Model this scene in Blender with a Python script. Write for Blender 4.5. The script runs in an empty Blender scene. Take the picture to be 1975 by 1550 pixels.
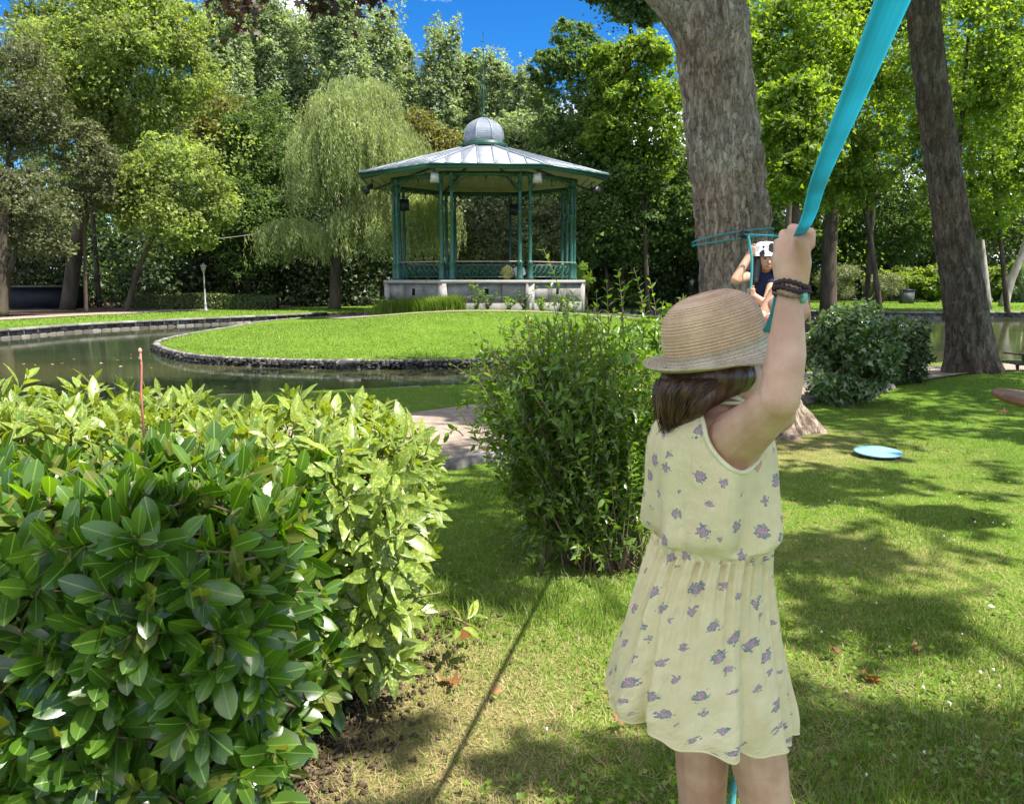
import bpy, math, random
import numpy as np
from mathutils import Vector, Matrix

# ------------------------------------------------------------------ camera, light, exposure
S = bpy.context.scene
C = S.collection
PI = math.pi
PITCH = math.atan((775 - 540) / 1550)
cd = bpy.data.cameras.new('camera')
cam = bpy.data.objects.new('camera', cd)
C.objects.link(cam)
cam.location = (0, 0, 1.5)
cam.rotation_euler = (PI / 2 - PITCH, 0, 0)
cd.sensor_fit = 'HORIZONTAL'
cd.sensor_width = 36
cd.lens = 1550 / 1975 * 36
cd.clip_start = 0.05
cd.clip_end = 2000
S.camera = cam

SUN = np.array([0.52, -0.19, 1.0])            # towards the sun, per metre of height
SUNN = SUN / np.linalg.norm(SUN)
w = bpy.data.worlds.new('World')
S.world = w
w.use_nodes = True
nt = w.node_tree
nt.nodes.clear()
sky = nt.nodes.new('ShaderNodeTexSky')
sky.sky_type = 'NISHITA'
sky.sun_disc = False
sky.sun_elevation = math.asin(SUNN[2])
sky.sun_rotation = math.atan2(SUN[0], SUN[1])
sky.altitude = 1500
sky.air_density = 0.6
sky.dust_density = 0.0
sky.ozone_density = 5.0
bg = nt.nodes.new('ShaderNodeBackground')
bg.inputs['Strength'].default_value = 0.15
wo = nt.nodes.new('ShaderNodeOutputWorld')
hs = nt.nodes.new('ShaderNodeHueSaturation')
hs.inputs['Saturation'].default_value = 1.28
hs.inputs['Value'].default_value = .62
nt.links.new(sky.outputs[0], hs.inputs['Color'])
wtc = nt.nodes.new('ShaderNodeTexCoord')
wmp = nt.nodes.new('ShaderNodeMapping')
wmp.inputs['Scale'].default_value = (1, 1, 2.2)
wmp.inputs['Location'].default_value = (7.7, 3.3, .9)
nt.links.new(wtc.outputs['Generated'], wmp.inputs[0])
wnz = nt.nodes.new('ShaderNodeTexNoise')          # scattered clouds, spread and brightened out of view to lift the ambient light
wnz.inputs['Scale'].default_value = 2.3
wnz.inputs['Detail'].default_value = 7
wnz.inputs['Roughness'].default_value = .6
nt.links.new(wmp.outputs[0], wnz.inputs['Vector'])
wrp = nt.nodes.new('ShaderNodeValToRGB')
wrp.color_ramp.elements[0].position = .485
wrp.color_ramp.elements[1].position = .62
nt.links.new(wnz.outputs[0], wrp.inputs[0])
wmx = nt.nodes.new('ShaderNodeMix')
wmx.data_type = 'RGBA'
nt.links.new(wrp.outputs[0], wmx.inputs[0])
nt.links.new(hs.outputs[0], wmx.inputs[6])
wmx.inputs[7].default_value = (8.6, 8.5, 8.4, 1)
nt.links.new(wmx.outputs[2], bg.inputs[0])
nt.links.new(bg.outputs[0], wo.inputs[0])
ld = bpy.data.lights.new('sun', 'SUN')
ld.energy = 4.4
ld.angle = math.radians(0.53)
ld.color = (1.0, 0.955, 0.88)
sun = bpy.data.objects.new('sun', ld)
C.objects.link(sun)
sun.location = (20, 8, 40)
sun.rotation_euler = Vector(SUNN).to_track_quat('Z', 'Y').to_euler()
S.view_settings.view_transform = 'Standard'
S.view_settings.look = 'None'
S.view_settings.gamma = 1
S.view_settings.exposure = 1.65
S.view_settings.use_curve_mapping = False
S.view_settings.use_white_balance = True
S.view_settings.white_balance_temperature = 6700
S.view_settings.white_balance_tint = 10
S.render.engine = 'CYCLES'
S.cycles.max_bounces = 10
S.cycles.diffuse_bounces = 6
S.cycles.glossy_bounces = 3
S.cycles.transmission_bounces = 5
S.cycles.transparent_max_bounces = 4
S.cycles.use_denoising = True
S.cycles.caustics_reflective = False
S.cycles.caustics_refractive = False

# ------------------------------------------------------------------ helpers
R = np.random.default_rng(7)
random.seed(7)
CP, SP = math.cos(PITCH), math.sin(PITCH)


def at(px, py, Y):
    """photo pixel -> world point at world depth Y"""
    xc = (px - 987.5) / 1550
    yc = (775 - py) / 1550
    t = Y / (CP + yc * SP)
    return np.array([xc * t, Y, 1.5 + (-SP + yc * CP) * t])


def gnd(px, py, z=0.0):
    xc = (px - 987.5) / 1550
    yc = (775 - py) / 1550
    t = (z - 1.5) / (-SP + yc * CP)
    return np.array([xc * t, (CP + yc * SP) * t, z])


ORG = {}


def link(o, parent=None):
    C.objects.link(o)
    if parent is not None:
        o.parent = parent
    return o


def tag(o, label=None, cat=None, group=None, kind=None):
    if label: o['label'] = label
    if cat: o['category'] = cat
    if group: o['group'] = group
    if kind: o['kind'] = kind
    return o


def thing(name, label, cat, loc=(0, 0, 0), group=None):
    o = bpy.data.objects.new(name, None)
    o.empty_display_size = 0.1
    C.objects.link(o)
    o.location = tuple(float(v) for v in loc)
    ORG[o.name] = np.array(loc, float)
    return tag(o, label, cat, group)


def origin_of(p):
    if p is None: return np.zeros(3)
    return ORG.get(p.name, np.zeros(3))


def np_mesh(name, V, F, uv=None, smooth=False, attr=None):
    """F: (n,3)/(n,4) array or a list of such arrays"""
    V = np.ascontiguousarray(V, dtype=np.float32).reshape(-1, 3)
    if not isinstance(F, list): F = [F]
    F = [np.asarray(f, dtype=np.int32) for f in F if len(f)]
    me = bpy.data.meshes.new(name)
    me.vertices.add(len(V))
    me.vertices.foreach_set('co', V.ravel())
    idx = np.concatenate([f.ravel() for f in F])
    tot = np.concatenate([np.full(len(f), f.shape[1], np.int32) for f in F])
    st = np.concatenate([[0], np.cumsum(tot)[:-1]]).astype(np.int32)
    me.loops.add(len(idx))
    me.loops.foreach_set('vertex_index', idx)
    me.polygons.add(len(tot))
    me.polygons.foreach_set('loop_start', st)
    if smooth:
        me.polygons.foreach_set('use_smooth', np.ones(len(tot), bool))
    if uv is not None:
        l = me.uv_layers.new(name='UVMap')
        l.data.foreach_set('uv', np.ascontiguousarray(np.asarray(uv, np.float32)[idx]).ravel())
    if attr:
        for k, v in attr.items():
            a = me.attributes.new(k, 'FLOAT', 'POINT')
            a.data.foreach_set('value', np.asarray(v, np.float32))
    me.update(calc_edges=True)
    return me


def obj(name, me, mat, parent=None, kind=None, loc=None):
    o = bpy.data.objects.new(name, me)
    if mat is not None and len(me.materials) == 0:
        me.materials.append(mat)
    link(o, parent)
    if loc is not None: o.location = tuple(float(v) for v in loc)
    if kind: o['kind'] = kind
    return o


def part(name, V, F, mat, parent=None, uv=None, smooth=False, kind=None, attr=None):
    V = np.asarray(V, float) - origin_of(parent)
    o = obj(name, np_mesh(name, V, F, uv, smooth, attr), mat, parent, kind)
    if parent is not None: ORG[o.name] = origin_of(parent)
    return o


class MB:
    """collects polygons for small hard-surface meshes"""
    def __init__(s):
        s.v, s.f = [], []

    def add(s, V, F):
        o = len(s.v)
        s.v.extend([tuple(float(c) for c in p) for p in V])
        s.f.extend([tuple(int(i) + o for i in q) for q in F])
        return s

    def box(s, c, size, rot=None, taper=1.0):
        x, y, z = (k / 2 for k in size)
        t = taper
        V = np.array([[-x, -y, -z], [x, -y, -z], [x, y, -z], [-x, y, -z], [-x * t, -y * t, z], [x * t, -y * t, z], [x * t, y * t, z], [-x * t, y * t, z]])
        if rot is not None: V = V @ np.asarray(rot).T
        return s.add(V + np.asarray(c), [(3, 2, 1, 0), (4, 5, 6, 7), (0, 1, 5, 4), (1, 2, 6, 5), (2, 3, 7, 6), (3, 0, 4, 7)])

    def tube(s, pts, r, seg=6, cap=True):
        V, F = tube(pts, r, seg, cap)
        for f in F: s_off = None
        o = len(s.v)
        s.v.extend([tuple(p) for p in V])
        for f in F: s.f.extend([tuple(int(i) + o for i in q) for q in f])
        return s

    def lathe(s, prof, seg=16, c=(0, 0, 0), phase=0.0):
        V, F = lathe(prof, seg, c, phase)
        o = len(s.v)
        s.v.extend([tuple(p) for p in V])
        for f in F: s.f.extend([tuple(int(i) + o for i in q) for q in f])
        return s

    def arrays(s):
        V = np.array(s.v, float)
        d = {}
        for f in s.f: d.setdefault(len(f), []).append(f)
        return V, [np.array(v) for v in d.values()]

    def build(s, name, mat, parent=None, smooth=False, kind=None):
        V, F = s.arrays()
        return part(name, V, F, mat, parent, smooth=smooth, kind=kind)


def norm(a):
    a = np.asarray(a, float)
    return a / np.maximum(np.linalg.norm(a, axis=-1, keepdims=True), 1e-9)


def tube(pts, r, seg=8, cap=True, squash=None):
    P = np.asarray(pts, float)
    n = len(P)
    r = np.full(n, r, float) if np.isscalar(r) else np.asarray(r, float)
    T = np.zeros_like(P)
    T[1:-1] = P[2:] - P[:-2]
    T[0] = P[1] - P[0]
    T[-1] = P[-1] - P[-2]
    T = norm(T)
    a = np.array([0, 0, 1.0]) if abs(T[0][2]) < 0.9 else np.array([1.0, 0, 0])
    u = norm(np.cross(T[0], a))
    V = []
    ang = np.arange(seg) * 2 * PI / seg
    for i in range(n):
        u = norm(u - T[i] * np.dot(u, T[i]))
        v = np.cross(T[i], u)
        V.append(P[i] + r[i] * (np.cos(ang)[:, None] * u + np.sin(ang)[:, None] * v))
    V = np.concatenate(V)
    i, j = np.meshgrid(np.arange(n - 1), np.arange(seg), indexing='ij')
    a0 = i * seg + j
    a1 = i * seg + (j + 1) % seg
    F = [np.stack([a0, a1, a1 + seg, a0 + seg], -1).reshape(-1, 4)]
    if cap:
        F.append(np.array([list(range(seg))[::-1], list(range((n - 1) * seg, n * seg))]))
    return V, F


def lathe(prof, seg=16, c=(0, 0, 0), phase=0.0):
    prof = np.asarray(prof, float)
    ang = np.arange(seg) * 2 * PI / seg + phase
    n = len(prof)
    V = np.stack([prof[:, 0:1] * np.cos(ang), prof[:, 0:1] * np.sin(ang), np.repeat(prof[:, 1:2], seg, 1)], -1).reshape(-1, 3) + np.asarray(c)
    i, j = np.meshgrid(np.arange(n - 1), np.arange(seg), indexing='ij')
    a0 = i * seg + j
    a1 = i * seg + (j + 1) % seg
    F = [np.stack([a0, a1, a1 + seg, a0 + seg], -1).reshape(-1, 4)]
    return V, F


def merge(items):
    Vs, Fs, o = [], {}, 0
    for V, F in items:
        Vs.append(V)
        for f in (F if isinstance(F, list) else [F]):
            f = np.asarray(f)
            Fs.setdefault(f.shape[1], []).append(f + o)
        o += len(V)
    return np.concatenate(Vs), [np.concatenate(v) for v in Fs.values()]


def smoothline(P, n, closed=False):
    P = np.asarray(P, float)
    m = len(P)
    if closed:
        t = np.linspace(0, m, n, endpoint=False)
    else:
        t = np.linspace(0, m - 1, n)
    out = []
    for s in t:
        i = int(math.floor(s))
        f = s - i
        if closed:
            p0, p1, p2, p3 = P[(i - 1) % m], P[i % m], P[(i + 1) % m], P[(i + 2) % m]
        else:
            i = min(i, m - 2)
            f = s - i
            p0, p1, p2, p3 = P[max(i - 1, 0)], P[i], P[i + 1], P[min(i + 2, m - 1)]
        out.append(0.5 * (2 * p1 + (p2 - p0) * f + (2 * p0 - 5 * p1 + 4 * p2 - p3) * f * f + (3 * p1 - p0 - 3 * p2 + p3) * f ** 3))
    return np.array(out)


# --- small value noise for geometry
_NT = R.random((64, 64, 64)).astype(np.float32)


def vnoise(P):
    P = np.asarray(P, float)
    i = np.floor(P).astype(int)
    f = P - i
    f = f * f * (3 - 2 * f)
    i0, i1 = i % 64, (i + 1) % 64
    r = 0
    for a in (0, 1):
        for b in (0, 1):
            for c in (0, 1):
                wgt = (f[..., 0] if a else 1 - f[..., 0]) * (f[..., 1] if b else 1 - f[..., 1]) * (f[..., 2] if c else 1 - f[..., 2])
                r = r + wgt * _NT[(i1 if a else i0)[..., 0], (i1 if b else i0)[..., 1], (i1 if c else i0)[..., 2]]
    return r


def vn2(x, y, s=1.0, off=0.0):
    return vnoise(np.stack([x * s + off, y * s + off * 1.7, np.full_like(x, off + 0.37)], -1))


# --- scattering of leaf templates
T_RHOMB = (np.array([(0, 0, 0), (.30, .45, .07), (0, 1, -.03), (-.30, .45, .07)]), np.array([(0, 1, 2), (0, 2, 3)]))
T_WIDE = (np.array([(0, 0, 0), (.46, .42, .08), (0, 1, -.06), (-.46, .42, .08)]), np.array([(0, 1, 2), (0, 2, 3)]))
T_TRI = (np.array([(-.46, .08, 0), (.46, .34, .08), (-.04, 1.02, -.03)]), np.array([(0, 1, 2)]))
T_SLIM = (np.array([(-.28, .10, 0), (.34, .38, .07), (-.02, 1.05, -.03)]), np.array([(0, 1, 2)]))
T_FROND = (np.array([(-.09, 0, 0), (.13, .38, .03), (0, 1.05, -.05)]), np.array([(0, 1, 2)]))
T_NARROW = (np.array([(0, 0, 0), (.11, .4, .02), (0, 1, -.05), (-.11, .4, .02)]), np.array([(0, 1, 2), (0, 2, 3)]))


def leaf_template(stations, widths, cup=0.12, droop=0.15, wave=0.0):
    """mid-rib leaf, length 1 along y; 3 verts per station, uv u in 0..1"""
    V, UV = [], []
    for k, (s, wd) in enumerate(zip(stations, widths)):
        z = -droop * s * s
        up = cup * wd * 2 + wave * (1 if k % 2 else -1)
        V += [(-wd, s, z + up), (0, s, z), (wd, s, z + up)]
        UV += [(0.5 - wd * 1.0, s), (0.5, s), (0.5 + wd * 1.0, s)]
    F = []
    for k in range(len(stations) - 1):
        a = 3 * k
        F += [(a, a + 1, a + 4), (a, a + 4, a + 3), (a + 1, a + 2, a + 5), (a + 1, a + 5, a + 4)]
    return np.array(V, float), np.array(F), np.array(UV, float)


def frames(N, rng, T=None):
    """3x3 frames with columns x (width), y (length), z (normal)"""
    N = norm(N)
    if T is None: T = rng.normal(size=N.shape)
    t = norm(T - N * np.sum(T * N, -1, keepdims=True))
    b = np.cross(t, N)
    return np.stack([b, t, N], -1)


def scatter(tmpl, P, M, s):
    """returns V,F(,UV) of the template copied to every P with frame M and size s"""
    tv, tf = tmpl[0], tmpl[1]
    s = np.broadcast_to(np.asarray(s, float), (len(P),))
    V = np.einsum('nij,kj->nki', M * s[:, None, None], tv) + P[:, None, :]
    F = tf[None] + (np.arange(len(P)) * len(tv))[:, None, None]
    out = [V.reshape(-1, 3), F.reshape(-1, tf.shape[1])]
    if len(tmpl) > 2:
        out.append(np.tile(tmpl[2], (len(P), 1)))
    return out


def rdir(rng, n):
    return norm(rng.normal(size=(n, 3)))


def clump_leaves(rng, Cs, Rs, n, up=.55, out=.6, rnd=.65, flat=.75, inner=.45):
    """n leaves spread over clumps (centres Cs, radii Rs): positions and normals"""
    pr = Rs ** 2
    k = rng.choice(len(Cs), n, p=pr / pr.sum())
    d = rdir(rng, n)
    r = Rs[k] * (inner + (1 - inner) * rng.random(n) ** .6) * (0.85 + 0.3 * rng.random(n))
    P = Cs[k] + d * r[:, None] * np.array([1, 1, flat])
    N = norm(out * d + np.array([0, 0, up]) + rnd * rng.normal(size=(n, 3)))
    return P, N


def crown_clumps(rng, c, rad, n, rc, shell=.45, low=-1.0):
    d = rdir(rng, n * 4)
    d = d[d[:, 2] > low][:n]
    rr = (shell + (1 - shell) * rng.random(len(d)) ** .5)
    P = np.asarray(c) + d * rr[:, None] * np.asarray(rad)
    P += rng.normal(size=P.shape) * 0.15 * np.asarray(rad)
    return P, rc * (0.6 + 0.8 * rng.random(len(P)))


# ------------------------------------------------------------------ materials
def nodes(name):
    m = bpy.data.materials.new(name)
    m.use_nodes = True
    t = m.node_tree
    t.nodes.clear()
    out = t.nodes.new('ShaderNodeOutputMaterial')
    return m, t, out


def N_(t, typ, **kw):
    n = t.nodes.new(typ)
    for k, v in kw.items():
        if k in n.inputs.keys() if isinstance(k, str) else False:
            n.inputs[k].default_value = v
        else:
            setattr(n, k, v)
    return n


def ramp(t, stops, fac=None, interp='LINEAR'):
    r = t.nodes.new('ShaderNodeValToRGB')
    r.color_ramp.interpolation = interp
    e = r.color_ramp.elements
    while len(e) < len(stops): e.new(0.5)
    for i, (p, c) in enumerate(stops):
        e[i].position = p
        e[i].color = (*c, 1) if len(c) == 3 else c
    if fac is not None: t.links.new(fac, r.inputs[0])
    return r


def noise(t, scale, detail=3, rough=.55, vec=None, dist=0.0):
    n = t.nodes.new('ShaderNodeTexNoise')
    n.inputs['Scale'].default_value = scale
    n.inputs['Detail'].default_value = detail
    n.inputs['Roughness'].default_value = rough
    n.inputs['Distortion'].default_value = dist
    if vec is not None: t.links.new(vec, n.inputs['Vector'])
    return n


def mixc(t, a, b, fac, mode='MIX'):
    m = t.nodes.new('ShaderNodeMix')
    m.data_type = 'RGBA'
    m.blend_type = mode
    for sock, v in ((m.inputs[6], a), (m.inputs[7], b), (m.inputs[0], fac)):
        if isinstance(v, (int, float)): sock.default_value = v
        elif isinstance(v, tuple): sock.default_value = (*v, 1)
        else: t.links.new(v, sock)
    return m.outputs[2]


def math_(t, op, a, b=None, c=None):
    m = t.nodes.new('ShaderNodeMath')
    m.operation = op
    for i, v in enumerate((a, b, c)):
        if v is None: continue
        if isinstance(v, (int, float)): m.inputs[i].default_value = v
        else: t.links.new(v, m.inputs[i])
    return m.outputs[0]


def bump(t, h, strength=.4, dist=.02):
    b = t.nodes.new('ShaderNodeBump')
    b.inputs['Strength'].default_value = strength
    b.inputs['Distance'].default_value = dist
    t.links.new(h, b.inputs['Height'])
    return b.outputs[0]


def principled(t, out, col, rough=.6, spec=.4, metal=0.0, normal=None, **kw):
    p = t.nodes.new('ShaderNodeBsdfPrincipled')
    for sock, v in ((p.inputs['Base Color'], col), (p.inputs['Roughness'], rough), (p.inputs['Metallic'], metal)):
        if isinstance(v, (int, float)): sock.default_value = v
        elif isinstance(v, tuple): sock.default_value = (*v, 1)
        else: t.links.new(v, sock)
    p.inputs['Specular IOR Level'].default_value = spec
    if normal is not None: t.links.new(normal, p.inputs['Normal'])
    for k, v in kw.items(): p.inputs[k].default_value = v
    if out is not None: t.links.new(p.outputs[0], out.inputs[0])
    return p


def leaf_mat(name, cols, trans=.45, tcol=None, rough=.45, spec=.35, patch=0.35, patch_scale=.6, veins=False, speckle=None, vary='ISLAND', vein_k=.12):
    m, t, out = nodes(name)
    g = N_(t, 'ShaderNodeNewGeometry')
    if vary == 'ISLAND':
        rnd = g.outputs['Random Per Island']
    else:
        rnd = N_(t, 'ShaderNodeObjectInfo').outputs['Random']
    n = len(cols)
    base = ramp(t, [(i / max(n - 1, 1), c) for i, c in enumerate(cols)], rnd).outputs[0]
    tc = N_(t, 'ShaderNodeTexCoord')
    if patch:
        nz = noise(t, patch_scale, 2, .5, g.outputs['Position'])
        k = ramp(t, [(.3, (1 - patch,) * 3), (.7, (1 + patch * .6, 1 + patch * .55, 1 + patch * .3))], nz.outputs[0]).outputs[0]
        base = mixc(t, base, k, 1.0, 'MULTIPLY')
    nrm = None
    if veins:
        uv = N_(t, 'ShaderNodeSeparateXYZ')
        t.links.new(tc.outputs['UV'], uv.inputs[0])
        du = math_(t, 'ABSOLUTE', math_(t, 'SUBTRACT', uv.outputs[0], .5))
        mid = math_(t, 'LESS_THAN', du, .014)
        v2 = math_(t, 'SUBTRACT', math_(t, 'MULTIPLY', uv.outputs[1], 9.0), math_(t, 'MULTIPLY', du, 12.0))
        fr = math_(t, 'ABSOLUTE', math_(t, 'SUBTRACT', math_(t, 'FRACT', v2), .5))
        side = math_(t, 'MULTIPLY', math_(t, 'LESS_THAN', fr, .06), vein_k)
        vein = math_(t, 'MAXIMUM', math_(t, 'MULTIPLY', mid, .85), side)
        base = mixc(t, base, (.20, .30, .07), vein)
        nrm = None
    if speckle:
        sp = noise(t, 90, 3, .7, g.outputs['Position'])
        sm = ramp(t, [(.53, (0, 0, 0)), (.60, (1, 1, 1))], sp.outputs[0]).outputs[0]
        base = mixc(t, base, speckle, math_(t, 'MULTIPLY', sm, .8))
    p = principled(t, None, base, rough, spec, normal=nrm)
    tr = N_(t, 'ShaderNodeBsdfTranslucent')
    if tcol is None: tcol = (1.5, 1.55, .55)
    mul = mixc(t, base, tcol, 1.0, 'MULTIPLY')
    t.links.new(mul, tr.inputs[0])
    mx = N_(t, 'ShaderNodeMixShader')
    mx.inputs[0].default_value = trans
    t.links.new(p.outputs[0], mx.inputs[1])
    t.links.new(tr.outputs[0], mx.inputs[2])
    t.links.new(mx.outputs[0], out.inputs[0])
    return m


def simple_mat(name, c1, c2=None, rough=.6, spec=.4, scale=8.0, metal=0.0, bmp=0.0, bscale=None, detail=4, lo=.35, hi=.68, stretch=None, bdist=.02, coord='Object'):
    m, t, out = nodes(name)
    tc = N_(t, 'ShaderNodeTexCoord')
    vec = tc.outputs[coord]
    if stretch:
        mp = N_(t, 'ShaderNodeMapping')
        mp.inputs['Scale'].default_value = stretch
        t.links.new(vec, mp.inputs[0])
        vec = mp.outputs[0]
    col = c1
    nrm = None
    nz = noise(t, scale, detail, .6, vec)
    if c2 is not None:
        col = ramp(t, [(lo, c1), (hi, c2)], nz.outputs[0]).outputs[0]
    if bmp:
        nb = noise(t, bscale or scale * 3, 4, .6, vec)
        nrm = bump(t, nb.outputs[0], bmp, bdist)
    principled(t, out, col, rough, spec, metal, nrm)
    return m


M = {}
M['plane'] = leaf_mat('plane_leaf', [(0.16, 0.215, 0.065), (0.235, 0.3, 0.098), (0.32, 0.375, 0.155)], 0.55, rough=.55, spec=.2)
M['poplar'] = leaf_mat('poplar_leaf', [(0.165, 0.23, 0.11), (0.255, 0.325, 0.178), (0.39, 0.45, 0.3)], 0.52, (1.25, 1.3, .6), rough=.5, spec=.3)
M['olive'] = leaf_mat('olive_leaf', [(0.078, 0.095, 0.042), (0.122, 0.145, 0.07), (0.195, 0.205, 0.115)], 0.42, (1.3, 1.3, .6))
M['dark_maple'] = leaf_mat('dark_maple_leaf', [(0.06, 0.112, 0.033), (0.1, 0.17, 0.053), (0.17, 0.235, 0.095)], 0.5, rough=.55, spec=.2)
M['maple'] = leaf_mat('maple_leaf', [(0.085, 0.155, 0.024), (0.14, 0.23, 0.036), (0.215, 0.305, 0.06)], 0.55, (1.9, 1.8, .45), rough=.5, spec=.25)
M['willow'] = leaf_mat('willow_leaf', [(0.195, 0.26, 0.11), (0.285, 0.355, 0.155), (0.41, 0.45, 0.23)], 0.52, (1.3, 1.3, .6))
M['amber'] = leaf_mat('amber_leaf', [(0.115, 0.115, 0.032), (0.162, 0.162, 0.041), (0.216, 0.203, 0.061)], 0.45)
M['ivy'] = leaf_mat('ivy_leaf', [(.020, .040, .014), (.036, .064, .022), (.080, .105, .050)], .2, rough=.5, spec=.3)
M['copper'] = leaf_mat('copper_leaf', [(.030, .018, .014), (.055, .030, .020), (.07, .045, .022)], .3, (1.6, 1.0, .6))
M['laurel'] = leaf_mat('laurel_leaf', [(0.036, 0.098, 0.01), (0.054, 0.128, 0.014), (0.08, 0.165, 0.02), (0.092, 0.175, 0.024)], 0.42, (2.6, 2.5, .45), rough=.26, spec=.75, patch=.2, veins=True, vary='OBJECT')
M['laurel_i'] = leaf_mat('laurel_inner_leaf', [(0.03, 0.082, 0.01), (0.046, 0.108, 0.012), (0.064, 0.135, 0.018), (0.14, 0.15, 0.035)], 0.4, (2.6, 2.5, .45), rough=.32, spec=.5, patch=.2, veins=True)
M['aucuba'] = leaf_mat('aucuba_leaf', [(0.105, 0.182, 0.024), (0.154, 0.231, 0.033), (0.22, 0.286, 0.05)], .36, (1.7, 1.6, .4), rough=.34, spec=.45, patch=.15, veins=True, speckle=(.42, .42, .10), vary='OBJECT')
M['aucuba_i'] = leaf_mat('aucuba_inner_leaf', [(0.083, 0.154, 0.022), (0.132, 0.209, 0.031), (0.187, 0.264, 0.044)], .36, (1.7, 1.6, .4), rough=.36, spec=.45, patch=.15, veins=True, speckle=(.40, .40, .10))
M['privet'] = leaf_mat('privet_leaf', [(0.062, 0.132, 0.018), (0.105, 0.2, 0.025), (0.17, 0.27, 0.045)], 0.44, (2.0, 2.0, .45), rough=.26, spec=.6, patch=.25, patch_scale=2.0)
M['sprout'] = leaf_mat('sprout_leaf', [(.10, .19, .022), (.15, .25, .03), (.19, .28, .04)], .42, (1.6, 1.6, .5), rough=.32, spec=.5, patch=.1)
M['shrub'] = leaf_mat('shrub_leaf', [(0.045, 0.095, 0.028), (0.085, 0.15, 0.05), (0.16, 0.22, 0.11)], 0.32, rough=.26, spec=.7, patch=.2)
M['grey_shrub'] = leaf_mat('grey_shrub_leaf', [(0.105, 0.132, 0.061), (0.154, 0.182, 0.094), (0.209, 0.231, 0.132)], .3)
M['lime_shrub'] = leaf_mat('lime_shrub_leaf', [(.12, .18, .03), (.17, .24, .04), (.22, .28, .06)], .4)
M['box'] = leaf_mat('box_leaf', [(.040, .065, .018), (.070, .10, .025), (.12, .15, .045)], .3)
M['grass'] = leaf_mat('grass_blade', [(0.075, 0.16, 0.014), (0.12, 0.225, 0.02), (0.175, 0.275, 0.036), (0.25, 0.3, 0.08)], 0.38, (1.3, 1.35, .5), rough=.5, spec=.25, patch=.25, patch_scale=1.2)
M['straw'] = leaf_mat('straw_blade', [(.20, .155, .07), (.30, .24, .115), (.37, .31, .17)], .2, (1.1, 1.0, .7), rough=.7, spec=.2, patch=.15)
M['tallgrass'] = leaf_mat('tall_grass_blade', [(.090, .16, .022), (.13, .21, .028), (.17, .24, .045)], .4)
M['dryleaf'] = leaf_mat('dry_leaf', [(.13, .055, .022), (.22, .095, .036), (.28, .16, .075)], .2, (1.3, .9, .5), rough=.6, patch=.2, patch_scale=20, vary='OBJECT')
M['bark'] = None


def bark_mat(name, c1, c2, c3, moss=None, scale=9.0):
    m, t, out = nodes(name)
    tc = N_(t, 'ShaderNodeTexCoord')
    mp = N_(t, 'ShaderNodeMapping')
    mp.inputs['Scale'].default_value = (1, 1, .33)
    t.links.new(tc.outputs['Object'], mp.inputs[0])
    v = mp.outputs[0]
    vo = N_(t, 'ShaderNodeTexVoronoi')
    vo.feature = 'DISTANCE_TO_EDGE'
    vo.inputs['Scale'].default_value = scale * 1.5
    nw = noise(t, scale, 4, .6, v)
    add = N_(t, 'ShaderNodeVectorMath')
    add.operation = 'ADD'
    sc = N_(t, 'ShaderNodeVectorMath')
    sc.operation = 'SCALE'
    sc.inputs[3].default_value = .22
    t.links.new(nw.outputs[1], sc.inputs[0])
    t.links.new(v, add.inputs[0])
    t.links.new(sc.outputs[0], add.inputs[1])
    t.links.new(add.outputs[0], vo.inputs['Vector'])
    vc = N_(t, 'ShaderNodeTexVoronoi')
    vc.inputs['Scale'].default_value = scale * 1.5
    t.links.new(add.outputs[0], vc.inputs['Vector'])
    big = noise(t, 1.6, 4, .6, v)
    fine = noise(t, 45, 5, .7, v)
    pl = N_(t, 'ShaderNodeSeparateXYZ')
    t.links.new(vc.outputs['Color'], pl.inputs[0])
    mp2 = N_(t, 'ShaderNodeMapping')
    mp2.inputs['Scale'].default_value = (1, 1, .16)
    t.links.new(tc.outputs['Object'], mp2.inputs[0])
    str_ = noise(t, 26, 5, .7, mp2.outputs[0], .6)
    k = math_(t, 'ADD', math_(t, 'MULTIPLY', pl.outputs[0], .17), math_(t, 'ADD', math_(t, 'MULTIPLY', big.outputs[0], .35), math_(t, 'ADD', math_(t, 'MULTIPLY', str_.outputs[0], .45), math_(t, 'MULTIPLY', fine.outputs[0], .25))))
    col = ramp(t, [(.46, c1), (.60, c2), (.76, c3)], k).outputs[0]
    edge = ramp(t, [(.0, (0, 0, 0)), (.07, (1, 1, 1))], vo.outputs[0]).outputs[0]
    col = mixc(t, col, (.45, .40, .36), math_(t, 'MULTIPLY', math_(t, 'SUBTRACT', 1.0, edge), .75), 'MULTIPLY')
    tint = ramp(t, [(.42, (1.0, 1.0, 1.0)), (.62, (.92, .80, .72))], noise(t, .9, 3, .6, tc.outputs['Object']).outputs[0]).outputs[0]
    col = mixc(t, col, tint, 1.0, 'MULTIPLY')
    if moss:
        mo = ramp(t, [(.56, (0, 0, 0)), (.66, (1, 1, 1))], noise(t, 1.1, 5, .65, tc.outputs['Object']).outputs[0]).outputs[0]
        col = mixc(t, col, moss, math_(t, 'MULTIPLY', mo, .75))
    h = math_(t, 'ADD', math_(t, 'MULTIPLY', edge, .6), math_(t, 'MULTIPLY', fine.outputs[0], .6))
    principled(t, out, col, .85, .2, normal=bump(t, h, .75, .02))
    return m


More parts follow.
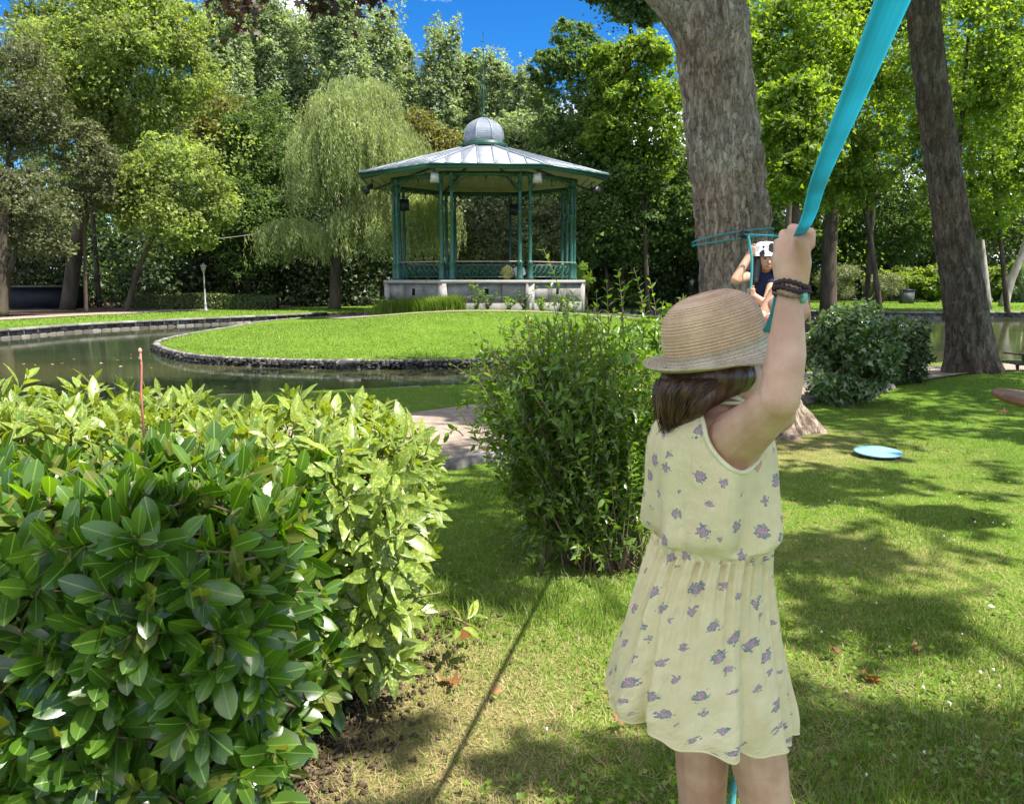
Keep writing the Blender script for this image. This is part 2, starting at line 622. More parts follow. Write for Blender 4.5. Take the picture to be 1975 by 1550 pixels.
M['bark'] = bark_mat('plane_bark', (.080, .066, .054), (.19, .162, .135), (.33, .30, .255), scale=12)
M['bark_dark'] = bark_mat('ridged_bark', (.030, .024, .018), (.075, .062, .050), (.15, .13, .108), moss=(.018, .016, .010), scale=11)
M['bark_far'] = simple_mat('far_bark', (.035, .028, .020), (.095, .075, .055), .9, .2, 3.0, stretch=(1, 1, .3))
M['bark_pale'] = simple_mat('pale_bark', (.16, .14, .12), (.36, .33, .29), .9, .2, 4.0, stretch=(1, 1, .4))
M['twig'] = simple_mat('twig_bark', (.12, .085, .05), (.22, .17, .11), .8, .3, 20)
M['green_stem'] = simple_mat('green_stem', (.10, .14, .04), (.17, .18, .07), .6, .3, 15)

# ------------------------------------------------------------------ plan of the pond
OUTER = smoothline([(-30, 7.5), (-14, 9.6), (-6.2, 10.7), (-2.2, 12.0), (2, 13.3), (7.4, 15.6), (14, 17.2), (24, 20), (34, 29), (32, 38), (25, 40.0), (19, 40.1),
                    (11, 44), (4, 46), (-3, 44), (-8, 40.5), (-10.7, 36.6), (-14.0, 31.9), (-15.6, 28.9), (-16.3, 25.6), (-18, 21), (-26, 17)], 260, True)
ISLE = smoothline([(-9.78, 22.2), (-8.6, 19.9), (-7.1, 18.1), (-5.4, 17.25), (-3.66, 16.85), (-2.06, 16.9), (-.5, 17.2), (3, 18.2), (6.5, 21), (8.4, 25.5), (8.3, 32), (6.4, 38.5), (2.5, 41.6),
                   (-2, 41.6), (-6.6, 39.3), (-9.3, 36.4), (-10.15, 33.5), (-10.2, 29.5), (-10.2, 25.3)], 200, True)
PATH = smoothline([(-9, 2.6), (-4.2, 5.0), (-.62, 7.9), (2.6, 10.6), (6.6, 12.75), (12, 14.0), (22, 16.2), (36, 24)], 120)


def sdist(P, poly):
    """signed distance of (n,2) points to a closed polyline, negative inside"""
    A = poly
    B = np.roll(poly, -1, 0)
    out = np.empty(len(P))
    for s in range(0, len(P), 20000):
        p = P[s:s + 20000, None, :]
        ab = (B - A)[None]
        ap = p - A[None]
        t = np.clip((ap * ab).sum(-1) / (ab * ab).sum(-1), 0, 1)
        d = np.sqrt((((ap - ab * t[..., None]) ** 2).sum(-1)).min(1))
        cond = ((A[None, :, 1] > p[..., 1]) != (B[None, :, 1] > p[..., 1]))
        xi = A[None, :, 0] + (p[..., 1] - A[None, :, 1]) / np.where(np.abs(ab[..., 1]) < 1e-9, 1e-9, ab[..., 1]) * ab[..., 0]
        ins = (np.sum(cond & (p[..., 0] < xi), 1) % 2) == 1
        out[s:s + 20000] = np.where(ins, -d, d)
    return out


def pdist(P, line):
    A, B = line[:-1], line[1:]
    out = np.empty(len(P))
    for s in range(0, len(P), 20000):
        p = P[s:s + 20000, None, :]
        ab = (B - A)[None]
        ap = p - A[None]
        t = np.clip((ap * ab).sum(-1) / (ab * ab).sum(-1), 0, 1)
        out[s:s + 20000] = np.sqrt((((ap - ab * t[..., None]) ** 2).sum(-1)).min(1))
    return out


def sstep(a, b, x):
    t = np.clip((x - a) / (b - a), 0, 1)
    return t * t * (3 - 2 * t)


def land_z(x, y, full=False):
    x = np.atleast_1d(np.asarray(x, float))
    y = np.atleast_1d(np.asarray(y, float))
    P = np.stack([x, y], -1)
    so, si = sdist(P, OUTER), sdist(P, ISLE)
    mound = .20 * np.exp(-((x - 7.6) ** 2 / 5 + (y - 11.2) ** 2 / 2.2))
    zo = -.1 + .1 * sstep(0, 2.2, so) + mound + .03 * (vn2(x, y, .5) - .5) * sstep(0, 2, so)
    zi = -.185 + .565 * sstep(0, 9, -si) + .03 * (vn2(x, y, .4, 5) - .5)
    z = np.where(so > 0, zo, np.where(si < 0, zi, -.9))
    if full: return z, so, si
    return z


# ------------------------------------------------------------------ ground
def grid_axis(lo, hi, fine0, fine1, step, grow=1.25):
    a = list(np.arange(fine0, fine1 + 1e-6, step))
    s, v = step, fine0
    left = []
    while v > lo:
        s *= grow
        v -= s
        left.append(v)
    s, v = step, a[-1]
    right = []
    while v < hi:
        s *= grow
        v += s
        right.append(v)
    return np.array(left[::-1] + a + right)


gx = grid_axis(-420, 420, -19, 27, .21)
gy = grid_axis(-60, 700, .5, 46, .19)
X, Y = np.meshgrid(gx, gy, indexing='ij')
fx, fy = X.ravel(), Y.ravel()
Z, so_, si_ = land_z(fx, fy, True)
pd_ = pdist(np.stack([fx, fy], -1), PATH)
hedge_d = np.hypot((fx + .75) / 1.3, (fy - 2.9) / 1.25)
dry = .13 + .5 * (vn2(fx, fy, .9, 3) - .35) + .35 * (vn2(fx, fy, 3.1, 9) - .5)
dry += .75 * np.exp(-((fx + .35) ** 2 / .28 + (fy - 2.55) ** 2 / .45))
dry += .6 * np.exp(-((fx - 2.7) ** 2 / 1.2 + (fy - 7.4) ** 2 / .8))
dry += .5 * np.exp(-((fx - 1.9) ** 2 / .5 + (fy - 4.2) ** 2 / .6))
dry = np.where((si_ < 0) | (fy > 16), dry * .45, dry)
soil = np.exp(-((fx + .78) ** 2 / .12 + (fy - 2.75) ** 2 / 1.0)) * 1.25 + .55 * np.exp(-((fx - .5) ** 2 / .15 + (fy - 4.1) ** 2 / .3))
soil += .9 * np.exp(-((fx - 2.55) ** 2 / .6 + (fy - 8.2) ** 2 / .5))
bank_soil = np.where((so_ > 0) & (fx < -6) & (fy > 20), sstep(5.0, 7.5, so_), 0)
soil += bank_soil
under = np.where((so_ > 0) & (fy > 44), sstep(14, 22, so_ + 0 * fx), 0)
soil += np.where((fx > -6) & (fy > 60), 0.9, 0)
nI, nJ = len(gx), len(gy)
i, j = np.meshgrid(np.arange(nI - 1), np.arange(nJ - 1), indexing='ij')
q = (i * nJ + j)
F = np.stack([q, q + nJ, q + nJ + 1, q + 1], -1).reshape(-1, 4)


def lawn_material():
    m, t, out = nodes('lawn')
    g = N_(t, 'ShaderNodeNewGeometry')
    P = g.outputs['Position']
    a1 = noise(t, .55, 4, .6, P)
    a2 = noise(t, 6.0, 5, .7, P)
    a3 = noise(t, 60.0, 3, .7, P)
    k = math_(t, 'ADD', math_(t, 'MULTIPLY', a1.outputs[0], .35), math_(t, 'ADD', math_(t, 'MULTIPLY', a2.outputs[0], .35), math_(t, 'MULTIPLY', a3.outputs[0], .4)))
    green = ramp(t, [(.38, (.048, .095, .010)), (.55, (.090, .165, .015)), (.72, (.145, .225, .032))], k).outputs[0]
    at1 = N_(t, 'ShaderNodeAttribute')
    at1.attribute_name = 'dry'
    straw = ramp(t, [(.35, (.115, .095, .035)), (.6, (.235, .20, .085)), (.75, (.33, .28, .14))], k).outputs[0]
    dm = math_(t, 'MULTIPLY', ramp(t, [(.25, (0, 0, 0)), (.85, (1, 1, 1))], math_(t, 'ADD', at1.outputs['Fac'], math_(t, 'MULTIPLY', math_(t, 'SUBTRACT', a2.outputs[0], .5), .9))).outputs[0], .85)
    col = mixc(t, green, straw, dm)
    at2 = N_(t, 'ShaderNodeAttribute')
    at2.attribute_name = 'soil'
    sc = ramp(t, [(.35, (.035, .024, .017)), (.6, (.085, .062, .045)), (.75, (.17, .13, .095))], k).outputs[0]
    smk = ramp(t, [(.35, (0, 0, 0)), (.75, (1, 1, 1))], math_(t, 'ADD', at2.outputs['Fac'], math_(t, 'MULTIPLY', math_(t, 'SUBTRACT', a2.outputs[0], .5), .8))).outputs[0]
    col = mixc(t, col, sc, smk)
    h = math_(t, 'ADD', math_(t, 'MULTIPLY', a3.outputs[0], .7), a2.outputs[0])
    principled(t, out, col, .95, .1, normal=bump(t, h, .8, .05))
    return m


M['lawn'] = lawn_material()
ground = obj('ground', np_mesh('ground', np.stack([fx, fy, Z], -1), F, smooth=True, attr={'dry': dry, 'soil': np.clip(soil, 0, 1.5)}), M['lawn'])
tag(ground, 'sunlit green park lawn with dry straw patches around the pond', kind='structure')

# paths -------------------------------------------------------------------------------------
M['gravel'] = simple_mat('path_gravel', (.19, .148, .118), (.31, .255, .212), .95, .15, 9, bmp=.6, bscale=120, bdist=.012, coord='Object')


def strip(line, half, name, mat, dz=.006, rows=5):
    T = norm(np.gradient(line, axis=0))
    Nn = np.stack([-T[:, 1], T[:, 0]], -1)
    V = []
    offs = np.linspace(-1, 1, rows)
    hw = half if not np.isscalar(half) else np.full(len(line), half)
    for o in offs:
        wob = 0.0 if abs(o) < .99 else .10
        p = line + Nn * (o * hw)[:, None] + Nn * (wob * (vn2(line[:, 0], line[:, 1], 1.3, o * 3) - .5))[:, None]
        V.append(p)
    V = np.stack(V, 1).reshape(-1, 2)
    z = land_z(V[:, 0], V[:, 1]) + dz
    n = len(line)
    i, j = np.meshgrid(np.arange(n - 1), np.arange(rows - 1), indexing='ij')
    q = i * rows + j
    F = np.stack([q, q + 1, q + rows + 1, q + rows], -1).reshape(-1, 4)[:, ::-1]
    return obj(name, np_mesh(name, np.stack([V[:, 0], V[:, 1], z], -1), F, smooth=True), mat, None, 'structure')


near_line = smoothline([(-9, 2.6), (-4.2, 5.0), (-.62, 7.9), (2.6, 10.6), (6.6, 12.75), (12, 14.0), (22, 16.2), (36, 24)], 330)
near_path = strip(near_line, 1.15, 'path', M['gravel'], .022, 9)
near_path['label'] = 'near gravel footpath between the lawn and the pond'
far_line = smoothline([(-40, 15), (-24, 24), (-20.2, 30.2), (-17.6, 37.5), (-14.2, 45.2), (-8, 52), (0, 58), (9, 62), (20, 62.5), (34, 62), (50, 56)], 200)
far_path = strip(far_line, 1.0, 'path', M['gravel'], .03, 5)
far_path['label'] = 'far gravel footpath curving behind the pond under the trees'
isle_line = smoothline([(-8.3, 38.2), (-7.2, 34), (-6, 31.2), (-3.5, 29.7), (0, 29.5), (3, 30.2), (5, 33)], 120)
isle_path = strip(isle_line, .55, 'path', M['gravel'], .025, 5)
isle_path['label'] = 'worn pale path round the foot of the bandstand'

# cobble edging along the near path (each stone its own part)
M['cobble'] = simple_mat('cobble_stone', (.10, .095, .088), (.21, .195, .18), .9, .2, 6, bmp=.4, bscale=40)


def stone_mesh(name, size, seed, jag=.12):
    rng = np.random.default_rng(seed)
    x, y, z = (s / 2 for s in size)
    V, F = [], []
    b = .72
    for zz, s in ((-z, 1.0), (z * .55, 1.0), (z, b)):
        for (a, c) in ((-1, -1), (0, -1.06), (1, -1), (1.06, 0), (1, 1), (0, 1.06), (-1, 1), (-1.06, 0)):
            V.append((a * x * s * (1 + jag * rng.normal() * .5), c * y * s * (1 + jag * rng.normal() * .5), zz + jag * rng.normal() * z * .3))
    for k in range(2):
        for j in range(8):
            a = k * 8 + j
            c = k * 8 + (j + 1) % 8
            F.append((a, c, c + 8, a + 8))
    return np_mesh(name, np.array(V), [np.array(F), np.array([list(range(16, 24))])])


cob = [stone_mesh('cobble', (.20, .15, .16), k) for k in range(6)]
T_ = norm(np.gradient(near_line, axis=0))
N2_ = np.stack([-T_[:, 1], T_[:, 0]], -1)
for side in (-1, 1):
    edge = near_line + N2_ * side * 1.2
    seg = np.concatenate([[0], np.cumsum(np.linalg.norm(np.diff(edge, axis=0), axis=1))])
    for s in np.arange(3.0, 16.5 if side < 0 else 10.0, .19):
        p = np.array([np.interp(s, seg, edge[:, k]) for k in (0, 1)])
        if side > 0 and not (-1.5 < p[0] < 1.0): continue
        if p[0] < -2.5 or p[0] > 8: continue
        a = math.atan2(*(T_[np.argmin(np.abs(seg - s))][::-1]))
        o = obj('cobble', cob[int(R.integers(6))], M['cobble'], near_path)
        o.location = (p[0] + R.normal() * .02, p[1] + R.normal() * .02, float(land_z(p[0], p[1])[0]) - .012)
        o.rotation_euler = (R.normal() * .06, R.normal() * .06, a + R.normal() * .12)

# water ------------------------------------------------------------------------------------
def water_material():
    m, t, out = nodes('pond_water')
    g = N_(t, 'ShaderNodeNewGeometry')
    mp = N_(t, 'ShaderNodeMapping')
    mp.inputs['Scale'].default_value = (1.0, 1.6, 1)
    t.links.new(g.outputs['Position'], mp.inputs[0])
    n1 = noise(t, 2.6, 3, .55, mp.outputs[0], .4)
    n0 = noise(t, .14, 3, .5, mp.outputs[0])
    col = ramp(t, [(.40, (.026, .040, .020)), (.62, (.060, .062, .026))], n0.outputs[0]).outputs[0]
    principled(t, out, col, .06, .5, normal=bump(t, n1.outputs[0], .10, .02), IOR=1.33)
    return m


wV = np.array([(-60, 3, -.35), (50, 3, -.35), (50, 52, -.35), (-60, 52, -.35)], float)
water = obj('water', np_mesh('water', wV, np.array([(0, 1, 2, 3)])), water_material(), None, 'structure')
water['label'] = 'dark green still pond water around the island'


# pond edging: cap stones and a wall of small stones ---------------------------------------
def stone_var(name, ramp_cols):
    m, t, out = nodes(name)
    g = N_(t, 'ShaderNodeNewGeometry')
    oi = N_(t, 'ShaderNodeObjectInfo')
    f = math_(t, 'FRACT', math_(t, 'ADD', g.outputs['Random Per Island'], oi.outputs['Random']))
    c = ramp(t, [(i / (len(ramp_cols) - 1), c) for i, c in enumerate(ramp_cols)], f).outputs[0]
    nz = noise(t, 25, 4, .65, g.outputs['Position'])
    k = ramp(t, [(.3, (.55, .55, .55)), (.7, (1.2, 1.2, 1.2))], nz.outputs[0]).outputs[0]
    c = mixc(t, c, k, 1.0, 'MULTIPLY')
    principled(t, out, c, .9, .2, normal=bump(t, nz.outputs[0], .5, .02))
    return m


M['wallstone'] = stone_var('edging_stone', [(.022, .022, .022), (.04, .038, .035), (.07, .066, .06), (.14, .135, .125)])
M['capstone'] = stone_var('cap_stone', [(.10, .096, .085), (.18, .172, .155), (.28, .265, .245)])
M['bankstone'] = stone_var('bank_stone', [(.07, .065, .058), (.14, .125, .115), (.23, .21, .19)])


def poly_walk(poly, step, closed=True):
    P = np.vstack([poly, poly[:1]]) if closed else poly
    seg = np.concatenate([[0], np.cumsum(np.linalg.norm(np.diff(P, axis=0), axis=1))])
    s = np.arange(0, seg[-1], step)
    x = np.interp(s, seg, P[:, 0])
    y = np.interp(s, seg, P[:, 1])
    x2 = np.interp(s + .05, seg, P[:, 0])
    y2 = np.interp(s + .05, seg, P[:, 1])
    return np.stack([x, y], -1), np.arctan2(y2 - y, x2 - x)


def boxes_along(P, A, size, z, jitter, off, rng, tilt=.06):
    """many small rough blocks as one array"""
    c = np.array([[-1, -1, -1], [1, -1, -1], [1, 1, -1], [-1, 1, -1], [-.85, -.85, 1], [.85, -.85, 1], [.85, .85, 1], [-.85, .85, 1]]) * .5
    f = np.array([(3, 2, 1, 0), (4, 5, 6, 7), (0, 1, 5, 4), (1, 2, 6, 5), (2, 3, 7, 6), (3, 0, 4, 7)])
    n = len(P)
    sz = np.array(size) * (1 + jitter * rng.normal(size=(n, 3)))
    V = c[None] * sz[:, None, :] * (1 + .08 * rng.normal(size=(n, 8, 3)))
    a = A + tilt * rng.normal(size=n)
    ca, sa = np.cos(a)[:, None], np.sin(a)[:, None]
    x = V[..., 0] * ca - V[..., 1] * sa
    y = V[..., 0] * sa + V[..., 1] * ca
    nx, ny = -np.sin(A) * off, np.cos(A) * off
    W = np.stack([x + (P[:, 0] + nx)[:, None], y + (P[:, 1] + ny)[:, None], V[..., 2] + z + 0 * x], -1)
    F = f[None] + (np.arange(n) * 8)[:, None, None]
    return W.reshape(-1, 3), F.reshape(-1, 4)


rng = np.random.default_rng(3)
kerb = thing('kerb', None, None)
tag(kerb, 'low dark stone edging with pale cap around the island lawn', kind='structure')
P_, A_ = poly_walk(ISLE, .30)
part('core', *boxes_along(P_, A_, (.34, .20, .80), -.615, .02, .07, rng, 0), M['wallstone'], kerb)
rows = []
for k, zz in enumerate((-.225, -.265, -.305, -.345)):
    P_, A_ = poly_walk(ISLE, .10)
    P_ = P_ + np.random.default_rng(k).normal(size=P_.shape) * .015
    rows.append(boxes_along(P_, A_, (.085, .10, .038), zz, .22, -.05, rng, .2))
o = part('wall_stones', *merge(rows), M['wallstone'], kerb, kind='stuff')
P_, A_ = poly_walk(ISLE, .095)
o = part('cap_cobbles', *boxes_along(P_, A_, (.085, .13, .05), -.178, .15, .0, rng, .12), M['capstone'], kerb, kind='stuff')

bank = thing('kerb', None, None)
tag(bank, 'stone retaining edge along the outer bank of the pond', kind='structure')
P_, A_ = poly_walk(OUTER, .42)
part('core', *boxes_along(P_, A_, (.46, .20, .80), -.54, .02, -.08, rng, 0), M['bankstone'], bank)
bm_ = [stone_mesh('stone', (.36, .14, .13), 20 + k, .07) for k in range(5)]
P_, A_ = poly_walk(OUTER, .40)
nst = 0
rest = []
for row, zz in enumerate((-.19, -.32)):
    for k in range(len(P_)):
        p, a = P_[k], A_[k]
        if row: p = p + .2 * np.array([math.cos(a), math.sin(a)])
        vis = (p[1] > 20 and abs(p[0]) < p[1] * .66)
        if not vis or (p[0] > -11 and p[0] < 12): continue
        if nst < 300:
            o = obj('stone', bm_[int(R.integers(5))], M['bankstone'], bank)
            o.location = (p[0] - math.sin(a) * .0, p[1], zz)
            o.rotation_euler = (0, 0, a + R.normal() * .05)
            nst += 1
cap_m = np_mesh('cap_slab', MB().box((0, 0, 0), (.60, .30, .09), taper=.96).arrays()[0], MB().box((0, 0, 0), (.60, .30, .09)).arrays()[1])
P_, A_ = poly_walk(OUTER, .615)
for p, a in zip(P_, A_):
    if p[1] > 20 and abs(p[0]) < p[1] * .66 and not (-9 < p[0] < 12):
        o = obj('cap_slab', cap_m, M['capstone'], bank)
        o.location = (p[0], p[1], -.085)
        o.rotation_euler = (0, 0, a)

# concrete ramp and small post at the island edge
rb = MB()
c0, c1 = gnd(652, 706, -.36), gnd(682, 689, -.10)
for q in [(np.array([c0[0] - .12, c0[1] - .55, -.385]), np.array([c0[0] + .36, c0[1] - .55, -.385]), np.array([c1[0] + .16, c1[1] - .10, -.115]), np.array([c1[0] - .26, c1[1] - .10, -.115]))]:
    top = np.array(q)
    bot = top - np.array([0, 0, .06])
    rb.add(np.vstack([top, bot]), [(0, 1, 2, 3), (7, 6, 5, 4), (0, 4, 5, 1), (1, 5, 6, 2), (2, 6, 7, 3), (3, 7, 4, 0)])
M['concrete'] = simple_mat('pale_concrete', (.36, .31, .26), (.48, .42, .36), .9, .2, 8, bmp=.3)
o = rb.build('duck_ramp', M['concrete'])
tag(o, 'pale pinkish concrete ramp sloping from island edge into the water', 'ramp')
pb = MB()
pp = gnd(588, 708, -.35)
pb.lathe([(.0, -.6), (.055, -.6), (.055, -.20), (.045, -.19), (0, -.19)], 10, (pp[0], pp[1], 0))
o = pb.build('marker_post', simple_mat('white_paint', (.55, .55, .52), (.7, .7, .68), .6), smooth=False)
tag(o, 'small white post standing in the water by the island', 'post')

# ------------------------------------------------------------------ trees
def limb_path(a, b, rng, n=6, sag=.0, wig=.06):
    a, b = np.asarray(a, float), np.asarray(b, float)
    L = np.linalg.norm(b - a)
    t = np.linspace(0, 1, n)[:, None]
    P = a + (b - a) * t
    P += rng.normal(size=P.shape) * wig * L * np.sin(t * PI)
    P[:, 2] += (sag * L * np.sin(t * PI))[:, 0]
    return P


def tree(name, label, base, trunk_pts, trunk_r, crowns, leaf, bark, cat='tree', group=None, seed=0, limbs=7, kind='crown', tmpl=T_SLIM, up=.40, out=.65, rnd=.8, flat=.7, loose=.18, spray=.50):
    """crowns: list of (centre, radii, n_clumps, r_clump, n_leaves, leaf_size)"""
    rng = np.random.default_rng(seed)
    root = thing(name, label, cat, base, group)
    tp = smoothline(np.array(trunk_pts, float), 14)
    tr = np.interp(np.linspace(0, 1, 14), np.linspace(0, 1, len(trunk_r)), trunk_r)
    V, F = tube(tp, tr, 10)
    part('trunk', V, F, bark, root, smooth=True)
    pcs, fr, items = [], [], []
    for c, rad, nc, rc, nl, ls in crowns:
        Cs, Rs = crown_clumps(rng, c, rad, nc, rc)
        nl = int(nl * 1.33)
        ls = ls * .84
        P, N = clump_leaves(rng, Cs, Rs, nl, up=up, out=out, rnd=rnd, flat=flat, inner=.3)
        nx = int(nl * loose)
        dd = rdir(rng, nx)
        rr_ = (.55 + .45 * rng.random(nx) ** .5) * (.82 + .36 * vnoise(dd * 2.5 + seed))
        P[:nx] = np.asarray(c) + dd * rr_[:, None] * np.asarray(rad)
        N[:nx] = norm(dd * .5 + (0, 0, .5) + .7 * rng.normal(size=(nx, 3)))
        ns_ = int(nl * spray)
        if ns_ > 50:
            nsp = max(12, ns_ // 60)
            d0 = rdir(rng, nsp)
            r0 = (.62 + .33 * rng.random(nsp))[:, None]
            st_ = np.asarray(c) + d0 * r0 * np.asarray(rad)
            dv_ = norm(d0 * (1, 1, .6) + (0, 0, .25) + .5 * rng.normal(size=(nsp, 3)))
            ln_ = (.22 + .30 * rng.random(nsp)) * min(rad)
            kk = rng.integers(0, nsp, ns_)
            tt_ = rng.random(ns_) ** .8
            wid = (.16 * min(rad) * (1 - tt_ * .85))[:, None]
            P[nx:nx + ns_] = st_[kk] + dv_[kk] * (tt_ * ln_[kk])[:, None] + rng.normal(size=(ns_, 3)) * wid * (1, 1, .6)
            N[nx:nx + ns_] = norm(.5 * d0[kk] + (0, 0, .45) + .75 * rng.normal(size=(ns_, 3)))
        T = rng.normal(size=P.shape) + np.array([0, 0, -.4])
        V, F = scatter(tmpl, P, frames(N, rng, T), ls * (.7 + .6 * rng.random(len(P))))
        items.append((V, F))
        if limbs:
            for k in (rng.choice(len(Cs), min(limbs, len(Cs)), replace=False) if nc > 8 else []):
                i0 = int(rng.integers(5, 12))
                e = Cs[k] * .8 + tp[i0] * .2
                LP = limb_path(tp[i0], e, rng, 6, .06)
                lv, lf = tube(LP, np.linspace(tr[i0] * .55, .02, 6), 6)
                part('limb', lv, lf, bark, root, smooth=True)
    V, F = merge(items)
    part('crown', V, F, leaf, root)
    return root


def W(px, py, d):
    """world point seen at photo pixel (px,py) at depth d"""
    return at(px, py, d)


def far_tree(name, label, px, top, bot, hw, d, leaf, nl, ls, seed, trunk_px=None, group=None, base_z=0.05, nc=34, rcf=.36, bark='bark_far', trunk_r=.11, lean=0, tmpl=T_SLIM, depth=.8, limbs=5, **kw):
    a, b = W(px, top, d), W(px, bot, d)
    cx, cz = a[0], (a[2] + b[2]) / 2
    rx = hw / 1550 * d
    rz = (a[2] - b[2]) / 2
    bx = W(trunk_px, 595, d)[0] if trunk_px is not None else cx
    tp = [(bx, d, base_z - .3), (bx + (cx - bx) * .35, d, b[2] * .7 + .3), (cx, d, cz), (cx + lean, d, cz + rz * .8)]
    rl = np.random.default_rng(seed + 900)
    crowns = [((cx, d, cz), (rx * .86, rx * depth * .86, rz * .88), nc, min(rx, rz) * rcf, int(nl * .42), ls)]
    nlobe = 13
    for q in range(nlobe):
        dd = rdir(rl, 1)[0]
        dd[1] = -abs(dd[1]) * .8 if q < 9 else dd[1]
        k = rl.uniform(.24, .42)
        cc = np.array([cx, d, cz]) + dd * np.array([rx, rx * depth, rz]) * rl.uniform(.62, .92)
        rm = min(rx, rz)
        crowns.append((cc, (rm * k * rl.uniform(1.2, 2.0), rm * k * 1.3, rm * k * rl.uniform(.45, .85)), 8, rm * k * .42, int(nl * .64 / nlobe), ls))
    if 'flat' in kw and kw['flat'] > 1.2:
        crowns = [((cx, d, cz), (rx, rx * depth, rz), nc, min(rx, rz) * rcf, nl, ls)]
        for q in range(4):
            zz = cz + rz * rl.uniform(-.3, .85)
            crowns.append(((cx + rx * rl.uniform(-.8, .8), d - rx * .3, zz), (rx * .4, rx * .4, rz * .35), 8, rx * .25, int(nl * .08), ls))
    return tree(name, label, (bx, d, base_z), tp, [trunk_r * 1.3, trunk_r, trunk_r * .6, .04], crowns, M[leaf], M[bark], group=group, seed=seed, limbs=limbs, tmpl=tmpl, **kw)


# --- tall silvery poplars at the back
pop = [(425, -60, 300, 48, 60), (462, -40, 260, 48, 66), (528, -25, 280, 52, 63), (596, -10, 300, 55, 66), (664, -14, 320, 52, 62), (728, 12, 330, 52, 65), (782, 88, 330, 36, 69), (846, 48, 330, 40, 65),
       (896, 100, 340, 36, 68), (962, 118, 340, 40, 66), (1012, 148, 340, 38, 64), (1058, 190, 350, 34, 60)]
pl_where = ['just left of the sky gap, touching the top of the photo', 'with copper leaves hanging in front', 'behind the copper twigs, left of the willow top', 'directly behind the willow top',
            'rising between willow and dome, reaching the top edge', 'on the left rim of the blue sky gap', 'small and low on the slope of the gap', 'with a separate pointed top, left of the spire', 'right beside the spire, pointed',
            'right of the spire, rounded', 'right of the spire and lower than its neighbour', 'lowest, under the right end of the sky gap']
for k, (px, top, bot, hw, d) in enumerate(pop):
    far_tree('poplar_tree', 'tall silvery green poplar ' + pl_where[k], px, top, bot + 120, hw, d, 'poplar', 17000, .27, 100 + k, group='poplars behind the bandstand', nc=150, rcf=.30, trunk_r=.2, depth=1.0, limbs=3, tmpl=T_TRI, flat=1.7, loose=.35)

# --- broad trees of the left bank
far_tree('plane_tree', 'large yellow-green plane tree with a leaning trunk left of the lamp post', 240, -70, 300, 145, 41, 'plane', 42000, .19, 1, trunk_px=128, nc=60, rcf=.34, trunk_r=.30, tmpl=T_TRI, limbs=8)
far_tree('plane_tree', 'low bushy yellow-green plane bough hanging above the lamp post', 330, 250, 480, 118, 38.8, 'plane', 17000, .20, 2, trunk_px=240, nc=34, rcf=.40, tmpl=T_TRI)
far_tree('plane_tree', 'yellow-green tree whose rounded top borders the blue gap on the left', 140, -90, 220, 130, 45, 'plane', 16000, .22, 3, nc=40, tmpl=T_TRI)
far_tree('olive_tree', 'dull olive-brown tree on the left edge with shadowy hollows', 20, 40, 330, 90, 36, 'olive', 17000, .17, 4, trunk_px=2, nc=26, rcf=.42)
far_tree('olive_tree', 'dull olive-brown low tree at the left edge above the dark bank', 45, 300, 500, 85, 34, 'olive', 13000, .17, 5, trunk_px=4, nc=16, rcf=.42)
far_tree('olive_tree', 'greyish olive small tree just left of the big plane', 160, 230, 430, 60, 37, 'olive', 9000, .17, 6, trunk_px=165, trunk_r=.07, nc=14, rcf=.45)
far_tree('maple_tree', 'dark green maple between the plane and the willow, upper part', 520, 170, 420, 92, 49, 'dark_maple', 19000, .22, 7, nc=40, rcf=.36)
far_tree('maple_tree', 'dark green maple left of the willow with pale leaf tips', 470, 330, 540, 95, 47, 'dark_maple', 16000, .22, 8, nc=36, rcf=.36)
far_tree('amber_tree', 'olive tree with rusty tints right of the big plane', 432, 170, 370, 66, 50, 'amber', 10000, .22, 9, nc=26)
far_tree('amber_tree', 'olive tree with rusty tints between willow and dome', 808, 195, 400, 72, 50, 'amber', 12000, .22, 10, nc=28)
far_tree('ash_tree', 'pale green tree behind the right side of the bandstand roof', 1005, 205, 470, 92, 53, 'poplar', 15000, .24, 11, nc=36, tmpl=T_TRI)
far_tree('ash_tree', 'pale bushy tree seen through the bandstand columns', 930, 350, 570, 82, 47, 'grey_shrub', 12000, .22, 12, nc=30, limbs=3)
far_tree('ash_tree', 'silvery bush-like tree at the right corner of the bandstand', 1085, 360, 560, 62, 45, 'grey_shrub', 9000, .22, 13, nc=24, limbs=3)

far_tree('maple_tree', 'mid green maple deep behind the brown trees at the far left', 75, 60, 520, 150, 54, 'dark_maple', 22000, .27, 14, nc=50, tmpl=T_TRI)
far_tree('maple_tree', 'mid green maple behind the gap between the plane and the copper twigs', 350, 120, 540, 120, 56, 'dark_maple', 20000, .27, 15, nc=46, tmpl=T_TRI)
far_tree('maple_tree', 'mid green maple behind the willow, low', 690, 200, 560, 120, 57, 'dark_maple', 16000, .28, 16, nc=40, tmpl=T_TRI)
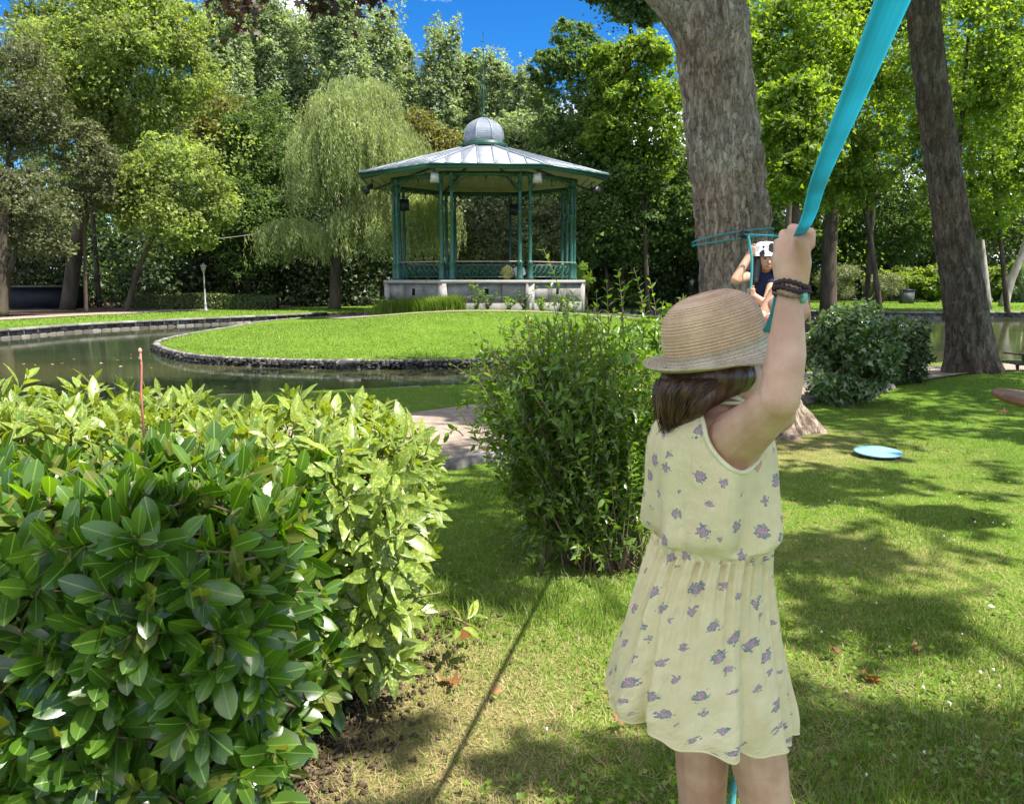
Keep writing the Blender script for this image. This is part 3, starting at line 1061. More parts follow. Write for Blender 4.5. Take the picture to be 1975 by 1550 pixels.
# --- right-hand maples
far_tree('maple_tree', 'mid green maple far behind the blue strap', 1590, -20, 500, 150, 59, 'maple', 22000, .28, 17, nc=50, tmpl=T_TRI)
far_tree('maple_tree', 'mid green maple far behind the right edge of the pond', 1870, 20, 500, 160, 62, 'maple', 22000, .29, 18, nc=50, tmpl=T_TRI)
far_tree('maple_tree', 'dark green maple leaning into the sky right of the spire', 1120, 30, 420, 100, 45, 'dark_maple', 20000, .24, 20, trunk_px=1180, nc=44, rcf=.34, tmpl=T_TRI)
far_tree('maple_tree', 'sunlit yellow-green maple left of the big grey trunk', 1235, 30, 400, 92, 42.5, 'maple', 20000, .24, 21, trunk_px=1250, nc=36, rcf=.36, tmpl=T_TRI)
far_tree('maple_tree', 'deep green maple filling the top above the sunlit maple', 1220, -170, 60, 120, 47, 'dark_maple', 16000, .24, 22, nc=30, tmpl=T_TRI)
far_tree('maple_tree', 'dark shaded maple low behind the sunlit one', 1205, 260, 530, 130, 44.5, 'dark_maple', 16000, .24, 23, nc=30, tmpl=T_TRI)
far_tree('maple_tree', 'bright maple showing between the two big trunks, upper left', 1545, -60, 260, 120, 34, 'maple', 14000, .19, 24, nc=32, tmpl=T_TRI)
far_tree('maple_tree', 'bright low maple just right of the big grey trunk', 1520, 140, 410, 84, 27, 'maple', 11000, .19, 25, trunk_px=1560, nc=20, tmpl=T_TRI)
far_tree('maple_tree', 'green maple behind the blue strap, centre right', 1650, 30, 420, 105, 38, 'maple', 14000, .2, 26, trunk_px=1700, nc=30, tmpl=T_TRI)
far_tree('maple_tree', 'green maple right of the dark leaning trunk, upper', 1880, -80, 290, 130, 35, 'maple', 15000, .19, 27, nc=36, tmpl=T_TRI)
far_tree('maple_tree', 'green maple at the right edge over the pond', 1930, 130, 480, 110, 40, 'maple', 14000, .2, 28, trunk_px=1945, nc=34, tmpl=T_TRI)
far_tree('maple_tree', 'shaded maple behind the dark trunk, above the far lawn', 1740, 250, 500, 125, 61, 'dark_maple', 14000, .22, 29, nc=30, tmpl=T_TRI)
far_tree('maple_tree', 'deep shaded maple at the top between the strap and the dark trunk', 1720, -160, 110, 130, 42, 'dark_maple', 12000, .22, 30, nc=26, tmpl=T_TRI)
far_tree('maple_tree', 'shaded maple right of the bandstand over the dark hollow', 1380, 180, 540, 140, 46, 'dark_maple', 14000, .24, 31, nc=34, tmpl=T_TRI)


def bare_trunk(label, pts, r, bark, name='tree_trunk'):
    root = thing(name, label, 'tree trunk', pts[0])
    P = smoothline(pts, 12)
    V, F = tube(P, np.interp(np.linspace(0, 1, 12), np.linspace(0, 1, len(r)), r), 10)
    part('trunk', V, F, bark, root, smooth=True)
    rg = np.random.default_rng(int(abs(pts[0][0]) * 100))
    for k in range(3):
        a = P[8 + k]
        V, F = tube(limb_path(a, a + np.array([rg.normal() * 1.2, rg.normal(), 1.6]), rg), np.linspace(r[-1] * .6, .02, 6), 6)
        part('limb', V, F, bark, root, smooth=True)
    return root


bare_trunk('dark ivy-covered straight trunk right behind the raised hand', [W(1598, 590, 40) * (1, 1, 0), W(1600, 480, 40), W(1612, 330, 40)], [.42, .34, .26], M['bark_far'])
bare_trunk('slim pale trunk just right of the dark leaning trunk', [W(1905, 580, 42) * (1, 1, 0), W(1892, 480, 42), W(1872, 320, 42), W(1868, 240, 42)], [.26, .2, .16, .1], M['bark_pale'])
bare_trunk('crooked pale trunk at the right edge behind the shrubs', [W(1935, 592, 46) * (1, 1, 0), W(1950, 540, 46), W(1975, 480, 46), W(2000, 380, 46)], [.30, .22, .2, .12], M['bark_pale'])
bare_trunk('dark trunk at the far left edge of the bank', [W(0, 600, 33) * (1, 1, 0), W(2, 500, 33), W(12, 380, 33)], [.3, .25, .2], M['bark_far'])
bare_trunk('thin dark trunk between the big grey trunk and the hand', [W(1536, 585, 44) * (1, 1, 0), W(1534, 480, 44), W(1528, 340, 44)], [.26, .2, .14], M['bark_far'])

# --- willow
def willow():
    rng = np.random.default_rng(55)
    d = 42.0
    b = W(645, 592, d)
    root = thing('willow_tree', 'weeping willow with pale hanging fronds beside the bandstand', 'tree', b * (1, 1, 0))
    top = W(665, 230, d)
    P = smoothline([b * (1, 1, 0) - (0, 0, .3), W(648, 500, d), W(652, 400, d), top], 12)
    V, F = tube(P, np.linspace(.34, .08, 12), 10)
    part('trunk', V, F, M['bark_far'], root, smooth=True)
    items = []

    def fronds(cx, cy, cz, rx, ry, rz, ntip, nf, lmin, lmax, zfloor):
        for _ in range(ntip):
            a0 = rng.random() * 2 * PI
            u = math.sqrt(rng.random()) * (.9 + .3 * rng.random())
            tx_, ty_ = cx + rx * u * math.cos(a0), cy + ry * u * math.sin(a0)
            tz_ = cz + rz * math.sqrt(max(0, 1 - min(u, 1) ** 2)) * (.55 + .55 * rng.random()) + rng.normal() * .15
            Lt = lmin + (lmax - lmin) * rng.random()
            for _f in range(nf):
                x, y, z0 = tx_ + rng.normal() * .26, ty_ + rng.normal() * .26, tz_ + rng.normal() * .12
                L = Lt * rng.uniform(.55, 1.1)
                L = min(L, max(.5, z0 - zfloor - rng.random() * 1.0))
                n_l = max(4, int(L / .066))
                s = np.linspace(0, 1, n_l)
                a = a0 + rng.normal() * .5
                k = (.25 + .55 * rng.random()) * (1 - np.exp(-s * L * 1.8))
                px_ = x + math.cos(a) * k + .05 * np.sin(s * 9 + a * 5)
                py_ = y + math.sin(a) * k + .05 * np.cos(s * 8 + a * 3)
                pz_ = z0 + .22 * np.sin(np.minimum(s * L * 2, PI)) - s * L
                items.append(np.stack([px_, py_, pz_], -1))
    fronds(W(680, 0, d)[0], d, W(0, 262, d)[2], 2.5, 2.4, 2.7, 95, 16, 1.6, 4.2, 4.4)
    fronds(W(740, 0, d)[0], d - .6, W(0, 330, d)[2], 1.2, 1.4, 1.6, 26, 15, 1.4, 3.0, 5.0)
    fronds(W(612, 0, d)[0], d - .3, W(0, 300, d)[2], 1.15, 1.4, 1.7, 34, 15, 1.6, 3.8, 5.0)
    fronds(W(565, 0, d)[0], d - .4, W(0, 452, d)[2], 1.85, 1.4, .65, 46, 15, .8, 2.0, 2.1)
    fronds(W(700, 0, d)[0], d - 1.0, W(0, 440, d)[2], 1.6, 1.2, 1.1, 42, 15, .8, 2.3, 2.1)
    fronds(W(800, 0, d)[0], d, W(0, 392, d)[2], 1.35, 1.4, .9, 48, 16, 1.6, 3.8, 1.9)
    Pn = np.concatenate(items)
    n = len(Pn)
    T = np.stack([rng.normal(size=n) * .45, rng.normal(size=n) * .45, -np.ones(n)], -1)
    Nn = rng.normal(size=(n, 3)) * (1, 1, .25)
    V, F = scatter(T_FROND, Pn + rng.normal(size=Pn.shape) * .03, frames(Nn, rng, T), .20 * (.7 + .6 * rng.random(n)))
    part('crown', V, F, M['willow'], root)
    for tgt in (W(560, 445, d), W(700, 440, d - 1), W(795, 395, d), W(610, 290, d), W(740, 300, d), W(500, 480, d)):
        V, F = tube(limb_path(P[6], tgt, rng, 7, .12), np.linspace(.13, .03, 7), 6)
        part('limb', V, F, M['bark_far'], root, smooth=True)
    return root


willow()

# --- undergrowth, far wood, shrubs
def leaf_mass(name, label, boxes, leaf, n, size, seed, tmpl=T_TRI, kind='stuff', up=.5):
    rng = np.random.default_rng(seed)
    Cs = []
    for (x0, x1, y0, y1, z0, z1, k) in boxes:
        Cs.append(np.stack([rng.uniform(x0, x1, k), rng.uniform(y0, y1, k), z0 + (z1 - z0) * rng.random(k) ** 1.1], -1))
    Cs = np.concatenate(Cs)
    Rs = (.7 + .8 * rng.random(len(Cs))) * size * 4.2
    P, N = clump_leaves(rng, Cs, Rs, n, up=up)
    V, F = scatter(tmpl, P, frames(N, rng), size * (.7 + .6 * rng.random(n)))
    o = part(name, V, F, M[leaf])
    return tag(o, label, kind=kind)


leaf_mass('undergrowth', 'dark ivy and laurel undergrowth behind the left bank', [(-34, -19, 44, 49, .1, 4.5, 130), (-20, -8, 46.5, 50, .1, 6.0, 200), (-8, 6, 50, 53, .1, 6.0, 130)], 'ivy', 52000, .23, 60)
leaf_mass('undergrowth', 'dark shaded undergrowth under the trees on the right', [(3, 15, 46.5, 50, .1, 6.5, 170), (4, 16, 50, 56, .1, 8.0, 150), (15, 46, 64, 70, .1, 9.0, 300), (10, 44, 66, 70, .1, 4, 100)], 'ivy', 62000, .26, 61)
leaf_mass('woodland', 'distant wood closing the view behind all the trees', [(-75, -26, 60, 72, 0, 17, 220), (-28, 6, 70, 80, 0, 13, 260), (4, 22, 68, 78, 0, 13, 160), (14, 75, 62, 76, 0, 26, 420)], 'dark_maple', 60000, .50, 62)


leaf_mass('woodland', 'dense dark base of the distant wood', [(-90, 90, 78, 86, 0, 9, 420)], 'dark_maple', 34000, 1.0, 63)


def round_shrub(label, px, py, hw, hh, d, leaf, seed, n=6000, size=.14, tmpl=T_FROND, name='shrub'):
    rng = np.random.default_rng(seed)
    c = W(px, py, d)
    rx, rz = hw / 1550 * d, hh / 1550 * d
    root = thing(name, label, 'shrub', (c[0], c[1], 0))
    Cs, Rs = crown_clumps(rng, c, (rx, rx * .8, rz), 16, min(rx, rz) * .5, .35)
    P, N = clump_leaves(rng, Cs, Rs, n, up=.8, rnd=.8)
    P[:, 2] = np.maximum(P[:, 2], .03)
    V, F = scatter(tmpl, P, frames(N, rng, rng.normal(size=P.shape) + (0, 0, .6)), size * 1.5 * (.7 + .6 * rng.random(n)))
    part('foliage', V, F, M[leaf], root)
    mb = MB()
    for k in range(4):
        mb.tube(limb_path((c[0] + rng.normal() * .1, c[1] + rng.normal() * .1, -.05), c + rng.normal(size=3) * (rx * .5, rx * .4, rz * .3), rng), np.linspace(.05, .015, 6), 5)
    mb.build('stems', M['bark_far'], root)
    return root


round_shrub('grey-green rounded shrub on the far lawn, just right of the raised wrist', 1612, 545, 46, 32, 55, 'grey_shrub', 70)
round_shrub('grey-green rounded shrub, middle one of the far lawn', 1702, 552, 36, 26, 54, 'grey_shrub', 71)
round_shrub('lime-green shrub behind the grey box on the far lawn', 1762, 540, 50, 30, 57, 'lime_shrub', 72, tmpl=T_TRI)
round_shrub('dark green shrub left of the dark leaning trunk', 1800, 552, 30, 26, 56, 'maple', 73, tmpl=T_TRI)
round_shrub('lime-tipped shrub at the right edge, behind the crooked trunk', 1925, 545, 42, 28, 58, 'lime_shrub', 74, tmpl=T_TRI)
round_shrub('grey-green shrub at the far right edge', 1970, 552, 30, 26, 55, 'shrub', 75)
round_shrub('pale yellow-green shrub right of the bandstand plinth', 1172, 560, 55, 24, 47, 'lime_shrub', 76, tmpl=T_TRI)
round_shrub('small pale plant growing at the right end of the plinth', 1128, 530, 14, 22, 37, 'sprout', 77, 900, .1)

# box hedge by the lamp post
def box_hedge():
    rng = np.random.default_rng(80)
    d = 41.5
    xs = [(258, 340), (342, 432), (434, 534)]
    for k, (a, b) in enumerate(xs):
        x0, x1 = W(a, 590, d)[0], W(b, 590, d)[0]
        root = thing('box_hedge', ['clipped box hedge, left section, partly shaded', 'sunlit clipped box hedge right behind the lamp post', 'shaded clipped box hedge, right section towards the willow'][k], 'hedge', ((x0 + x1) / 2, d, 0), 'clipped box hedges')
        n = 5000
        h = .68 + .06 * (k == 1)
        P = np.stack([rng.uniform(x0, x1, n), d + .5 * k * .3 + rng.uniform(-.45, .45, n), rng.uniform(.02, h, n)], -1)
        face = rng.integers(0, 3, n)
        P[face == 0, 1] = d + .15 * k - .45 + rng.normal(size=(face == 0).sum()) * .03
        P[face == 1, 2] = h + rng.normal(size=(face == 1).sum()) * .03
        N = np.where((face == 0)[:, None], (0, -1, .3), (0, 0, 1)) + rng.normal(size=(n, 3)) * .5
        V, F = scatter(T_TRI, P, frames(N, rng), .10)
        part('foliage', V, F, M['box'], root)
        mb = MB()
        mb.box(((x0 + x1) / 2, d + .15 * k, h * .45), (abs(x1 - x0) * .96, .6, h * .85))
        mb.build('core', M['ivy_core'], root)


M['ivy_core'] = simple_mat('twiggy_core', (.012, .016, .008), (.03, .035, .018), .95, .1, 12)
box_hedge()

# ------------------------------------------------------------------ bandstand
BC = np.array([-1.22, 36.0, 0.0])
PSI = math.radians(3.0)
M['green_paint'] = simple_mat('green_iron_paint', (.006, .052, .036), (.013, .082, .058), .42, .5, 6, detail=3)
M['zinc'] = simple_mat('zinc_sheet', (.25, .285, .335), (.33, .365, .42), .5, .5, 1.2, metal=.15)
M['zinc_seam'] = simple_mat('zinc_seam', (.17, .20, .24), (.26, .29, .33), .45, .5, 3, metal=.3)
M['plinth'] = simple_mat('grey_stone_slab', (.13, .127, .124), (.225, .217, .212), .85, .25, 2.2, bmp=.25, bscale=30)
M['coping'] = simple_mat('coping_stone', (.21, .20, .19), (.30, .285, .27), .8, .25, 3)
M['dark'] = simple_mat('dark_void', (.008, .008, .009), None, .9, .1)
M['cream'] = simple_mat('cream_boards', (.34, .32, .24), (.44, .42, .33), .7, .2, 3)
M['rib'] = simple_mat('brown_rib', (.07, .05, .035), (.11, .08, .055), .7, .2, 5)
M['rail_wood'] = simple_mat('grey_wood_rail', (.16, .13, .115), (.26, .22, .20), .7, .2, 10)


def dome_material():
    m, t, out = nodes('zinc_scales')
    tc = N_(t, 'ShaderNodeTexCoord')
    br = N_(t, 'ShaderNodeTexBrick')
    t.links.new(tc.outputs['UV'], br.inputs['Vector'])
    br.inputs['Scale'].default_value = 1
    br.inputs['Brick Width'].default_value = .14
    br.inputs['Row Height'].default_value = .075
    br.inputs['Mortar Size'].default_value = .008
    br.inputs['Color1'].default_value = (.21, .24, .285, 1)
    br.inputs['Color2'].default_value = (.28, .31, .36, 1)
    br.inputs['Mortar'].default_value = (.10, .115, .14, 1)
    principled(t, out, br.outputs[0], .35, .5, .35, bump(t, br.outputs[1], -.5, .02))
    return m


def octa(r, z, k=0.0):
    a = np.arange(8) * PI / 4 - PI / 2 - PI / 8 + PSI
    return np.stack([BC[0] + r * np.cos(a), BC[1] + r * np.sin(a), np.full(8, z)], -1)


def oct_prism(mb, r0, z0, r1, z1, caps=True):
    A, B = octa(r0, z0), octa(r1, z1)
    f = [(i, (i + 1) % 8, 8 + (i + 1) % 8, 8 + i) for i in range(8)]
    if caps: f += [tuple(range(8))[::-1], tuple(range(8, 16))]
    mb.add(np.vstack([A, B]), f)


band = thing('bandstand', 'octagonal green iron bandstand with a grey zinc roof and dome', 'bandstand', BC + (0, 0, .3))
mb = MB()
oct_prism(mb, 4.42, .1, 4.42, 1.36)
mb.build('plinth', M['plinth'], band)
mb = MB()
oct_prism(mb, 4.56, .1, 4.56, .60)
mb.build('base_course', M['plinth'], band)
mb = MB()
oct_prism(mb, 4.60, 1.362, 4.60, 1.50)
mb.build('coping', M['coping'], band)

# facets share meshes: local frame x along the facet, y outward, z up, origin at the bandstand axis
facet_ang = [(-PI / 2 + k * PI / 4 + PSI) for k in range(8)]


def facet_obj(name, me, mat, parent, k, kind=None):
    o = obj(name, me, mat, parent, kind)
    a = facet_ang[k] - PI / 2      # local +y -> outward
    o.rotation_euler = (0, 0, a)
    o.location = tuple(BC - origin_of(parent)) if True else (0, 0, 0)
    ORG[o.name] = origin_of(parent)
    return o


def mb_mesh(name, mb, smooth=False):
    V, F = mb.arrays()
    return np_mesh(name, V, F, smooth=smooth)


AP = math.cos(PI / 8)
slab_meshes = []
for (xa, xb) in ((-1.66, -.60), (-.59, .59), (.60, 1.66)):
    m_ = MB().box(((xa + xb) / 2, 4.42 * AP + .02, .98), (xb - xa - .015, .08, .74))
    slab_meshes.append(mb_mesh('stone_slab', m_))
pier = mb_mesh('corner_pier', MB().box((0, 4.44, .74), (.34, .20, 1.24)))
vent = mb_mesh('vent', MB().box((0, 4.42 * AP + .066, 1.02), (.16, .012, .28)))
for k in range(8):
    for me in slab_meshes: facet_obj('stone_slab', me, M['plinth'], band, k)
    o = facet_obj('corner_pier', pier, M['coping'], band, k)
    o.rotation_euler = (0, 0, facet_ang[k] - PI / 2 + PI / 8)
    facet_obj('vent', vent, M['dark'], band, k)

RC = 4.12
col_mb = MB().lathe([(.0, 0), (.145, 0), (.145, .10), (.125, .13), (.11, .62), (.13, .66), (.13, .70), (.10, .74), (.078, .80), (.072, 2.6), (.09, 2.62), (.09, 2.68), (.068, 2.7), (.062, 3.66), (.085, 3.70), (.085, 3.76), (.065, 3.79),
                     (.07, 3.90), (.12, 4.05), (.13, 4.11), (.0, 4.11)], 12)
V, Fc = col_mb.arrays()
col_me = np_mesh('column', V, Fc, smooth=False)
for k in range(8):
    a = facet_ang[k]
    for s in (-1, 1):
        xl = s * (RC * math.sin(PI / 8) - .24)
        yl = RC * AP
        lx = np.array([-math.sin(a), math.cos(a)])
        ly = np.array([math.cos(a), math.sin(a)])
        p = BC[:2] + lx * xl + ly * yl
        o = obj('column', col_me, M['green_paint'], band)
        o.location = tuple(np.array([p[0], p[1], 1.5]) - origin_of(band))


def ring(mb, c, r, th, seg=14, a0=0, a1=2 * PI, seg2=5, plane='xz'):
    t = np.linspace(a0, a1, seg)
    P = np.stack([c[0] + r * np.cos(t), np.full(seg, c[1]), c[2] + r * np.sin(t)], -1)
    mb.tube(P, th, seg2, cap=False)


hw_ = RC * math.sin(PI / 8) - .24
yy = RC * AP
rail = MB()
for zz, th in ((1.62, .016), (2.10, .014)):
    rail.tube([(-hw_ + .05, yy, zz), (hw_ - .05, yy, zz)], th, 6)
nb = 9
for k in range(nb):
    x = -hw_ + .12 + (2 * hw_ - .24) * k / (nb - 1)
    rail.tube([(x, yy, 1.62), (x, yy, 2.10)], .010, 5)
    if k < nb - 1:
        xm = x + (hw_ - .12) / (nb - 1)
        ring(rail, (xm, yy, 1.74), .09, .010)
        ring(rail, (xm, yy, 1.95), .115, .010)
        rail.tube([(xm - .13, yy, 1.63), (xm, yy, 1.86), (xm + .13, yy, 2.09)], .009, 4)
        rail.tube([(xm + .13, yy, 1.63), (xm, yy, 1.86), (xm - .13, yy, 2.09)], .009, 4)
rail_me = mb_mesh('railing', rail)
top_me = mb_mesh('top_rail', MB().box((0, yy, 2.225), (2 * hw_ - .02, .07, .05)))
arch = MB()
arch.box((0, yy, 5.33), (2 * hw_ + .6, .10, .16))
for s in (-1, 1):
    t = np.linspace(0, PI / 2, 9)
    arch.tube(np.stack([s * (hw_ - .02 - .95 * (1 - np.cos(t))), np.full(9, yy), 4.55 + .70 * np.sin(t)], -1), .022, 5)
    ring(arch, (s * (hw_ - .20), yy, 5.10), .14, .014)
    ring(arch, (s * (hw_ - .42), yy, 5.17), .085, .012)
    ring(arch, (s * (hw_ - .12), yy, 4.86), .08, .012)
    ring(arch, (s * (hw_ - .66), yy, 5.20), .05, .010)
    arch.tube([(s * hw_, yy, 4.6), (s * (hw_ - .25), yy, 4.95), (s * (hw_ - .18), yy, 5.25)], .012, 4)
    # outward bracket to the eave
    arch.tube([(s * hw_, yy, 4.62), (s * hw_, yy + .35, 5.02), (s * hw_, yy + .85, 5.33)], .022, 5)
for x in np.linspace(-.55, .55, 5):
    ring(arch, (x, yy, 5.19), .05, .010)
arch.tube([(0, yy, 5.25), (0, yy, 4.98)], .03, 6)
arch.v = [(v_[0], v_[1], v_[2] + .26) for v_ in arch.v]
arch_me = mb_mesh('arch_bracket', arch)
RE = 5.5
ZE0, ZE1, ZT = 5.61, 5.80, 7.08
fas = MB()
e_ = RE * math.sin(PI / 8)
fas.box((0, RE * AP - .035, (ZE0 + ZE1) / 2), (2 * e_ - .01, .07, ZE1 - ZE0))
fas.box((0, RE * AP + .03, ZE1 - .03), (2 * e_ + .03, .09, .06))
fas_me = mb_mesh('fascia', fas)
ZC = 5.62
sof = MB().add([(-e_ * .985, RE * AP * .985, ZC), (e_ * .985, RE * AP * .985, ZC), (.42, 1.02, 6.85), (-.42, 1.02, 6.85)], [(3, 2, 1, 0)])
sof_me = mb_mesh('ceiling_panel', sof)
rib_me = mb_mesh('ceiling_rib', MB().tube([(0, 5.35, ZC - .02), (0, 1.1, 6.80)], .05, 5))
te = 1.05 * math.sin(PI / 8)
y0, y1 = RE * AP + .02, 1.05 * AP


def roof_pt(x, v, up=0.0):
    return (x, y0 + (y1 - y0) * v, ZE1 + .0 + (ZT - ZE1) * v + up)


edges = [-e_, -1.52, -.92, -.31, .31, .92, 1.52, e_]
vtop = lambda x: min(1.0, (e_ - abs(x)) / (e_ - te))
panels, seams = [], []
for a, b in zip(edges[:-1], edges[1:]):
    xs = sorted(set([a, b] + [x for x in (-te, te) if a < x < b]))
    topp = [roof_pt(x, vtop(x)) for x in xs]
    bot = [roof_pt(a, 0), roof_pt(b, 0)]
    poly = bot + topp[::-1]
    if vtop(b) < 1e-6: poly = [bot[0], bot[1]] + topp[::-1][1:]
    if vtop(a) < 1e-6: poly = [bot[0], bot[1]] + topp[::-1][:-1]
    n = len(poly)
    low = [(p[0], p[1], p[2] - .035) for p in poly]
    mbp = MB().add(poly + low, [tuple(range(n)), tuple(range(n, 2 * n))[::-1]] + [((i + 1) % n, i, n + i, n + (i + 1) % n) for i in range(n)])
    panels.append(mb_mesh('roof_panel', mbp))
for x in edges[1:-1]:
    seams.append(mb_mesh('roof_seam', MB().tube([roof_pt(x, -.005, .02), roof_pt(x, vtop(x), .02)], .028, 4)))
hip_me = mb_mesh('hip_ridge', MB().tube([(0, RE + .01, ZE1 + .02), (0, 1.05, ZT + .02)], .035, 5))
for k in range(8):
    facet_obj('railing', rail_me, M['green_paint'], band, k)
    facet_obj('top_rail', top_me, M['rail_wood'], band, k)
    facet_obj('arch_bracket', arch_me, M['green_paint'], band, k)
    facet_obj('fascia', fas_me, M['green_paint'], band, k)
    facet_obj('ceiling_panel', sof_me, M['cream'], band, k)
    for me in panels: facet_obj('roof_panel', me, M['zinc'], band, k)
    for me in seams: facet_obj('roof_seam', me, M['zinc_seam'], band, k)
    for nm, me, mt in (('hip_ridge', hip_me, M['zinc_seam']), ('ceiling_rib', rib_me, M['rib'])):
        o = facet_obj(nm, me, mt, band, k)
        o.rotation_euler = (0, 0, facet_ang[k] - PI / 2 + PI / 8)
mb = MB()
oct_prism(mb, .98, 6.880, .98, 7.100)
mb.build('lantern_drum', M['dark'], band)
mb = MB()
oct_prism(mb, 1.00, 7.101, 1.10, 7.180)
oct_prism(mb, 1.10, 7.181, 1.10, 7.240)
oct_prism(mb, .95, 7.241, .92, 7.340)
mb.build('cornice', M['green_paint'], band)
prof = [(.87, 7.341), (.90, 7.470), (.90, 7.610), (.865, 7.770), (.79, 7.935), (.66, 8.090), (.49, 8.210), (.30, 8.300), (.12, 8.380), (.03, 8.460)]
V, F, UV = [], [], []
o_ = 0
for k in range(8):
    s = 0
    for i, (r, z) in enumerate(prof):
        if i: s += math.hypot(r - prof[i - 1][0], z - prof[i - 1][1])
        A = octa(r, z)
        V += [A[k], A[(k + 1) % 8]]
        h = r * math.sin(PI / 8)
        UV += [(-h + k * 2, s), (h + k * 2, s)]
        if i: F.append((o_ + 2 * i - 2, o_ + 2 * i - 1, o_ + 2 * i + 1, o_ + 2 * i))
    o_ += 2 * len(prof)
part('dome', V, np.array(F), dome_material(), band, uv=UV)
for k in range(8):
    mb = MB()
    mb.tube([octa(r + .01, z)[k] for r, z in prof], .022, 5)
    mb.build('dome_rib', M['zinc_seam'], band)
mb = MB()
mb.lathe([(.0, 8.420), (.14, 8.420), (.05, 8.510), (.04, 8.580), (.09, 8.640), (.03, 8.720), (.022, 9.9), (.05, 9.94), (.018, 10.0), (.015, 11.1), (.05, 11.15), (.05, 11.2), (.012, 11.26), (.010, 11.8), (.035, 11.86), (.0, 11.93)], 8, (BC[0], BC[1], 0))
for a in range(4):
    c, s = math.cos(a * PI / 2), math.sin(a * PI / 2)
    mb.tube([(BC[0] + .03 * c, BC[1] + .03 * s, 8.730), (BC[0] + .13 * c, BC[1] + .13 * s, 9.45), (BC[0] + .05 * c, BC[1] + .05 * s, 9.75)], .012, 4)
mb.tube([(BC[0] - .12, BC[1], 11.5), (BC[0] + .12, BC[1], 11.5)], .012, 4)
mb.build('spire', M['green_paint'], band)

# lamps and speakers hanging under the eave
M['lamp_grey'] = simple_mat('lamp_grey', (.22, .21, .20), (.36, .35, .34), .5, .4, 9)
M['black_plastic'] = simple_mat('black_plastic', (.012, .012, .014), (.025, .025, .028), .45, .4, 9)


def floodlight(label, p, yaw):
    root = thing('floodlight', label, 'floodlight', p, 'floodlights under the bandstand eave')
    c, s = math.cos(yaw), math.sin(yaw)
    Rm = np.array([[c, -s, 0], [s, c, 0], [0, 0, 1]])
    mb = MB().box(np.array(p) + (0, 0, -.05), (.34, .26, .36), Rm, .8)
    mb.build('housing', M['lamp_grey'], root)
    f = np.array(p) + Rm @ np.array([0, -.135, -.06])
    mb = MB().box(f, (.28, .012, .28), Rm)
    mb.build('lens', simple_mat('lamp_glass', (.35, .35, .33), (.45, .45, .43), .2, .5, 3), root)
    mb = MB().box(np.array(p) + (0, 0, .2), (.05, .05, .2))
    mb.build('bracket', M['black_plastic'], root)


def horn(label, p, d):
    root = thing('loudspeaker', label, 'loudspeaker', p, 'loudspeakers under the bandstand eave')
    d = norm(np.array(d))
    P = [np.array(p) + d * t for t in (0, .12, .2, .34, .44)]
    V, F = tube(P, [.09, .10, .09, .15, .19], 12)
    part('horn', V, F, M['black_plastic'], root)
    mb = MB().tube([np.array(p), np.array(p) + (0, 0, .3)], .025, 6)
    mb.build('bracket', M['black_plastic'], root)


E8 = octa(5.1, 5.34)
floodlight('grey box floodlight under the eave at the front left corner', E8[0] + (0, 0, .02), 0.2)
floodlight('grey box floodlight under the eave at the front right corner', E8[1] + (0, 0, .02), -.2)
horn('black horn loudspeaker under the left end of the eave', E8[7] + (.1, 0, -.02), (-.5, -.6, -.5))
horn('black horn loudspeaker under the right end of the eave', E8[2] + (-.3, 0, -.12), (.4, -.8, -.2))
box_l = thing('loudspeaker', 'black box loudspeaker hanging inside the left of the bandstand', 'loudspeaker', octa(3.9, 4.9)[6], None)
MB().box(octa(3.9, 4.85)[6], (.45, .3, .5)).build('cabinet', M['black_plastic'], box_l)
box_l = thing('loudspeaker', 'black box loudspeaker hanging inside the back right of the bandstand', 'loudspeaker', octa(3.9, 4.9)[4], None)
MB().box(octa(3.9, 4.85)[4], (.4, .3, .5)).build('cabinet', M['black_plastic'], box_l)

# grass and weeds at the foot of the plinth
def blades(rng, P, H, lean=.35, width=.008, simple=False):
    """curved grass blades, 3 triangles each"""
    tv = np.array([(-.5, 0, 0), (.5, 0, 0), (-.38, .12, .55), (.38, .12, .55), (0, .42, 1.0)])
    tf = np.array([(0, 1, 3), (0, 3, 2), (2, 3, 4)])
    if simple:
        tv, tf = np.array([(-.5, 0, 0), (.5, 0, 0), (0, .40, 1.0)]), np.array([(0, 1, 2)])
    n = len(P)
    a = rng.random(n) * 2 * PI
    w_ = width * (.7 + .6 * rng.random(n))
    l = lean * (0.3 + 1.4 * rng.random(n))
    X = tv[None, :, 0] * w_[:, None]
    Yv = tv[None, :, 1] * (H * l * 2.4)[:, None]
    Zv = tv[None, :, 2] * H[:, None] * np.clip(1 - .25 * l, .3, 1)[:, None]
    ca, sa = np.cos(a)[:, None], np.sin(a)[:, None]
    V = np.stack([X * ca - Yv * sa + P[:, 0:1], X * sa + Yv * ca + P[:, 1:2], Zv + P[:, 2:3]], -1)
    F = tf[None] + (np.arange(n) * len(tv))[:, None, None]
    return V.reshape(-1, 3), F.reshape(-1, 3)


rng = np.random.default_rng(90)
n = 5200
fr = rng.random(n)
A, B = octa(4.85, 0)[7], octa(4.85, 0)[0]
A2 = octa(4.85, 0)[1]
p = np.where((fr < .62)[:, None], A[:2] + (B - A)[:2] * (fr / .62)[:, None], B[:2] + (A2 - B)[:2] * ((fr - .62) / .38 * .22)[:, None])
p = p + rng.normal(size=p.shape) * .16
P = np.stack([p[:, 0], p[:, 1], land_z(p[:, 0], p[:, 1])], -1)
V, F = blades(rng, P, .35 + .35 * rng.random(n), .35, .022)
o = part('tall_grass', V, F, M['tallgrass'])
tag(o, 'tall green grass growing along the left foot of the plinth', kind='stuff')


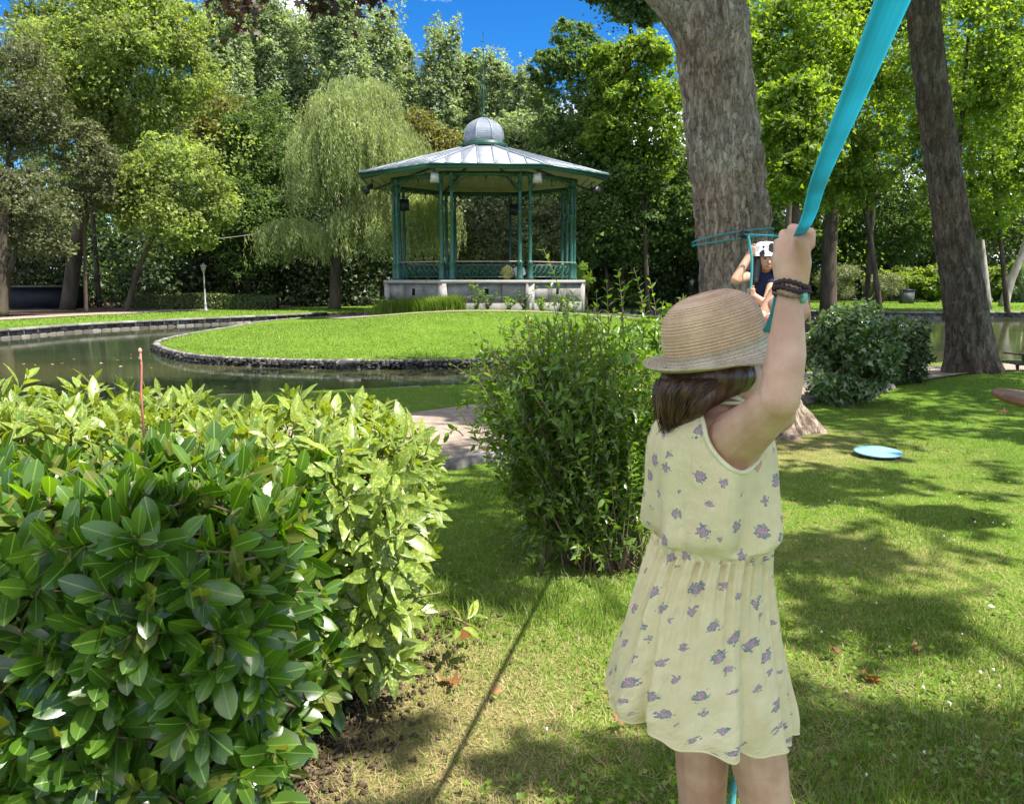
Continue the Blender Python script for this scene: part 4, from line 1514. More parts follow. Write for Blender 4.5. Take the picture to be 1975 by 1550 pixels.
def weed(label, base, h, seed, leaf='sprout', n_st=5, spread=.25, ls=.11, group=None):
    rng = np.random.default_rng(seed)
    root = thing('weed_plant', label, 'plant', base, group)
    items, st = [], []
    for k in range(n_st):
        tip = np.array(base) + (rng.normal() * spread, rng.normal() * spread, h * (.6 + .4 * rng.random()))
        P = limb_path(base, tip, rng, 7, 0, .05)
        st.append(tube(P, np.linspace(.010, .004, 7), 4))
        m = 26
        t = rng.random(m) ** .8
        pts = np.stack([np.interp(t, np.linspace(0, 1, 7), P[:, c]) for c in range(3)], -1)
        d = norm(rng.normal(size=(m, 3)) * (1, 1, .3) + (0, 0, .35))
        items.append(scatter(T_WIDE, pts, frames(rng.normal(size=(m, 3)) * .4 + (0, 0, 1), rng, d), ls * (.6 + .6 * rng.random(m))))
    V, F = merge([(a, b) for a, b in items])
    part('leaves', V, F, M[leaf], root)
    V, F = merge(st)
    part('stems', V, F, M['green_stem'], root)
    return root


for k, (px, h, lab) in enumerate([(918, 1.2, 'tall pale weed climbing the middle of the plinth'), (940, .8, 'bushy weed just right of the tall one at the plinth'), (980, .55, 'small weed at the plinth below the seated people'), (1010, .95, 'green weed at the front right of the plinth'),
                                  (1045, .6, 'low weed at the right of the plinth'), (1080, .8, 'dark green weed near the right plinth corner'), (1105, .7, 'weed at the far right corner of the plinth'), (760, .8, 'grassy weed at the left corner of the plinth')]):
    d = 31.2 if px < 1050 else 32.2
    if px < 800: d = 33.5
    x = W(px, 560, d)[0]
    weed(lab, np.array([x, d, float(land_z(x, d)[0]) - .02]), h, 300 + k, 'sprout' if k % 2 == 0 else 'shrub', n_st=7)

# ------------------------------------------------------------------ bank furniture
M['post_grey'] = simple_mat('grey_green_post', (.22, .25, .24), (.34, .37, .36), .5, .4, 6)
M['lamp_brown'] = simple_mat('lantern_copper', (.20, .13, .10), (.32, .22, .17), .5, .4, 6)


def lamp_post(label, px, base_py, d, h, mat, lm):
    x = W(px, base_py, d)[0]
    z = float(land_z(x, d)[0])
    root = thing('lamp_post', label, 'lamp post', (x, d, z))
    MB().lathe([(0, 0), (.09, 0), (.09, .10), (.06, .16), (.05, .34), (.065, .38), (.035, .42), (.03, h * .8), (.05, h * .81), (.03, h * .83), (0, h * .83)], 10, (x, d, z)).build('post', mat, root)
    L = MB().lathe([(.03, h * .83), (.08, h * .845), (.135, h * .94), (.10, h * .945), (0, h * .945)], 6, (x, d, z)).build('lantern', lm, root)
    MB().lathe([(.155, h * .94), (.13, h * .96), (.05, h * .985), (.02, h * 1.0), (0, h * 1.01)], 6, (x, d, z)).build('cap', mat, L)


lamp_post('grey lamp post standing in front of the clipped box hedge', 397, 600, 38.6, 2.28, M['post_grey'], M['lamp_brown'])
lamp_post('dark lamp post left of the big grey trunk, beyond the bush', 1333, 580, 44, 2.55, M['black_plastic'], M['lamp_brown'])
shed = thing('shed', 'low dark navy shed under the trees on the far left bank', 'shed', W(90, 592, 43.5) * (1, 1, 0))
c = W(92, 570, 43.5)
MB().box((c[0], c[1], .55), (3.0, 1.8, 1.1)).build('wall', simple_mat('navy_boards', (.005, .006, .010), (.011, .013, .020), .7, .3, 5), shed)
MB().box((c[0], c[1] - .1, 1.16), (3.3, 2.2, .10)).build('roof', simple_mat('dull_roof', (.05, .05, .045), (.09, .09, .07), .8, .2, 5), shed)
M['dark_box'] = simple_mat('dark_grey_box', (.045, .05, .05), (.08, .085, .085), .6, .3, 6)
bx = W(1750, 560, 52)
bin_ = thing('litter_box', 'dark grey box standing between the far shrubs on the right', 'box', (bx[0], 52, 0))
MB().box((bx[0], 52, .42), (.72, .5, .84)).build('body', M['dark_box'], bin_)
MB().box((bx[0], 52, .87), (.78, .56, .06)).build('lid', M['black_plastic'], bin_)
cab = smoothline([W(180, 452, 40), W(250, 462, 41), W(360, 464, 41.5), W(460, 456, 42), W(545, 440, 42)], 24)
o = part('cable', *tube(cab, .018, 5), M['lamp_grey'])
tag(o, 'thin grey cable strung from the plane tree to the willow', 'cable')

# seated couple inside the bandstand

# ------------------------------------------------------------------ people
def capsule(p0, r0, p1, r1, seg=14, n=5):
    p0, p1 = np.asarray(p0, float), np.asarray(p1, float)
    ax = norm(p1 - p0)
    a = np.array([0, 0, 1.0]) if abs(ax[2]) < .9 else np.array([1.0, 0, 0])
    u = norm(np.cross(ax, a))
    v = np.cross(ax, u)
    rings = []
    for k in range(1, n + 1):
        t = -PI / 2 + (PI / 2) * k / n
        rings.append((p0 + ax * r0 * math.sin(t), r0 * math.cos(t)))
    for k in range(0, n):
        t = (PI / 2) * k / n
        rings.append((p1 + ax * r1 * math.sin(t), r1 * math.cos(t)))
    ang = np.arange(seg) * 2 * PI / seg
    V = np.concatenate([c + r * (np.cos(ang)[:, None] * u + np.sin(ang)[:, None] * v) for c, r in rings] + [[p0 - ax * r0], [p1 + ax * r1]])
    m = len(rings)
    i, j = np.meshgrid(np.arange(m - 1), np.arange(seg), indexing='ij')
    a0, a1 = i * seg + j, i * seg + (j + 1) % seg
    F4 = np.stack([a0, a1, a1 + seg, a0 + seg], -1).reshape(-1, 4)
    j = np.arange(seg)
    F3 = np.concatenate([np.stack([np.full(seg, m * seg), (j + 1) % seg, j], -1), np.stack([np.full(seg, m * seg + 1), (m - 1) * seg + j, (m - 1) * seg + (j + 1) % seg], -1)])
    return V, [F4, F3]


def ellipsoid(c, r, rot=None, seg=24, n=14):
    V, F = capsule((0, 0, -1e-3), 1, (0, 0, 1e-3), 1, seg, n // 2)
    V = V * np.asarray(r, float)
    if rot is not None: V = V @ np.asarray(rot, float).T
    return V + np.asarray(c, float), F


def chain(pts, rad):
    return [capsule(pts[k], rad[k], pts[k + 1], rad[k + 1]) for k in range(len(pts) - 1)]


def remesh(name, items, voxel, smooth=4, mat=None, parent=None, fac=.5, disp=None, dec=None):
    V, F = merge(items)
    me = np_mesh(name + '_src', V, F)
    o = bpy.data.objects.new(name + '_src', me)
    C.objects.link(o)
    md = o.modifiers.new('r', 'REMESH')
    md.mode = 'VOXEL'
    md.voxel_size = voxel
    ms = o.modifiers.new('s', 'SMOOTH')
    ms.iterations = smooth
    ms.factor = fac
    if dec:
        mdc = o.modifiers.new('d', 'DECIMATE')
        mdc.ratio = dec
    dg = bpy.context.evaluated_depsgraph_get()
    dg.update()
    m2 = bpy.data.meshes.new_from_object(o.evaluated_get(dg))
    bpy.data.objects.remove(o)
    bpy.data.meshes.remove(me)
    m2.name = name
    n = len(m2.vertices)
    co = np.empty(n * 3, np.float32)
    m2.vertices.foreach_get('co', co)
    co = co.reshape(-1, 3)
    if disp is not None:
        nn = np.empty(n * 3, np.float32)
        m2.vertices.foreach_get('normal', nn)
        co = co + nn.reshape(-1, 3) * disp(co)[:, None].astype(np.float32)
    m2.polygons.foreach_set('use_smooth', np.ones(len(m2.polygons), bool))
    m2.vertices.foreach_set('co', (co - origin_of(parent).astype(np.float32)).ravel())
    m2.update()
    o = obj(name, m2, mat, parent)
    if parent is not None: ORG[o.name] = origin_of(parent)
    return o


def skin_mat(name, c1, c2):
    m, t, out = nodes(name)
    tc = N_(t, 'ShaderNodeTexCoord')
    nz = noise(t, 14, 4, .6, tc.outputs['Object'])
    nf = noise(t, 260, 3, .6, tc.outputs['Object'])
    col = ramp(t, [(.35, c1), (.65, c2)], nz.outputs[0]).outputs[0]
    p = principled(t, out, col, .5, .4, normal=bump(t, nf.outputs[0], .12, .002))
    p.inputs['Subsurface Weight'].default_value = .12
    p.inputs['Subsurface Radius'].default_value = (.02, .008, .004)
    p.inputs['Subsurface Scale'].default_value = .4
    return m


M['skin'] = skin_mat('fair_skin', (.46, .245, .170), (.58, .35, .255))
M['skin2'] = skin_mat('tan_skin', (.40, .225, .145), (.48, .285, .19))


def hair_mat(name, c1, c2):
    m, t, out = nodes(name)
    tc = N_(t, 'ShaderNodeTexCoord')
    mp = N_(t, 'ShaderNodeMapping')
    mp.inputs['Scale'].default_value = (90, 90, 6)
    t.links.new(tc.outputs['Object'], mp.inputs[0])
    nz = noise(t, 1, 3, .6, mp.outputs[0])
    col = ramp(t, [(.35, c1), (.7, c2)], nz.outputs[0]).outputs[0]
    principled(t, out, col, .38, .5, normal=bump(t, nz.outputs[0], .6, .004))
    return m


M['hair'] = hair_mat('dark_brown_hair', (.024, .011, .007), (.12, .056, .031))
M['hair2'] = hair_mat('black_brown_hair', (.010, .007, .006), (.035, .022, .016))


def straw_mat(name, c1, c2, c3, pitch=.0076):
    m, t, out = nodes(name)
    tc = N_(t, 'ShaderNodeTexCoord')
    uv = tc.outputs['UV']
    mp = N_(t, 'ShaderNodeMapping')
    mp.inputs['Scale'].default_value = (150, 400, 1)
    t.links.new(uv, mp.inputs[0])
    n1 = noise(t, 1, 3, .6, mp.outputs[0])
    n2 = noise(t, 25, 4, .6, tc.outputs['Object'])
    k = math_(t, 'ADD', math_(t, 'MULTIPLY', n1.outputs[0], .6), math_(t, 'MULTIPLY', n2.outputs[0], .4))
    col = ramp(t, [(.36, c1), (.52, c2), (.68, c3)], k).outputs[0]
    su = N_(t, 'ShaderNodeSeparateXYZ')
    t.links.new(uv, su.inputs[0])
    fr = math_(t, 'FRACT', math_(t, 'DIVIDE', su.outputs[1], pitch))
    groove = ramp(t, [(.0, (.42, .36, .30)), (.16, (1, 1, 1)), (.85, (1, 1, 1)), (1.0, (.55, .48, .42))], fr).outputs[0]  # groove shade painted into the straw colour along each braid row
    col = mixc(t, col, groove, 1.0, 'MULTIPLY')
    p = principled(t, None, col, .65, .3, normal=bump(t, n1.outputs[0], .5, .003))
    tr = N_(t, 'ShaderNodeBsdfTranslucent')
    t.links.new(col, tr.inputs[0])
    mx = N_(t, 'ShaderNodeMixShader')
    mx.inputs[0].default_value = .15
    t.links.new(p.outputs[0], mx.inputs[1])
    t.links.new(tr.outputs[0], mx.inputs[2])
    t.links.new(mx.outputs[0], out.inputs[0])
    return m


M['straw_hat'] = straw_mat('tan_straw_braid', (.48, .30, .18), (.67, .45, .295), (.80, .60, .42))
M['straw_brim'] = straw_mat('pale_straw_weave', (.36, .29, .19), (.56, .48, .35), (.70, .63, .50))


def dress_mat():
    m, t, out = nodes('floral_cotton')
    tc = N_(t, 'ShaderNodeTexCoord')
    uv = tc.outputs['UV']                       # metres on the cloth
    mp = N_(t, 'ShaderNodeMapping')
    mp.inputs['Scale'].default_value = (20.5, 18.5, 1)
    mp.inputs['Rotation'].default_value = (0, 0, .5)
    t.links.new(uv, mp.inputs[0])
    vo = N_(t, 'ShaderNodeTexVoronoi')
    vo.voronoi_dimensions = '2D'
    vo.inputs['Scale'].default_value = 1
    vo.inputs['Randomness'].default_value = .55
    t.links.new(mp.outputs[0], vo.inputs['Vector'])
    n1 = noise(t, 150, 2, .5, uv)
    edge = math_(t, 'ADD', vo.outputs['Distance'], math_(t, 'MULTIPLY', math_(t, 'SUBTRACT', n1.outputs[0], .5), .55))
    sx = N_(t, 'ShaderNodeSeparateXYZ')
    t.links.new(vo.outputs['Color'], sx.inputs[0])
    size = math_(t, 'ADD', .06, math_(t, 'MULTIPLY', sx.outputs[0], .19))
    mask = math_(t, 'LESS_THAN', edge, size)
    n2 = noise(t, 290, 1, .5, uv)
    n2.noise_dimensions = '3D'
    motif = ramp(t, [(.0, (.05, .20, .16)), (.46, (.13, .31, .27)), (.52, (.30, .31, .48)), (.58, (.48, .22, .38))], n2.outputs[0], 'CONSTANT').outputs[0]
    weave = noise(t, 900, 2, .5, uv)
    cr = noise(t, 34, 4, .6, uv)
    base = ramp(t, [(.3, (.78, .665, .40)), (.7, (.88, .77, .50))], cr.outputs[0]).outputs[0]
    inner = ramp(t, [(.0, (.52, .24, .42)), (.45, (.74, .46, .58)), (.51, (.60, .08, .22)), (.55, (.30, .26, .46)), (.60, (.10, .28, .24))], n2.outputs[0], 'CONSTANT').outputs[0]
    isin = math_(t, 'LESS_THAN', edge, math_(t, 'MULTIPLY', size, .62))
    motif = mixc(t, motif, inner, isin)
    col = mixc(t, base, motif, math_(t, 'MULTIPLY', mask, .88))
    cm = N_(t, 'ShaderNodeMapping')
    cm.inputs['Scale'].default_value = (60, 14, 1)
    t.links.new(uv, cm.inputs[0])
    crk = noise(t, 1.0, 5, .65, cm.outputs[0], 1.2)
    h = math_(t, 'ADD', math_(t, 'MULTIPLY', weave.outputs[0], .12), math_(t, 'ADD', math_(t, 'MULTIPLY', cr.outputs[0], .7), math_(t, 'MULTIPLY', crk.outputs[0], .9)))
    p = principled(t, None, col, .85, .15, normal=bump(t, h, .6, .009))
    tr = N_(t, 'ShaderNodeBsdfTranslucent')
    t.links.new(col, tr.inputs[0])
    mx = N_(t, 'ShaderNodeMixShader')
    mx.inputs[0].default_value = .28
    t.links.new(p.outputs[0], mx.inputs[1])
    t.links.new(tr.outputs[0], mx.inputs[2])
    t.links.new(mx.outputs[0], out.inputs[0])
    return m


M['dress'] = dress_mat()
M['trim'] = simple_mat('cream_trim', (.60, .55, .35), (.70, .65, .44), .85, .15, 40, bmp=.2)
M['sandal'] = simple_mat('brown_sandal', (.12, .06, .035), (.18, .10, .06), .6, .3, 20)

def pxv(dx, dy, Y, dY=0.0):
    """small offset in metres for a pixel step at depth Y"""
    s = Y / 1550
    return np.array([dx * s, dY, -dy * s])


# --- the girl in the foreground, seen from her right rear side, right arm raised
GF = np.array([.966, .259, 0])                  # the way she faces
GR = np.array([.259, -.966, 0])                 # her right
gb = at(1385, 1080, 1.60)
girl = thing('person', 'girl in a straw hat and cream floral dress holding the blue strap overhead', 'person', (gb[0], gb[1], 0))
pel = at(1372, 1110, 1.62)
che = at(1378, 900, 1.60)
nek = at(1374, 800, 1.60)
hed = at(1376, 690, 1.59)
shR = at(1424, 842, 1.50)
elR = at(1503, 768, 1.36)
wrR = at(1526, 556, 1.375)
shL = at(1352, 835, 1.72)
elL = at(1500, 800, 1.80)
wrL = at(1524, 650, 1.72)
hdL = at(1528, 600, 1.70)
hipR, knR = at(1412, 1180, 1.57), at(1480, 1560, 1.56)
hipL, knL = at(1352, 1190, 1.67), at(1354, 1560, 1.68)
anR, anL = np.array([knR[0] + .03, knR[1] + .02, .075]), np.array([knL[0] - .02, knL[1] + .03, .075])
body = []
body += chain([pel, at(1372, 1010, 1.61), che], [.098, .088, .098])
body.append(ellipsoid(che + (0, 0, .03), (.098, .125, .10), np.stack([GF, -GR, (0, 0, 1)], -1)))
body.append(ellipsoid(pel, (.105, .125, .10), np.stack([GF, -GR, (0, 0, 1)], -1)))
body += chain([che + (0, 0, .06), nek, hed], [.06, .045, .045])
body.append(ellipsoid(hed, (.085, .074, .105), np.stack([GF, -GR, (0, 0, 1)], -1)))
body.append(ellipsoid(hed + GF * .062 + (0, 0, -.05), (.045, .045, .05)))                # jaw
body += chain([hed + GF * .085 + (0, 0, .01), hed + GF * .103 + (0, 0, -.022)], [.008, .012])   # nose
body += chain([che + GR * .06 + (0, 0, .05), shR, shR * .45 + elR * .55 + (0, 0, -.006), elR], [.064, .054, .043, .035])
body += chain([elR, elR * .6 + wrR * .4 + GF * .004, elR * .18 + wrR * .82, wrR], [.0355, .0335, .0240, .0208])
body.append(ellipsoid(elR + pxv(10, -16, 1.36, .012), (.017, .018, .017)))
body += chain([che - GR * .06 + (0, 0, .05), shL, elL], [.062, .05, .04])
body += chain([elL, wrL], [.04, .026])
for hip, kn, an, wd in ((hipR, knR, anR, .0), (hipL, knL, anL, .0)):
    md_ = hip * .45 + kn * .55
    body += chain([pel * .5 + hip * .5, hip, md_, kn], [.085, .074, .064, .052])
    body += chain([kn, kn * .65 + an * .35 + np.array([-.012, -.004, 0]), an], [.050, .050, .032])
    body += chain([an, an + GF * .06 + (0, 0, -.035), an + GF * .13 + (0, 0, -.047)], [.034, .030, .022])


def fist(wr, knuckles, curl, thumb, palm_r=.015, fr=.0088):
    it = []
    for k, K in enumerate(knuckles):
        it += chain([wr, K], [.020, .0105])
        pts = [K] + [K + c for c in curl[k]]
        it += chain(pts, [.0092, .0084, .0076, .0066][:len(pts)])
    it += chain(thumb, [.017, .0125, .0105, .0085][:len(thumb)])
    return it


Yh = 1.375
kn_ = [at(1546, 446, 1.355), at(1529, 443, 1.374), at(1513, 453, 1.394), at(1502, 470, 1.412)]
cu_ = [[pxv(13, 3, Yh, -.010), pxv(15, 26, Yh, -.008), pxv(5, 34, Yh, -.002)],
       [pxv(20, -1, Yh, -.002), pxv(24, 20, Yh, -.002), pxv(11, 32, Yh, .004)],
       [pxv(24, -2, Yh, .006), pxv(30, 18, Yh, .006), pxv(17, 32, Yh, .008)],
       [pxv(26, -2, Yh, .012), pxv(32, 16, Yh, .012), pxv(18, 30, Yh, .012)]]
hand = fist(wrR + pxv(-2, -14, Yh), kn_, cu_, [at(1541, 540, 1.365), at(1551, 508, 1.352), at(1549, 480, 1.345), at(1541, 462, 1.342)])
hand += chain([wrR, at(1522, 500, 1.385)], [.0245, .030])
hand.append(ellipsoid(at(1524, 492, 1.386), (.029, .019, .042)))
kl = [hdL + (0, .0, .03), hdL + (-.015, .005, .03), hdL + (-.028, .01, .025), hdL + (-.038, .015, .015)]
handL = fist(wrL, kl, [[np.array([.02, -.01, .0]), np.array([.022, -.01, -.02])]] * 4, [hdL + (0, -.02, -.02), hdL + (.015, -.03, .0), hdL + (.01, -.03, .02)])
remesh('body', body + hand + handL, .0030, 4, M['skin'], girl, dec=.3)

# hair
hair = []
hb = hed - GF * .004
hair.append(ellipsoid(hb + (0, 0, .0), (.086, .080, .092), np.stack([GF, -GR, (0, 0, 1)], -1)))
hair += chain([at(1312, 738, 1.57), at(1302, 772, 1.56), at(1297, 802, 1.56)], [.042, .042, .028])
hair += chain([at(1345, 735, 1.54), at(1325, 764, 1.535), at(1305, 800, 1.55)], [.036, .034, .026])
hair.append(ellipsoid(at(1380, 722, 1.568), (.080, .070, .046)))
hair += chain([at(1425, 742, 1.535), at(1385, 752, 1.53), at(1345, 772, 1.53), at(1318, 796, 1.54)], [.018, .024, .028, .026])
hair += chain([at(1330, 735, 1.66), at(1305, 772, 1.64), at(1300, 796, 1.60)], [.042, .042, .030])
hair_o = remesh('hair', hair, .0040, 4, M['hair'], girl, disp=lambda p: .0045 * (vnoise(p * np.array([150, 150, 9]) + 3) - .5) + .003 * (vnoise(p * np.array([60, 60, 5]) + 9) - .5))
# loose locks over the surface, with uneven ends and a few flyaways
hs_items = []
rgh = np.random.default_rng(5)
for k in range(340):
    a = rgh.random()
    fly = k > 315
    yb = 1.514 - .022 * math.sin(PI * min(1, a * 1.05)) - (.006 if fly else 0)
    p0 = at(1266 + 176 * a, 730 + 8 * rgh.random(), yb + .006)
    p1 = at(1260 + 128 * a + rgh.normal() * (7 if fly else 2), 757 - 4 * a, yb + .001 + rgh.normal() * .002)
    p2 = at(1266 + 78 * a + rgh.normal() * (12 if fly else 3), 792 + 18 * rgh.random() - 14 * a, 1.512 + .004 * rgh.normal())
    p3 = at(1280 + 44 * a + rgh.normal() * (14 if fly else 5), 824 + 16 * rgh.random() - 24 * a, 1.532)
    hs_items.append(tube(smoothline([p0, p1, p2, p3], 9), np.linspace(.0022 if not fly else .0006, .0005, 9), 4))
V, F = merge(hs_items)
part('hair_strands', V, F, M['hair'], girl, smooth=True, kind='stuff')

# hat
hat_c = at(1384, 682, 1.57)
tilt_axis = norm(np.array([-.27, -.02, 1.0]))
hx = norm(np.cross((0, 1.0, 0), tilt_axis))
hy = np.cross(tilt_axis, hx)
HM = np.stack([hx, hy, tilt_axis], -1)
hat = None


def hat_lathe(name, prof, seg, mat, parent, sx=1.10, sy=.96, wob=0.0, upback=0.0):
    prof = np.asarray(prof, float)
    ang = np.arange(seg + 1) * 2 * PI / seg
    s = np.concatenate([[0], np.cumsum(np.linalg.norm(np.diff(prof, axis=0), axis=1))])
    V, UV = [], []
    for (r, z), ss in zip(prof, s):
        rr = r
        x, y = sx * rr * np.cos(ang), sy * rr * np.sin(ang)
        zz = np.full(seg + 1, z)
        if upback:
            b = np.clip((r - .108) / .045, 0, 1.2)
            zz = zz + b * (upback * np.clip(-np.cos(ang), 0, 1) ** 1.5 - .036 * np.clip(np.cos(ang), 0, 1) + wob * np.sin(3 * ang + .6))
        V.append(np.stack([x, y, zz], -1))
        UV.append(np.stack([ang / (2 * PI), np.full(seg + 1, ss)], -1))
    V = np.concatenate(V) * np.array([.86, .86, .88]) @ HM.T + hat_c
    UV = np.concatenate(UV)
    n = len(prof)
    i, j = np.meshgrid(np.arange(n - 1), np.arange(seg), indexing='ij')
    a = i * (seg + 1) + j
    F = np.stack([a, a + 1, a + seg + 2, a + seg + 1], -1).reshape(-1, 4)
    return part(name, V, F, mat, parent, uv=UV, smooth=True)


hat = thing('straw_hat', 'tan straw hat with a pale woven brim on the girl in the floral dress', 'hat', hat_c)
key = smoothline([(.1045, .010), (.1045, .045), (.101, .075), (.090, .102), (.070, .122), (.044, .133), (.015, .136), (.0005, .136)], 150)
sl = np.concatenate([[0], np.cumsum(np.linalg.norm(np.diff(key, axis=0), axis=1))])
tn = norm(np.gradient(key, axis=0))
nr = np.stack([tn[:, 1], -tn[:, 0]], -1)
saw = (sl / .0076) % 1.0
key2 = key + nr * (.0028 * (saw ** .6))[:, None]
hat_lathe('crown', key2, 96, M['straw_hat'], hat)
bk = smoothline([(.1070, .022), (.1075, .006), (.112, -.004), (.124, -.009), (.138, -.011), (.150, -.009)], 60)
bs = np.concatenate([[0], np.cumsum(np.linalg.norm(np.diff(bk, axis=0), axis=1))])
bk[:, 1] += .0014 * ((bs / .0076) % 1.0)
hat_lathe('brim', bk, 96, M['straw_brim'], hat, upback=.030, wob=.004)
hat_lathe('brim_lining', [(.102, .0), (.112, -.009), (.124, -.014), (.138, -.016), (.1505, -.0135)], 96, M['straw_hat'], hat, upback=.030, wob=.004)
hat_lathe('brim_edge', [(.150, -.0135), (.1535, -.012), (.154, -.009), (.1515, -.0068), (.1495, -.0085)], 96, M['straw_brim'], hat, upback=.030, wob=.004)

# dress: bodice and skirt in a frame that follows the torso
DU = np.stack([GF, -GR], -1)


def ring_pts(c, a, b, ang):
    return np.stack([c[0] + GF[0] * a * np.cos(ang) - GR[0] * b * np.sin(ang), c[1] + GF[1] * a * np.cos(ang) - GR[1] * b * np.sin(ang), np.broadcast_to(c[2], ang.shape)], -1)


dress = thing('dress_frame', None, None) if False else None
nb_ = 160
ang = np.arange(nb_ + 1) * 2 * PI / nb_
# (pixel x left, pixel x right, pixel y, depth scale)
prof_b = [(1262, 1479, 1038, .98), (1258, 1482, 1030, 1.03), (1252, 1494, 1014, 1.08), (1251, 1494, 985, 1.08), (1252, 1492, 940, 1.06), (1250, 1494, 890, 1.05), (1252, 1490, 850, 1.03), (1268, 1478, 815, .98), (1300, 1462, 790, .86), (1332, 1440, 774, .66), (1350, 1425, 768, .52)]
rows_b = []
pk = np.array(prof_b, float)
tt = np.linspace(0, len(pk) - 1, 74)
pb_ = np.stack([np.interp(tt, np.arange(len(pk)), pk[:, k]) for k in range(4)], -1)
for k in range(4): pb_[2:-2, k] = (pb_[:-4, k] + pb_[1:-3, k] + pb_[2:-2, k] + pb_[3:-1, k] + pb_[4:, k]) / 5
Vb, UVb = [], []
for r_, (xl, xr, py, dsc) in enumerate(pb_):
    L_, R_ = at(xl, py, 1.60), at(xr, py, 1.60)
    c = (L_ + R_) / 2
    a = (R_[0] - L_[0]) / 2 * .985
    b = .128 * dsc
    z_low = 1 - r_ / 73
    fold = .010 * np.sin(7 * ang + 1 + 2.2 * z_low) * z_low + .006 * np.sin(5 * ang + 9 * z_low) * z_low + .004 * np.sin(13 * ang + .5) * z_low ** 2 + .003 * np.sin(4 * ang + 6 * z_low)
    k_ = 1 + fold / .11 * min(1, r_ / 8)
    Vb.append(ring_pts(c, a * k_, b * k_, ang))
    UVb.append(np.stack([ang * .118, np.full(nb_ + 1, c[2])], -1))
Vb, UVb = np.concatenate(Vb), np.concatenate(UVb)
i, j = np.meshgrid(np.arange(73), np.arange(nb_), indexing='ij')
a_ = i * (nb_ + 1) + j
Fb = np.stack([a_, a_ + 1, a_ + nb_ + 2, a_ + nb_ + 1], -1).reshape(-1, 4)


# armhole: an oval in the plane square to her right side
def hole_uv(P, c):
    d = P - c
    return d @ GF, d[:, 2]


def cut_hole(F, c, ru, rv, side):
    fc = Vb[F].mean(1)
    u, v = hole_uv(fc, c)
    s = (fc - gb) @ GR * side
    return F[~((u / ru) ** 2 + (v / rv) ** 2 < 1) | (s < .0)]


hcR = at(1424, 838, 1.49)
ru, rv = .056, .066
for side, c in ((1, hcR), (-1, hcR - GR * .24)):
    Fb = cut_hole(Fb, c, ru, rv, side)
    # pull the cut edge onto the oval
    used = np.unique(Fb)
    u, v = hole_uv(Vb, c)
    e = np.sqrt((u / ru) ** 2 + (v / rv) ** 2)
    s = (Vb - gb) @ GR * side
    near = (e < 1.10) & (e > 1e-3) & (s > 0)
    near &= np.isin(np.arange(len(Vb)), used)
    k = (1.02 / np.maximum(e, .2) - 1) * near
    Vb = Vb + GF * (u * k)[:, None]
    Vb[:, 2] += v * k
bod = part('dress_bodice', Vb, Fb, M['dress'], girl, uv=UVb, smooth=True)
for side, c in ((1, hcR),):
    t = np.linspace(0, 2 * PI, 49)
    pts = []
    for q in t:
        u, v = ru * 1.03 * math.cos(q), rv * 1.03 * math.sin(q)
        target = c + GF * u + np.array([0, 0, v])
        d = Vb - target
        lat = d @ GR
        flat = np.hypot(d @ GF, d[:, 2])
        ok_ = ((Vb - gb) @ GR * side > 0)
        ii = np.argsort(np.where(ok_, flat, 9))[:6]
        pts.append(target + GR * lat[ii].mean())
    pts = np.array(pts)
    for _ in range(3): pts[1:-1] = (pts[:-2] + pts[1:-1] * 2 + pts[2:]) / 4
    V, F = tube(pts, .0048, 7, cap=False)
    part('armhole_trim', V, F, M['trim'], bod, smooth=True)
# neckline trim
V, F = tube(Vb[73 * (nb_ + 1):], .0042, 6, cap=False)
part('neckline_trim', V, F, M['trim'], bod, smooth=True)
# waist band
wl, wr_ = at(1262, 1040, 1.60), at(1479, 1037, 1.60)
wc = (wl + wr_) / 2
V, F = [], []
wa = (wr_[0] - wl[0]) / 2
for z, k in ((-.012, 1.0), (-.006, 1.012), (.0, 1.015), (.006, 1.012), (.012, 1.0)):
    V.append(ring_pts(wc + (0, 0, z), wa * k * (1 + .012 * np.sin(ang * 44)), .118 * k * (1 + .012 * np.sin(ang * 44)), ang))
V = np.concatenate(V)
i, j = np.meshgrid(np.arange(4), np.arange(nb_), indexing='ij')
a_ = i * (nb_ + 1) + j
part('waistband', V, np.stack([a_, a_ + 1, a_ + nb_ + 2, a_ + nb_ + 1], -1).reshape(-1, 4), M['dress'], girl, uv=np.stack([np.tile(ang * .118, 5), V[:, 2]], -1), smooth=True)
